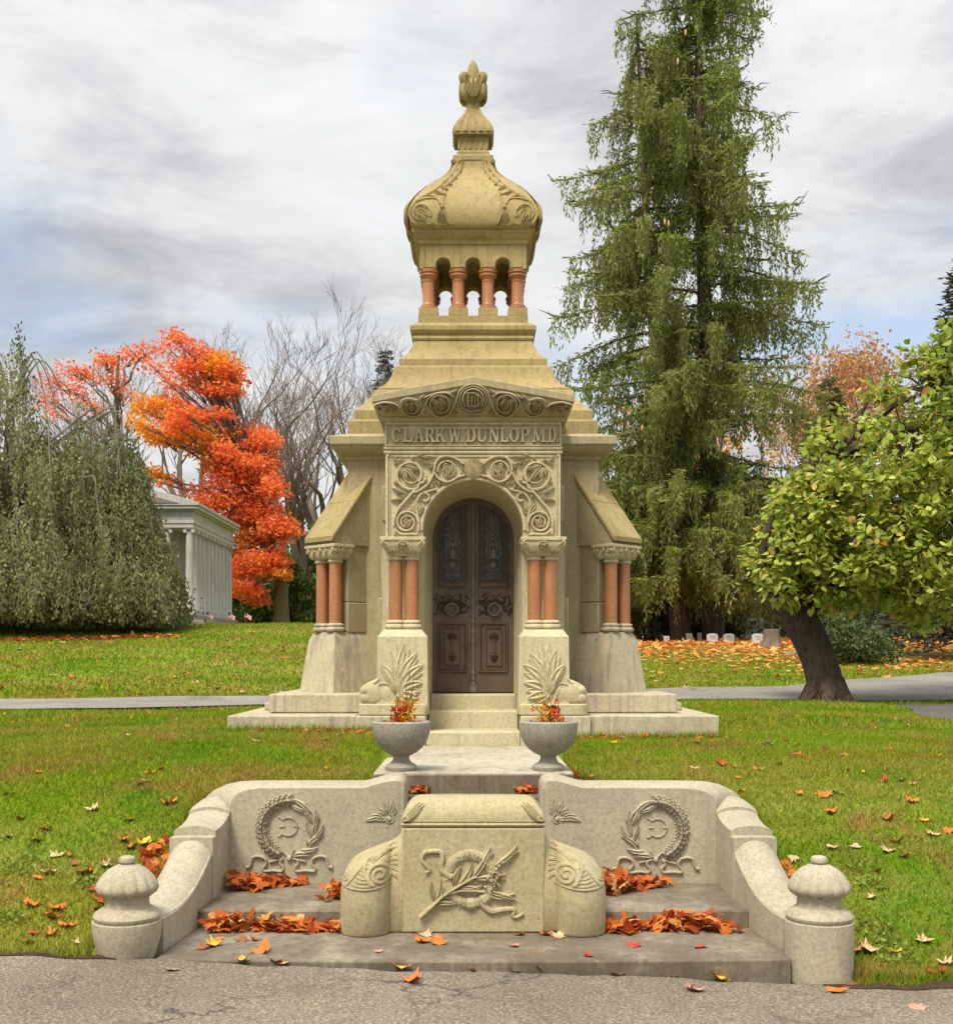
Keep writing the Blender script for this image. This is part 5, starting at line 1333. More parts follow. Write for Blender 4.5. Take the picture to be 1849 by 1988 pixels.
# ------------------------------------------------------------------ bare trees
def bare(label, base, height, seed, spread=0.42, depth=7, twist=0.25, mat='twig', trunk=0.28, group=None, leaves=None):
    rg = random.Random(seed); t = root('bare_tree' if leaves is None else 'thin_tree', label, 'tree', base, group)
    mb = MB(); tips = []; tr = MB()
    def grow(p, d, L, r, lev):
        n = 4 if lev > 2 else 5
        P = [p]; q = Vector(p); dd = Vector(d)
        for i in range(n):
            dd = (dd + Vector((rg.gauss(0, twist*.34), rg.gauss(0, twist*.34), 0.05+rg.gauss(0, .05)))).normalized()
            q = q+dd*(L/n); P.append(tuple(q))
        r = max(r, .011); rd = [r*(1-0.30*i/n) for i in range(n+1)]
        (tr if lev == 0 else mb).tube(P, rd, 8 if lev == 0 else (5 if lev < 3 else 3), lev == 0)
        if lev >= depth: tips.append(P[-1]); return
        k = rg.choice((2, 2, 3, 3)) if lev > 0 else rg.choice((3, 4))
        for i in range(k):
            a = rg.uniform(0, 6.28); sp = spread*rg.uniform(.5, 1.25)*(1.0 if lev else .8)
            ax = dd.orthogonal().normalized(); ax.rotate(Matrix.Rotation(a, 3, dd))
            nd = (dd*math.cos(sp)+ax*math.sin(sp)).normalized(); nd.z += 0.05; nd.normalize()
            st = P[-1] if i == 0 or lev == 0 else P[rg.randint(2, n)]
            grow(st, nd, L*rg.uniform(.62, .84), rd[-1]*rg.uniform(.60, .86)*(1 if lev < 4 else .8), lev+1)
    grow(tuple(base), (rg.gauss(0, .06), rg.gauss(0, .06), 1), height*0.26, trunk, 0)
    zmax = max(p[2] for p in mb.v); k = height/max(.1, zmax-base[2])
    for m_ in (mb, tr): m_.v = [(base[0]+(p[0]-base[0])*k, base[1]+(p[1]-base[1])*k, base[2]+(p[2]-base[2])*k) for p in m_.v]
    tr.build('trunk', M['greybark'], t, smooth=False); mb.build('branches', M[mat], t, smooth=False)
    if leaves:
        T = np.array([(base[0]+(p[0]-base[0])*k, base[1]+(p[1]-base[1])*k, base[2]+(p[2]-base[2])*k) for p in tips])
        rr = np.random.default_rng(seed); reps = leaves[1]
        C = np.repeat(T, reps, 0)+rr.normal(0, leaves[3], (len(T)*reps, 3))
        leafset('crown', C, leaves[2], leaves[2]*.7, M[leaves[0]], t, rng=rr)
    return t
BT = [(560, 88, 575, 3, 'leafless tree with fine upswept twigs rising above the red maple'), (470, 84, 590, 4, 'leafless tree with wide crown just behind the red maple crown'), (655, 80, 600, 5, 'tall leafless tree nearest the mausoleum, behind the red maple'), (600, 70, 800, 6, 'shorter leafless tree with crooked boughs beside the maple trunk'),
      (730, 92, 620, 8, 'leafless tree partly hidden by the mausoleum roof'), (370, 86, 595, 9, 'leafless tree far behind the temple roof'), (250, 90, 690, 10, 'leafless tree whose twigs show behind the thin pale red leaves'), (700, 74, 720, 12, 'slender leafless tree close against the mausoleum shoulder'), (150, 92, 715, 14, 'leafless tree behind the weeping beech top')]
for px, Y, py, sd_, lb in BT:
    x = X(px, Y); g = gz(x, Y); bare(lb, (x, Y, g), Z(py, Y)-g, sd_, 0.47, 7, 0.30, group='leafless trees behind the maple', trunk=0.5)

# ------------------------------------------------------------------ red maple
def maple(which):
    Y = 60 if which == 0 else 66; bx = X(548 if which == 0 else 245, Y); g = gz(bx, Y); rg = np.random.default_rng(5+which)
    t = root('maple_tree', 'bright red and orange maple behind the columned temple' if which == 0 else 'thin pale red maple rising behind the weeping beech', 'tree', (bx, Y, g))
    tr = MB(); top = (X(500, Y), Y+.3, Z(960, Y))
    if which: tr.tube(crv([(bx, Y, g-.3), (bx, Y, g+4), (X(235, Y), Y, Z(900, Y)), (X(225, Y), Y, Z(800, Y)), (X(230, Y), Y, Z(690, Y))], 4), [0.36-0.018*i for i in range(17)], 8)
    else: tr.tube(crv([(bx, Y, g-.3), (bx-.05, Y, g+1.2), (X(545, Y), Y, Z(1130, Y)), (X(520, Y), Y, Z(1080, Y)), top, (X(450, Y), Y, Z(840, Y)), (X(400, Y), Y, Z(720, Y))], 4), [0.44-0.0148*i for i in range(25)], 9)
    tr.build('trunk', M['greenbark'], t)
    # blobs: px, py, half width, half height (picture units), kind
    B = [(105,740,30,22,2),(95,775,22,18,2),(135,715,28,14,2),(150,760,34,22,2),(165,725,22,14,0),(110,800,26,14,2),(205,700,24,13,0),(215,735,26,16,2),(255,690,32,12,0),(290,680,26,12,2),(330,672,40,14,2),(345,655,26,10,0),(385,680,34,14,2),
         (300,712,34,10,2),(360,712,34,14,0),(400,702,40,18,0),(435,706,34,20,1),(420,735,44,20,1),(450,725,24,20,0),(375,745,30,12,0),(330,745,20,10,2),(280,790,26,22,1),(270,820,18,14,1),(310,785,18,12,1),
         (340,785,34,22,0),(360,800,30,16,0),(340,825,28,14,0),(400,815,44,18,0),(430,805,24,12,0),(330,850,44,16,1),(290,845,18,12,1),(380,850,48,18,1),(420,850,36,22,1),(400,875,30,14,1),(440,880,34,24,0),(490,845,38,22,0),(520,850,24,16,0),(500,870,34,14,0),
         (300,920,30,14,1),(320,935,34,14,2),(410,905,20,14,1),(440,920,36,20,0),(470,905,30,24,0),(500,900,36,18,0),(525,895,18,14,0),(480,940,56,20,0),(430,945,52,20,2),(390,960,40,16,2),(420,975,56,18,0),(480,975,60,22,0),(530,945,26,26,0),
         (460,1010,50,22,0),(510,1000,46,24,0),(540,1020,38,20,0),(560,1030,18,14,0),(480,1045,44,18,1),(520,1045,40,16,0),(470,1075,34,14,0),(500,1085,44,18,0),(540,1085,22,24,0),(520,1110,40,12,0),(550,1115,14,10,1),(470,1110,26,18,0),(455,1100,16,18,0),
         (465,1140,36,14,0),(490,1145,26,16,0),(500,1165,20,14,0),(455,1150,18,14,0),(240,760,20,12,2),(180,790,20,14,2),(420,760,30,12,0),(460,760,14,8,0)]
    C = {0: [], 1: [], 2: []}; br = MB()
    rb = random.Random(3)
    for _ in range(30):
        a_, b_ = rb.choice(B), rb.choice(B)
        if a_ is not b_ and math.hypot(a_[0]-b_[0], a_[1]-b_[1]) < 75: B.append(((a_[0]+b_[0])/2, (a_[1]+b_[1])/2, 22, 13, a_[4]))
    for i, (px, py, hw_, hh_, kd) in enumerate(B):
        if (px < 300 and kd != 1 and py < 815) != bool(which): continue
        yy = Y+rg.uniform(-3.0, 3.0)*(0.6 if px > 420 else 1); k = yy/F
        cx, cz = X(px, yy), Z(py, yy)
        n = int((hw_*hh_)*0.82*(0.42 if kd == 2 else 1)*(0.8 if px < 300 else 1))+40
        for _ in range(1):
            u = rg.normal(0, .48, (n, 3)); u /= np.maximum(1, np.linalg.norm(u, axis=1, keepdims=True)/1.15)
            droop = -0.35*(u[:, 0]**2)
            P = np.stack([cx+u[:, 0]*hw_*k*1.15, yy+u[:, 1]*1.6, cz+(u[:, 2]*.85+droop)*hh_*k*1.15], -1)
            C[kd].append(P)
        q = 0.25+0.65*((1130-py)/500 if py < 1130 else 0); q = max(0.12, min(.97, q))
        tt = np.array([(bx, Y, g+3.2), (X(520, Y), Y, Z(1080, Y)), top, (X(450, Y), Y, Z(840, Y)), (X(400, Y), Y, Z(740, Y))]); j = min(3.999, q*4-0.6); j = max(0, j)
        if which: tt = np.array([(bx, Y, Z(1000, Y)), (X(238, Y), Y, Z(930, Y)), (X(235, Y), Y, Z(890, Y)), (X(230, Y), Y, Z(830, Y)), (X(228, Y), Y, Z(770, Y))]); j = float(np.clip((860-py)/45, 0, 3.9))
        st = tt[int(j)]*(1-(j % 1))+tt[int(j)+1]*(j % 1)
        br.tube(wob(arc3(st, (cx, yy, cz-.15), 0.5, 8), 0.10, i), [0.11-0.012*m for m in range(8)], 4, False)
        for s_ in range(5):
            e2 = (cx+rg.normal(0, hw_*k*.7), yy+rg.normal(0, .9), cz+rg.normal(0, hh_*k*.4)); br.tube(wob(arc3((cx-(cx-st[0])*.25, yy-(yy-st[1])*.25, cz-(cz-st[2])*.25), e2, .1, 5), 0.05, i*7+s_), [.035, .03, .025, .018, .01], 3, False)
    br.build('branches', M['greybark'], t, smooth=False)
    for kd, mt in ((0, 'maple'), (1, 'maple_gold'), (2, 'maple_pink')):
        if not C[kd]: continue
        P = np.concatenate(C[kd]); ax = rg.normal(size=P.shape); ax[:, 2] *= .45
        leafset('crown', P, 0.185, 0.15, M[mt], t, axis=ax, rng=rg)
maple(0)
maple(1)

# ------------------------------------------------------------------ conifers with hanging branchlets
def spruce():
    Y = 56.0; K_ = Y/42; x1, x2 = X(1385, Y), X(1300, Y); g = gz(x1, Y); rg = np.random.default_rng(21)
    t = root('spruce_tree', 'tall drooping spruce with hanging branchlets and two trunks behind the mausoleum', 'tree', (x1, Y, g))
    tr = MB()
    tr.tube(crv([(x1, Y, g-.3), (x1-.2, Y, g+6), (X(1362, Y), Y, Z(400, Y)), (X(1355, Y), Y, Z(100, Y)), (X(1353, Y), Y, Z(-90, Y))], 5), [0.56-.0255*i for i in range(21)], 9)
    tr.tube(crv([(x2+.5, Y-.4, g-.3), (x2+.1, Y-.5, g+4), (X(1285, Y), Y-.4, Z(760, Y)), (X(1262, Y), Y-.2, Z(600, Y)), (X(1250, Y), Y, Z(330, Y)), (X(1235, Y), Y, Z(30, Y))], 5), [0.52-.0185*i for i in range(26)], 9)
    tr.build('trunk', M['bark'], t)
    lims = [(-80, 1250, 1480), (0, 1218, 1505), (90, 1220, 1490), (200, 1150, 1510), (300, 1080, 1490), (400, 1075, 1530), (500, 1080, 1565), (600, 1065, 1590), (700, 1058, 1605), (800, 1075, 1580), (900, 1120, 1560), (1000, 1150, 1550), (1100, 1170, 1550), (1200, 1190, 1530)]
    ly = [a for a, _, _ in lims]; lx0 = [a for _, a, _ in lims]; lx1 = [a for _, _, a in lims]
    C = []; AX = []; RN = []; C2 = []; AX2 = []; br = MB()
    NB = 300
    for k in range(NB):
        py = -110+1240*((k % 230)+rg.uniform(-.5, .5))/230
        low = k >= 230
        if low: py = rg.uniform(930, 1120)
        main = rg.random() < .6 or py < 20
        tx = np.interp(py, [0, 400, 1200], [1354, 1362, 1385]) if main else np.interp(py, [0, 330, 600, 760, 1200], [1235, 1250, 1262, 1285, 1310])
        l0, l1 = np.interp(py, ly, lx0), np.interp(py, ly, lx1)
        az = rg.uniform(0, 2*math.pi) if not low else rg.uniform(math.pi*.95, math.pi*2.05); cx, sy = math.cos(az), math.sin(az)
        ext = ((l1-tx) if cx > 0 else (tx-l0))*Y/F
        Lb = abs(cx)*ext+(1-abs(cx))*6.0*min(1, .3+(py+110)/700)
        Lb *= rg.uniform(.5, 1.06)
        if low: Lb = rg.uniform(4.0, 7.0)
        Lb = max(.7, Lb)
        z0 = Z(py, Y); x0 = X(tx, Y); n = 9; P = []
        lift = rg.uniform(.05, .22); dr = rg.uniform(.30, .52)
        for i in range(n+1):
            q = i/n; P.append((x0+cx*Lb*q, Y+sy*Lb*q, max(g+.7, z0+Lb*(lift*q-dr*q*q+0.16*q**4))))
        br.tube(P, [0.085*(1-.85*i/n) for i in range(n+1)], 4, False)
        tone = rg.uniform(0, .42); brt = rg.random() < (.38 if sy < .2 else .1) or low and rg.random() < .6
        PP = np.array(P)
        q = rg.uniform(.12, .3)
        while q < 1.0:                                              # curtains of branchlets hung along the bough
            j = min(n-1, int(q*n)); f = q*n-j; c0 = PP[j]*(1-f)+PP[j+1]*f
            Lc = rg.uniform(.35, 1.9)*K_*(1.15-.45*q)*(1.25 if rg.random() < .2 else 1)
            for _ in range(rg.integers(3, 7)):
                p = c0+np.array([rg.normal(0, .13), rg.normal(0, .13), rg.normal(0, .06)])
                L = min(Lc*rg.uniform(.5, 1.1), max(.3, p[2]-g-.25)); m = max(4, int(L/.10)); tt = np.linspace(0, 1, m)
                Q = np.stack([p[0]+cx*.16*L*np.sqrt(tt)+.05*np.sin(tt*5+q*9), p[1]+sy*.16*L*np.sqrt(tt), p[2]-L*tt+.05], -1)+rg.normal(0, .03, (m, 3))
                d = rg.normal(0, .42, (m, 3)); d[:, 2] -= .85
                C.append(Q); AX.append(d); RN.append(np.clip(tone+.42*rg.random(m)+.18*rg.random()-.04, 0, .97 if rg.random() < .98 else 1.0))
            q += rg.uniform(.16, .42)/Lb
        m = int(Lb*42); q = rg.uniform(.08, 1.04, m); idx = np.minimum(n-1, (q*n).astype(int)); f = (q*n-idx)[:, None]  # sprays on top toned brighter than hanging strands, painting boughs as lit from above
        Q = PP[idx]*(1-f)+PP[np.minimum(n, idx+1)]*f+rg.normal(0, 1, (m, 3))*np.array([.20, .20, .07])*(1.15-q[:, None]*.5)
        d = np.stack([cx+rg.normal(0, .9, m), sy+rg.normal(0, .9, m), rg.normal(-.12, .3, m)], -1)
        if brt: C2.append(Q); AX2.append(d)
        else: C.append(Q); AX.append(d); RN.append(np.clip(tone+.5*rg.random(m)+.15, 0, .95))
        for e_ in range(2 if rg.random() < .5 else 0):              # bare upturned tips breaking the outline
            tip = PP[-1]; br.tube([tuple(tip), tuple(tip+np.array([cx*.35, sy*.35, .10+rg.normal(0, .1)])), tuple(tip+np.array([cx*.7+rg.normal(0, .15), sy*.7, .22+rg.normal(0, .15)]))], [.025, .03, .015], 4, False)
    br.build('branches', M['bark'], t, smooth=False)
    leafset('crown', np.concatenate(C), 0.27, 0.082, M['spruce'], t, np.concatenate(RN), np.concatenate(AX), rng=rg)
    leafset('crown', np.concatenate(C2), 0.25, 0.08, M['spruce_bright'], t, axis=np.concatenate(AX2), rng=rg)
    for px, py in ((1155, 365), (1290, 430), (1297, 433), (1330, 62), (1315, 118), (1246, 830)):
        yy = Y-4.6; x, z = X(px, yy), Z(py, yy); cn = MB(); cn.lathe([(0.01, z-.15), (.04, z-.11), (.05, z-.03), (.035, z+.09), (.01, z+.13)], x, yy, 7); cn.build('cone', LM['tan'], t)
spruce()

def conifer(name, label, base, height, rad, seed, mat, n=46, lift=0.12, group=None, z_lo=0.04):
    rg = np.random.default_rng(seed); t = root(name, label, 'tree', base, group)
    tr = MB(); tr.tube([(base[0], base[1], base[2]-.2), (base[0], base[1], base[2]+height*.5), (base[0], base[1], base[2]+height*.98)], [rad*.07+.06, rad*.04+.03, .015], 7); tr.build('trunk', M['bark'], t)
    C = []; AX = []; br = MB()
    for k in range(n):
        h = z_lo+(0.98-z_lo)*(k+.5)/n; Lb = rad*(1-h)**.85*rg.uniform(.75, 1.1)+.1
        for j in range(6):
            a = rg.uniform(0, 6.28); m = int(Lb*22)+6; q = rg.uniform(.05, 1, m)
            z = base[2]+height*h+Lb*(lift*q-.35*q*q)
            sp = .10+.16*Lb*(1-q)*.8
            P = np.stack([base[0]+math.cos(a)*Lb*q+rg.normal(0, 1, m)*sp, base[1]+math.sin(a)*Lb*q+rg.normal(0, 1, m)*sp, z+rg.normal(0, .05, m)], -1)
            d = np.stack([math.cos(a)+rg.normal(0, .6, m), math.sin(a)+rg.normal(0, .6, m), rg.normal(-.05, .3, m)], -1); C.append(P); AX.append(d)
            br.tube([(base[0], base[1], base[2]+height*h), (base[0]+math.cos(a)*Lb*.9, base[1]+math.sin(a)*Lb*.9, base[2]+height*h+Lb*(lift*.9-.30))], [.03, .008], 3, False)
    br.build('branches', M['bark'], t, smooth=False)
    leafset('crown', np.concatenate(C), 0.26, .10, M[mat], t, axis=np.concatenate(AX), rng=rg)
def cone_at(label, px, Y, py, rad, seed, mat, **k):
    x = X(px, Y); g = gz(x, Y); conifer('conifer', label, (x, Y, g), Z(py, Y)-g, rad, seed, mat, **k)
cone_at('dark fir tip beside the mausoleum roof, among leafless twigs', 748, 80, 668, 3.4, 31, 'purplefir', n=60)
cone_at('dusky blue spruce rising behind the broad leaved leaning tree', 1872, 40, 480, 3.0, 32, 'purplefir', n=70)
cone_at('olive green fir showing between the drooping spruce and the leaning tree', 1610, 70, 720, 5.5, 33, 'olive', n=50)
# rust tinted thin crowned trees at the right
for px, Y, py, sd_, lb in ((1640, 80, 668, 41, 'thin crowned rust leaved tree behind the leaning tree'), (1720, 84, 655, 42, 'rust leaved tree next to the dusky blue spruce'), (1560, 88, 700, 43, 'rust leaved tree half hidden by the drooping spruce'), (1290, 76, 760, 44, 'golden tree glimpsed through the drooping spruce')):
    x = X(px, Y); g = gz(x, Y); bare(lb, (x, Y, g), Z(py, Y)-g, sd_, 0.42, 6, .25, leaves=('rust' if sd_ != 44 else 'maple_gold', 9, .30, .42), group='rust leaved trees at the far right')

# ------------------------------------------------------------------ bushes
def bush(name, label, px, Y, w_, h_, seed, mat, n=2600, size=.17, group=None, depth=None, tm='diamond', lowz=0.0, shell=.55):
    rg = np.random.default_rng(seed); x = X(px, Y); g = gz(x, Y); t = root(name, label, 'shrub', (x, Y, g), group)
    st = MB(); dp = depth or w_*.7
    for k in range(7):
        a = rg.uniform(0, 6.28); st.tube(wob(arc3((x+.1*math.cos(a), Y+.1*math.sin(a), g-.1), (x+.35*w_*math.cos(a), Y+.35*dp*math.sin(a), g+h_*.7), .2, 6), .06, seed*9+k), [.07, .06, .05, .04, .03, .02], 5)
    st.build('stems', M['bark'], t)
    ncl = 34; C = []
    for c in range(ncl):
        v = rg.normal(size=3); v /= np.linalg.norm(v); v[2] = abs(v[2])*1.0; rr = rg.uniform(shell, .95)
        ctr = np.array([x+v[0]*w_*.5*rr, Y+v[1]*dp*.5*rr, g+lowz+v[2]*(h_-lowz)*rr*.92]); rad = rg.uniform(.10, .19)*w_
        C.append(ctr+rg.normal(0, rad*.5, (n//ncl, 3))*np.array([1, 1, .62]))
    C = np.concatenate(C); C[:, 2] = np.maximum(C[:, 2], g+.03)
    leafset('foliage', C, size, size*.62, M[mat], t, tmpl=tm, rng=rg); return t
HB_ = 'green shrubs behind the temple lawn'
for i, (px, Y, w_, h_, lb) in enumerate(((470, 66, 4.0, 4.2, 'dark green shrub at the far corner of the temple'), (510, 68, 4.2, 4.6, 'green shrub between temple and maple trunk'), (575, 66, 3.6, 5.8, 'tall green shrub beside the maple trunk'), (620, 70, 4.0, 6.5, 'tall green shrub beside the mausoleum buttress'), (540, 74, 7.5, 8.5, 'large dark shrub mass behind the maple trunk'), (650, 76, 7.0, 9.5, 'large dark shrub mass behind the mausoleum'))):
    bush('shrub', lb, px, Y, w_, h_, 60+i, 'shrub', 5200 if i > 3 else 3600, .26, HB_)
for i, (px, Y, w_, h_, lb) in enumerate(((1250, 58, 4.6, 3.0, 'dark yew bush beside the right buttress'), (1325, 60, 4.0, 2.8, 'dark yew bush with open stems behind the small gravestones'), (1400, 60, 4.4, 3.0, 'dark yew bush behind the row of gravestones'), (1560, 62, 5.0, 4.2, 'dark yew bush behind the leaning trunk'), (1690, 66, 6.0, 4.8, 'dark green bush in front of the brown tomb'), (1760, 80, 7.0, 6.0, 'green bush beyond the brown tomb'))):
    bush('yew_bush', lb, px, Y, w_, h_, 80+i, 'yew', 4200, .20, 'dark bushes at the edge of the right lawn', lowz=.35 if i < 3 else 0)
bush('spreading_yew', 'low spreading yew with layered branches beside the leaning trunk', 1655, 36, 3.1, 1.55, 95, 'yew', 5200, .12, None, 2.4, 'spray', .15, .35)
# far wood closing the view
def wood(name, label, xa, xb, Y, h, seed, mat, n):
    rg = np.random.default_rng(seed); xx = rg.uniform(xa, xb, n); zz = rg.random(n)**.8
    prof = h*(.62+.25*np.sin(xx*.31+seed)+.13*np.sin(xx*1.1))
    g = ground(xx, np.full(n, Y)); P = np.stack([xx, Y+rg.normal(0, 2.5, n), g+zz*prof], -1)
    o = leafset(name, P, .75, .55, M[mat], None, rng=rg); tag(o, label, 'woodland', kind='stuff')
wood('far_wood', 'dense far woodland closing the view behind the temple', -60, -2, 108, 9.5, 3, 'shrub', 16000)
wood('far_wood', 'dense far woodland closing the view behind the right lawn', 4, 75, 112, 9.0, 4, 'yew', 18000)

# ------------------------------------------------------------------ leaning broad-leaved tree
def leaning():
    Y = 22.3; bx = X(1602, Y); g = gz(bx, Y); rg = np.random.default_rng(77)
    t = root('leaning_tree', 'leaning dark trunked tree with broad yellow green leaves beside the path', 'tree', (bx, Y, g))
    tr = MB()
    def pt(px, py, dy=0): return (X(px, Y+dy), Y+dy, Z(py, Y+dy))
    tp = crv([(bx, Y, g-.15), pt(1602, 1345), pt(1597, 1310), pt(1580, 1260), pt(1553, 1205), pt(1532, 1165), pt(1535, 1100, .2), pt(1570, 1010, .4), pt(1620, 900, .5), pt(1680, 780, .6)], 4)
    rad = np.interp(np.linspace(0, 1, len(tp)), [0, .06, .12, .3, .45, .55, .7, 1], [.46, .40, .345, .32, .33, .30, .20, .05])
    tr.tube(tp, list(rad), 14)
    for a in range(6):
        q = R(60*a+20); tr.tube([(bx+.16*math.cos(q), Y+.16*math.sin(q), g+.42), (bx+.30*math.cos(q), Y+.30*math.sin(q), g+.18), (bx+.44*math.cos(q), Y+.44*math.sin(q), g+.05), (bx+.66*math.cos(q), Y+.66*math.sin(q), g-.08)], [.20, .17, .12, .05], 9)
    tr.tube(crv([pt(1550, 1200), pt(1515, 1175), pt(1490, 1150), pt(1480, 1080, -.3), pt(1500, 1000, -.5)], 4), [.24-.012*i for i in range(17)], 9)
    tr.tube(crv([pt(1565, 1180), pt(1640, 1120, .3), pt(1730, 1080, .2), pt(1830, 1050, 0)], 4), [.2-.013*i for i in range(13)], 8)
    tr.build('trunk', M['bark'], t)
    # crown: clusters in the volume outlined in the photograph, in depth about the trunk
    poly = [(1468, 1100), (1478, 1030), (1500, 960), (1545, 930), (1530, 905), (1575, 860), (1600, 820), (1625, 830), (1660, 770), (1700, 745), (1740, 750), (1770, 690), (1782, 655), (1850, 640), (2050, 640), (2100, 900), (2050, 1180), (1850, 1210), (1800, 1190), (1735, 1210), (1700, 1170), (1640, 1165), (1590, 1180), (1540, 1160), (1500, 1175), (1480, 1150)]
    def inside(px, py):
        c = False; j = len(poly)-1
        for i in range(len(poly)):
            if (poly[i][1] > py) != (poly[j][1] > py) and px < (poly[j][0]-poly[i][0])*(py-poly[i][1])/(poly[j][1]-poly[i][1])+poly[i][0]: c = not c
            j = i
        return c
    C = []; AX = []; SD = []; br = MB(); nc = 0; heads = [tp[20], tp[24], tp[28], tp[32], pt(1490, 1100, -.3), pt(1730, 1080, .2), pt(1640, 1120, .3), pt(1760, 900, .3), pt(1850, 830, .2), pt(1870, 1010, 0), pt(1800, 760, .4), pt(1930, 900, -.3)]
    for hh_ in heads[7:]:
        st_ = min((tp[24], tp[28], tp[32], pt(1730, 1080, .2)), key=lambda q: np.linalg.norm(np.array(q)-np.array(hh_))); br.tube(wob(arc3(st_, hh_, .25, 7), .08, 5), [.11, .10, .09, .075, .06, .05, .04], 6, False)
    while nc < 690:
        px, py = rg.uniform(1460, 2010), rg.uniform(640, 1215)
        if nc % 4 < 1: px, py = rg.uniform(1465, 1800), rg.uniform(930, 1200)
        if not inside(px, py): continue
        # photograph shows gaps upper left of the crown
        if px < 1680 and py < 930 and rg.random() < .55: continue
        gp = mnoise.noise((px/70, py/62, 3.1))+.6*mnoise.noise((px/28, py/26, 8.7))
        if gp > .08 and (nc % 4 >= 1 or rg.random() < .5): nc += 0; continue
        dep = rg.uniform(-2.3, 2.3)*min(1, .3+(px-1460)/220)
        if nc % 4 < 1: dep = -abs(dep)*.8-.25
        c = np.array([X(px, Y), Y+dep, Z(py, Y)]); nc += 1
        m = int(rg.uniform(18, 40)); rr = rg.uniform(.18, .44)
        v = rg.normal(size=(m, 3)); v = unit(v)*rr*(rg.random((m, 1))**.4)
        P = c+v*np.array([1, 1, .75]); out = unit(v)*.7+rg.normal(0, .5, (m, 3)); out[:, 2] -= .45
        C.append(P); AX.append(out); sd = rg.normal(0, .5, (m, 3)); SD.append(np.cross(out, np.array([0, 0, 1.0])+sd*.7))
        h = min(heads, key=lambda q: np.linalg.norm(np.array(q)-c)+(0 if q[2] < c[2] else .5))
        br.tube(wob(arc3(h, tuple(c), .15, 6), .07, nc), [.030, .024, .018, .013, .009, .006], 4, False)
    br.build('branches', M['bark'], t, smooth=False)
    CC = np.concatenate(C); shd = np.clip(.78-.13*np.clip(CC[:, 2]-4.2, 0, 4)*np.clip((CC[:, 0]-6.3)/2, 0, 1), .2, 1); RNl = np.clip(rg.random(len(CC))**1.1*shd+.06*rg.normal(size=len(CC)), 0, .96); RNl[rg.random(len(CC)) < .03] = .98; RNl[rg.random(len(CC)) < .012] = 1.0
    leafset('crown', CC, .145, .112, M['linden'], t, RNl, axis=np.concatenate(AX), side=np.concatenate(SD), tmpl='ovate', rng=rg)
leaning()
# ------------------------------------------------------------------ columned temple on the rise
def temple():
    # near corner column at picture x 368, the flank runs away from us
    Y0 = 48.0; x0 = X(368, Y0); dx, dy = 0.0, 1.0
    zb, zcap = Z(1183, Y0), Z(1026, Y0)
    g = gz(x0, Y0)
    t = root('temple', 'pale marble temple tomb with ionic columns half hidden by the weeping beech', 'temple', (x0, Y0, g))
    def Wp(a, d, z): return (x0+a*dy*-1*-1*1.0 if False else x0+(-a)*dy+d*dx, Y0+a*dx+d*dy, z)   # a to the left along the front, d back along the flank
    def bx(name, a0, a1, d0, d1, z0, z1, bev=.02, par=None, mt='temple'):
        b = MB(); b.loft([[Wp(a0, d0, z), Wp(a1, d0, z), Wp(a1, d1, z), Wp(a0, d1, z)] for z in (z0, z1)]); return b.build(name, M[mt], par or t, bevel=bev)
    LF, WD = 7.6, 5.2
    bx('stylobate', -0.75, WD+.75, -.75, LF+.75, g-.8, g+.12, mt='urn'); bx('stylobate', -.38, WD+.38, -.38, LF+.38, g-.8, zb-.22, mt='urn'); bx('stylobate', -.27, WD+.27, -.27, LF+.27, g-.8, zb)
    cm = MB(); h = zcap-zb
    cm.lathe([(.21, 0), (.225, .03), (.21, .06), (.18, .07), (.185, .1), (.168, .13), (.165, h*.35), (.142, h-.2), (.15, h-.19), (.15, h-.16), (.17, h-.12)], 0, 0, 18)
    cm.box(-.2, .2, -.17, .17, h-.05, h)
    for q in (-1, 1):
        cm.tube([(q*.16, -.165, h-.115), (q*.16, .165, h-.115)], .075, 12)
    c0 = None
    # each front and flank column
    spots_ = [(0.9*i, 0) for i in range(6)]+[(0, .76*i) for i in range(1, 11)]
    for a, d in spots_:
        p = Wp(a, d, zb)
        if c0 is None: c0 = cm.build('column', M['temple'], t, (0, 0, 0)); o = c0
        else: o = link('column', c0.data, t, (0, 0, 0))
        o.location = Vector(p)-WP[t.name]
    bx('cella_wall', .75, WD-.2, 1.1, LF-.3, zb, zcap+.1)
    e1 = bx('entablature', -.20, WD, -.20, LF+.2, zcap, zcap+.17); bx('entablature', -.23, WD, -.23, LF+.23, zcap+.172, zcap+.32); bx('frieze', -.19, WD, -.19, LF+.19, zcap+.322, zcap+.68)
    bx('cornice', -.42, WD+.42, -.42, LF+.42, zcap+.75, zcap+.88); bx('cornice', -.30, WD+.3, -.30, LF+.3, zcap+.682, zcap+.748)
    b = MB(); mid = WD/2; zc = zcap+.882
    b.loft([[Wp(-.47, d, zc), Wp(-.47, d, zc+.12), Wp(mid, d, zc+1.0), Wp(WD+.47, d, zc+.12), Wp(WD+.47, d, zc)] for d in (-.47, LF+.47)]); b.build('roof', M['temple'], t, bevel=.015)
    b = MB(); b.loft([[Wp(.35, d, zc+.10), Wp(mid, d, zc+.70), Wp(WD-.35, d, zc+.10)] for d in (-.50, -.474)]); b.build('pediment_field', M['brownstone'], t)
temple()

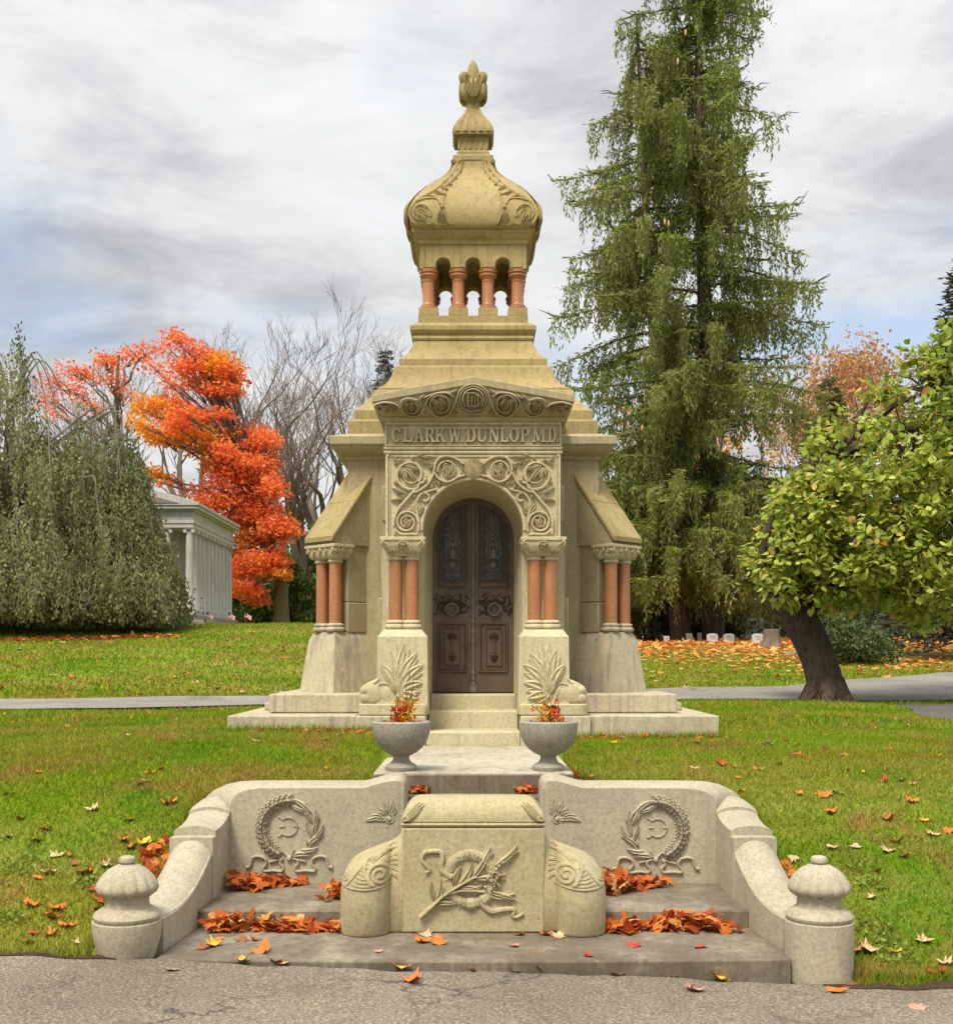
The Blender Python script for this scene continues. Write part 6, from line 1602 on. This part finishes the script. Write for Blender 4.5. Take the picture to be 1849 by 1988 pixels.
# ------------------------------------------------------------------ little flags by the temple
def flag(px, py, Y, label, seed):
    x = X(px, Y); g = gz(x, Y); t = root('small_flag', label, 'flag', (x, Y, g), 'little flags by the temple'); rg = random.Random(seed)
    tilt = rg.uniform(-.25, .25)
    b = MB(); b.tube([(x, Y, g-.05), (x+tilt*.55, Y, g+.55)], .008, 5); b.build('stick', M['wood'], t)
    cl = MB(); nx, nz = 8, 7
    vv = []
    for i in range(nx+1):
        for j in range(nz+1):
            u, v = i/nx, j/nz
            vv.append((x+tilt*.55+u*.27-.10*v*0, Y+.03*math.sin(u*5+v), g+.54-.19*(1-v)-.13*u+.02*math.sin(u*6)))
    n = len(cl.v); cl.v.extend(vv)
    for i in range(nx):
        for j in range(nz):
            a = i*(nz+1)+j; cl.f.append([a, a+nz+1, a+nz+2, a+1]); cl.mi.append(2 if (i < 3 and j > 2) else (0 if j % 2 == 0 else 1))
    cl.build('cloth', [M['flagred'], M['flagwhite'], M['flagblue']], t)
flag(405, 1205, 45.8, 'small striped flag at the front of the temple steps', 1); flag(436, 1207, 45.6, 'small striped flag by the far corner of the temple steps', 2); flag(478, 1211, 45.2, 'small striped flag standing apart on the grass beyond the temple steps', 3)

# ------------------------------------------------------------------ gravestones on the right lawn
def gravestone(px, Y, w_, h_, top, label, d=.16):
    x = X(px, Y); g = gz(x, Y); t = root('gravestone', label, 'gravestone', (x, Y, g), 'small gravestones on the right lawn')
    b = MB(); b.box(x-w_*.56, x+w_*.56, Y-d*.75, Y+d*.75, g-.12, g+.06); b.build('base', M['tomb'], t, bevel=.01)
    P = [(x-w_/2, g+.062), (x+w_/2, g+.062), (x+w_/2, g+h_*.8)]
    if top == 'arch': P += [(x+w_*.5*math.cos(R(a)), g+h_*.8+h_*.2*math.sin(R(a))) for a in range(15, 180, 15)]
    P += [(x-w_/2, g+h_*.8)]
    if top == 'flat': P = [(x-w_/2, g+.062), (x+w_/2, g+.062), (x+w_/2, g+h_), (x-w_/2, g+h_)]
    b = MB(); b.prism(P, Y-d/2, Y+d/2); s = b.build('tablet', M['tomb'], t, bevel=.012)
    b = MB()
    for k in range(3): b.box(x-w_*.28+.03*k, x+w_*.28-.02*k, Y-d/2-.004, Y-d/2, g+h_*(.72-.13*k), g+h_*(.72-.13*k)+.018)
    b.build('inscription', M['brownstone'], s)
for a in ((1293, 52, .24, .34, 'flat', 'tiny square gravestone nearest the mausoleum'), (1337, 53.5, .26, .40, 'flat', 'narrow upright gravestone under the yew'), (1357, 55, .18, .42, 'flat', 'slim gravestone beside the narrow one'), (1382, 51.5, .47, .42, 'arch', 'round topped white gravestone beside the slim one'), (1414, 51.5, .46, .42, 'arch', 'round topped white gravestone in the middle of the row'), (1470, 49, .46, .46, 'arch', 'round topped white gravestone next to the brown stump')): gravestone(*a)
x, Y = X(1457, 60), 60; g = gz(x, Y); t = root('pedimented_tomb', 'grey pedimented monument behind the gravestones', 'monument', (x, Y, g))
b = MB(); b.box(x-.75, x+.75, Y-.4, Y+.4, g-.2, g+.40); b.build('base', M['tomb'], t, bevel=.02)
b = MB(); b.box(x-.55, x+.55, Y-.3, Y+.3, g+.402, g+.95); b.build('die', M['tomb'], t, bevel=.02)
b = MB(); b.prism([(x-.68, g+.952), (x+.68, g+.952), (x+.62, g+1.05), (x, g+1.35), (x-.62, g+1.05)], Y-.36, Y+.36); b.build('pediment', M['tomb'], t, bevel=.02)
x, Y = X(1497, 47), 47; g = gz(x, Y); t = root('tree_stump', 'brown flaring tree stump beside a white gravestone', 'stump', (x, Y, g))
b = MB(); b.lathe([(.52, -.1), (.44, .05), (.36, .2), (.32, .45), (.31, .68), (.28, .70), (.05, .69)], 0, 0, 24, lambda a, i: 1+(.12 if i < 3 else .05)*math.sin(5*a+1)+.04*math.sin(11*a)); b.v = [(x+p[0], Y+p[1], g+p[2]) for p in b.v]; b.build('stump_wood', M['greybark'], t)

# ------------------------------------------------------------------ brown columned tomb at the right edge
Y = 70; x = X(1815, Y); g = gz(x, Y); t = root('brown_tomb', 'brown granite tomb with clustered columns at the edge of the right lawn', 'tomb', (x, Y, g))
b = MB(); b.box(x-.95, x+6, Y-.5, Y+5, g-.3, g+.42); b.build('base', M['brownstone'], t, bevel=.03)
b = MB(); b.box(x+.72, x+6, Y+.3, Y+5, g+.422, g+3.4); b.build('wall', M['brownstone'], t, bevel=.03)
for k, (ax, ay) in enumerate(((-.55, 0), (-.08, -.12), (.42, 0))):
    b = MB(); b.lathe([(.27, g+.422), (.28, g+.5), (.24, g+.58), (.2, g+.64), (.19, g+1.5), (.185, g+2.25), (.22, g+2.3), (.22, g+2.36), (.27, g+2.55), (.3, g+2.6)], x+ax, Y+ay, 18); b.build('column', M['brownstone'], t)
b = MB(); b.box(x-.9, x+6, Y-.45, Y+5, g+2.605, g+3.1); b.build('entablature', M['brownstone'], t, bevel=.03)
b = MB(); b.prism([(x-1.0, g+3.105), (x+6, g+3.105), (x+6, g+3.4), (x+2.6, g+4.4), (x-1.0, g+3.4)], Y-.5, Y+5); b.build('roof', M['brownstone'], t, bevel=.03)

# ------------------------------------------------------------------ grass blades
def free(x, y):
    ok = y > road_edge(x)+.02
    ok &= ~((np.abs(x) < 2.02) & (y < 8.82)); ok &= ~((np.abs(x) < .80) & (y < 12)); ok &= ~((np.abs(x) < 2.46) & (y > 11.66) & (y < 17.3))
    ok &= ~((np.abs(x)-1.984)**2+(y-6.8)**2 < .2**2)
    ok &= ~((y > path_near(x)-.02) & (y < path_far(x)+.02)); ok &= ~((x > dk_left(y)-.03) & (y < 20.95) & (x < dk_left(y)+7))
    return ok
def grass(n, ya, yb, hgt, wid, seed, pw=1.0):
    rg = np.random.default_rng(seed)
    y = ya+(yb-ya)*rg.random(n)**pw; x = rg.uniform(-1, 1, n)*(y*.415+2.4)
    k = free(x, y); x, y = x[k], y[k]; z = ground(x, y)
    d = np.stack([rg.normal(0, .55, len(x)), rg.normal(0, .55, len(x)), np.ones(len(x))], -1)
    return np.stack([x, y, z-.004], -1), d
for n, ya, yb, h_, w_, sd_, lb in ((440000, 6.35, 13.2, .042, .0085, 1, 'short mown grass of the lawn round the mausoleum'), (150000, 13.2, 22.5, .055, .018, 2, 'short mown grass beyond the mausoleum as far as the path'), (140000, 21.5, 48, .07, .040, 3, 'short mown grass of the far lawns beyond the path')):
    P, d = grass(n, ya, yb, h_, w_, sd_, .8 if ya < 7 else 1)
    o = leafset('grass', P, h_, w_, M['blades'], None, axis=d, tmpl='blade1', jit=.5, rng=np.random.default_rng(sd_)); tag(o, lb, 'grass', kind='stuff')
# longer tufts the mower misses, along the foot of the stones
rg = np.random.default_rng(44); TP = []
def edge(xa, ya, xb, yb, n, sp):
    t = rg.random(n); TP.append(np.stack([xa+(xb-xa)*t+rg.normal(0, sp, n), ya+(yb-ya)*t+rg.normal(0, sp, n)], -1))
for s in (-1, 1):
    edge(s*2.04, 7.0, s*2.04, 8.85, 1500, .025); edge(s*2.03, 8.84, s*.80, 8.84, 1300, .025); edge(s*.80, 8.9, s*.80, 11.6, 1300, .02); edge(s*.82, 11.64, s*2.46, 11.64, 1500, .025); edge(s*2.47, 11.66, s*2.47, 16, 900, .03)
    edge(s*2.2, 6.70, s*2.18, 6.95, 260, .03); edge(s*2.15, 6.70, s*5.2, 6.70, 1800, .03)
TP = np.concatenate(TP); TP = TP[free(TP[:, 0], TP[:, 1])]
o = leafset('grass', np.stack([TP[:, 0], TP[:, 1], ground(TP[:, 0], TP[:, 1])-.005], -1), .075, .009, M['blades'], None, axis=np.stack([rg.normal(0, .35, len(TP)), rg.normal(0, .35, len(TP)), np.ones(len(TP))], -1), tmpl='blade1', jit=.5, rng=rg); tag(o, 'longer grass tufts along the foot of the walls and plinths', 'grass', kind='stuff')
# clumps of low weeds
def weeds(px, py, n, r, seed):
    h = hit(px, py); rg = np.random.default_rng(seed); a = rg.uniform(0, 6.28, n); q = r*np.sqrt(rg.random(n)); x = h[0]+q*np.cos(a); y = h[1]+q*np.sin(a)
    k = free(x, y); x, y, a = x[k], y[k], a[k]; return np.stack([x, y, ground(x, y)+rg.uniform(.005, .03, len(x))], -1)
P = np.concatenate([weeds(*a) for a in ((495, 1605, 120, .12, 1), (170, 1720, 80, .09, 2), (330, 1740, 60, .07, 3), (20, 1790, 60, .09, 4), (1700, 1810, 150, .13, 5), (1690, 1725, 90, .09, 6), (1740, 1860, 110, .12, 7), (300, 1850, 50, .07, 8), (1660, 1690, 50, .06, 9), (40, 1690, 90, .13, 10))])
o = leafset('weeds', P, .035, .022, M['spruce_bright'], None, tmpl='ovate', rng=np.random.default_rng(5)); tag(o, 'low green weeds growing in the lawn beside the newels', 'weeds', kind='stuff')

# ------------------------------------------------------------------ fallen leaves
LMESH = {}
def leafmesh(col, v):
    if (col, v) in LMESH: return LMESH[(col, v)]
    rg = random.Random(hash(col) % 1000+v) if False else random.Random(sum(map(ord, col))*7+v)
    T, Fc = TMPL['maple']; curl = rg.uniform(.5, 1.9); cup = rg.uniform(-.3, 1.0)
    vv = []
    for a, b_, c in T:
        x, y = (a-.42), b_*rg.uniform(.85, 1.12); vv.append((x, y, c*curl*.8+cup*(x*x+y*y)*.7+rg.uniform(-.02, .02)))
    zmin = min(p[2] for p in vv); vv = [(p[0], p[1], p[2]-zmin) for p in vv]
    vv.append((-.62, .02, vv[0][2]+.03)); vv.append((-.60, -.02, vv[0][2]+.03))
    me = bpy.data.meshes.new('fallen_leaf'); me.from_pydata(vv, [], [list(f) for f in Fc]+[[0, 15, 16]]); me.materials.append(LM[col]); LMESH[(col, v)] = me
    return me
LR = random.Random(99)
def drop(x, y, z, size, col, label, group, tilt=.18):
    o = link('fallen_leaf', leafmesh(col, LR.randint(0, 4)), None, (x, y, z)); o.scale = (size,)*3
    o.rotation_euler = (LR.gauss(0, tilt), LR.gauss(0, tilt), LR.uniform(0, 6.28)); tag(o, label, 'leaf', group)
COLS = ['orange']*5+['red']*2+['yellow']*2+['tan']*3+['brown']*2+['pink']
# larger leaves seen singly on the near lawn: picture x, y, size, colour
NEAR = [(165,1700,.13,'orange'),(60,1768,.10,'orange'),(110,1775,.12,'orange'),(100,1790,.12,'orange'),(128,1805,.10,'orange'),(100,1820,.09,'orange'),(185,1735,.11,'red'),(200,1712,.11,'orange'),(240,1640,.10,'orange'),(280,1648,.12,'yellow'),(255,1655,.09,'orange'),(110,1665,.10,'tan'),(70,1640,.09,'red'),(205,1690,.10,'tan'),(95,1700,.10,'tan'),(75,1708,.08,'orange'),(180,1855,.10,'yellow'),(150,1835,.08,'tan'),(60,1840,.08,'tan'),(140,1880,.0,'tan'),
        (330,1568,.11,'orange'),(270,1530,.10,'tan'),(285,1522,.08,'tan'),(15,1630,.08,'tan'),(90,1620,.08,'red'),(250,1600,.09,'orange'),(180,1580,.09,'tan'),(40,1600,.07,'brown'),(20,1545,.10,'pink'),(310,1500,.08,'orange'),
        (1600,1548,.13,'orange'),(1625,1545,.10,'tan'),(1490,1450,.11,'tan'),(1545,1450,.10,'orange'),(1510,1490,.09,'red'),(1400,1490,.11,'red'),(1425,1492,.09,'orange'),(1470,1498,.08,'orange'),(1610,1580,.09,'orange'),(1725,1600,.10,'orange'),(1740,1640,.10,'yellow'),(1720,1655,.09,'tan'),(1810,1630,.09,'tan'),(1840,1620,.08,'orange'),(1660,1650,.08,'tan'),(1685,1850,.12,'tan'),(1660,1855,.10,'pink'),(1735,1850,.09,'yellow'),(1790,1835,.10,'tan'),(1820,1895,.12,'red'),(1835,1880,.09,'tan'),(1700,1905,.0,'tan'),(1690,1745,.08,'tan'),(1750,1520,.08,'tan'),(1640,1470,.09,'orange'),(1560,1475,.08,'orange'),(1700,1700,.07,'orange'),(1770,1560,.09,'orange'),(1640,1500,.08,'red')]
for px, py, sz, c in NEAR:
    if not sz: continue
    h = hit(px, py)
    if h and bool(free(h[0], h[1])): drop(h[0], h[1], h[2]+.012, sz, c, f'curled {c} leaf lying singly on the near lawn', 'large single leaves on the near lawn')
cnt = 0
while cnt < 95:
    y = 6.6+10.5*LR.random()**1.1; x = LR.uniform(-1, 1)*(y*.40)
    if not bool(free(x, y)): continue
    c = LR.choice(COLS); drop(x, y, gz(x, y)+.014, LR.uniform(.05, .085), c, f'small {c} leaf scattered on the lawn round the mausoleum', 'small leaves on the lawn round the mausoleum'); cnt += 1
for px, py, sz, c in ((820,1830,.10,'orange'),(850,1832,.11,'orange'),(828,1817,.08,'tan'),(998,1838,.07,'pink'),(735,1849,.05,'pink'),(1140,1857,.06,'red'),(1230,1838,.09,'red'),(1360,1840,.08,'red'),(415,1837,.10,'yellow'),(420,1826,.09,'orange'),(510,1848,.12,'orange'),(395,1842,.08,'brown'),(470,1826,.08,'brown'),(495,1826,.07,'brown'),(1010,1816,.07,'brown'),(1060,1816,.08,'orange'),(1085,1818,.09,'tan')):
    Yp = F*(CZ-.09)/(py-HY); drop(X(px, Yp), Yp, .094, sz, c, f'single {c} leaf on the stained platform before the carved block', 'leaves on the platform')
for px, py, sz, c in ((780,1881,.10,'yellow'),(915,1886,.07,'pink'),(985,1882,.12,'red'),(1015,1882,.10,'brown'),(1047,1882,.17,'orange'),(1000,1886,.08,'tan'),(1195,1893,.09,'pink'),(1230,1886,.07,'brown'),(1300,1893,.10,'orange'),(1345,1893,.09,'yellow'),(1400,1885,.10,'orange'),(1395,1903,.13,'yellow'),(1484,1886,.10,'orange'),(1345,1924,.11,'pink'),(1620,1925,.12,'orange'),(1605,1895,.10,'red'),(800,1907,.12,'orange'),(535,1870,.08,'orange'),(770,1866,.0,'tan'),(335,1885,.07,'tan'),(550,1872,.06,'tan'),(470,1868,.08,'yellow'),(1780,1958,.09,'pink'),(405,1860,.0,'red')):
    if not sz: continue
    Yp = 6.3
    for _ in range(6): Yp = F*(CZ-float(road_z(X(px, Yp))))/(py-HY)
    drop(X(px, Yp), Yp, float(road_z(X(px, Yp)))+.004, sz, c, f'{c} leaf lying on the grey road at the foot of the platform', 'leaves on the road', .25)
cnt = 0
while cnt < 70:
    px, py = LR.uniform(0, 1849), LR.uniform(1225, 1362)
    if 560 < px < 1260 or (px > 1260 and py < 1262) or (px < 330 and py < 1245): continue
    h = hit(px, py, 22); c = LR.choice(['orange', 'tan', 'yellow', 'tan'])
    if h is None or not bool(free(h[0], h[1])): continue
    drop(h[0], h[1], h[2]+.03, LR.uniform(.10, .19), c, f'{c} leaf lying on the far lawn beyond the path', 'leaves on the far lawns', .12); cnt += 1
# the orange carpet under the drooping spruce, too many to count
rg = np.random.default_rng(8); n = 60000
y = 27+33*rg.random(n)**.55; x = rg.uniform(4, 34, n)*(y/52)
dens = np.clip((y-25)/24, 0.04, 1)**1.8*(.35+.65*np.array([mnoise.noise((a*.5, b_*.5, 0))*.5+.5 for a, b_ in zip(x, y)]))
k = (rg.random(n) < dens) & free(x, y) & ~((y > 40) & (y < 43.3) & (x > 11)); x, y = x[k], y[k]
d = rg.normal(size=(len(x), 3)); d[:, 2] *= .15; sd = np.cross(d, np.array([0, 0, 1.])+rg.normal(0, .25, (len(x), 3)))
o = leafset('leaf_carpet', np.stack([x, y, ground(x, y)+.05], -1), .22, .19, M['carpet'], None, axis=d, side=sd, tmpl='diamond', rng=rg); tag(o, 'carpet of orange leaves on the right lawn below the spruce', 'leaf litter', kind='stuff')
rg = np.random.default_rng(18); n = 1500; x = rg.uniform(-17, -9.5, n); y = 35.4+.40*(x+17)+rg.normal(0, .30, n)
o = leafset('leaf_carpet', np.stack([x, y, ground(x, y)+.04], -1), .16, .12, M['litter'], None, axis=rg.normal(size=(n, 3))*np.array([1, 1, .12]), side=np.cross(rg.normal(size=(n, 3))*np.array([1, 1, .1]), np.array([0, 0, 1.])), tmpl='maple', rng=rg); tag(o, 'line of brown red leaves along the foot of the weeping beech', 'leaf litter', kind='stuff')

# drifts of leaves piled in corners
def pile(label, pts, n, size, zf, spread, height, seed, lim=None):
    rg = np.random.default_rng(seed); P = []
    pts = np.array(pts, float)
    for i in range(n):
        j = rg.integers(0, len(pts)-1) if len(pts) > 1 else 0; t = rg.random()
        p = pts[j]*(1-t)+(pts[j+1] if len(pts) > 1 else pts[j])*t
        w_ = abs(rg.normal(0, 1))
        P.append((p[0]+rg.normal(0, spread), p[1]+rg.normal(0, spread*.7), p[2] if len(p) > 2 and False else rg.random()*max(.08, 1-w_*.3)*(p[2])))
    P = np.array(P)
    if lim: P[:, 0] = np.clip(P[:, 0], lim[0], lim[1]); P[:, 1] = np.clip(P[:, 1], lim[2], lim[3])
    zz = np.array([zf(a, b_) for a, b_ in P[:, :2]]); P[:, 2] = zz+.008+P[:, 2]*height
    ax = rg.normal(size=(n, 3)); ax[:, 2] *= .55; ax[:, 2] = np.abs(ax[:, 2])*.6
    sd = rg.normal(0, .75, (n, 3)); sd = np.cross(ax, np.array([0, 0, 1.0])+sd)
    P -= unit(ax)*size*.4; 
    if lim: P[:, 2] = np.maximum(P[:, 2], zz+.006)
    o = leafset('leaf_pile', P, size, size*.85, M['litter'], None, np.clip(rg.normal(.48, .24, n), 0, 1), ax, sd, 'maple', rng=rg); tag(o, label, 'leaf pile', kind='stuff')
pz_ = lambda x, y: .09
sz_ = lambda x, y: .20
pile('drift of leaves on the platform against the step, nearer the weeping tree', [(-1.60, 7.36, 1.0), (-1.45, 7.40, 1.0), (-1.1, 7.40, .55), (-.8, 7.38, .45)], 150, .085, pz_, .05, .13, 1, (-1.69, -.80, 7.15, 7.44))
pile('drift of leaves on the platform against the step, nearer the leaning tree', [(.84, 7.34, .9), (1.0, 7.40, .45), (1.25, 7.40, .8), (1.4, 7.40, 1.0), (1.58, 7.36, .6)], 150, .085, pz_, .05, .13, 2, (.83, 1.67, 7.15, 7.44))
pile('heap of leaves in the step corner at the weeping tree end', [(-1.64, 8.2, 1.0), (-1.55, 8.05, .8), (-1.4, 8.26, .6), (-1.2, 8.30, .2)], 110, .08, sz_, .05, .15, 3, (-1.69, -1.1, 7.9, 8.34))
pile('heap of leaves behind the lobe nearer the weeping tree', [(-.88, 7.9, 1.0), (-.90, 7.75, .8)], 46, .08, sz_, .045, .13, 4, (-1.0, -.8, 7.6, 8.3))
pile('heap of leaves behind the lobe nearer the leaning tree', [(.86, 7.95, 1.0), (.95, 8.05, .9), (1.1, 8.18, .6), (1.3, 8.28, .3)], 130, .08, sz_, .06, .18, 5, (.83, 1.4, 7.6, 8.34))
led = lambda x, y: .762
pile('leaves caught on the ledge beside the wall end nearer the weeping tree', [(-.46, 8.95, 1), (-.36, 8.98, .6)], 46, .05, led, .03, .08, 6, (-.49, -.28, 8.86, 9.0))
pile('leaves caught on the ledge beside the wall end nearer the leaning tree', [(.46, 8.95, 1), (.36, 8.98, .6)], 46, .05, led, .03, .08, 7, (.28, .49, 8.86, 9.0))
pile('leaves piled along the outside of the wing wall nearer the weeping tree', [(-2.10, 8.1, .6), (-2.09, 7.75, .7), (-2.16, 7.55, .6), (-2.28, 7.35, .3)], 120, .085, gz, .05, .12, 8)
pile('leaves piled along the outside of the wing wall nearer the leaning tree', [(2.10, 8.0, .4), (2.09, 7.75, .5), (2.18, 7.5, .5)], 70, .085, gz, .04, .10, 9)
pile('leaves along the plinth foot nearer the weeping tree', [(-2.2, 11.6, .4), (-1.3, 11.6, .4), (-.85, 11.55, .3)], 60, .05, gz, .05, .06, 10)
pile('leaves along the plinth foot nearer the leaning tree', [(.85, 11.55, .4), (1.5, 11.6, .5), (2.4, 11.6, .4)], 90, .06, gz, .05, .07, 11)
pile('leaves along the walk edge nearer the leaning tree', [(.82, 9.1, .5), (.82, 9.5, .4), (.82, 10.2, .2)], 60, .05, gz, .03, .06, 12)
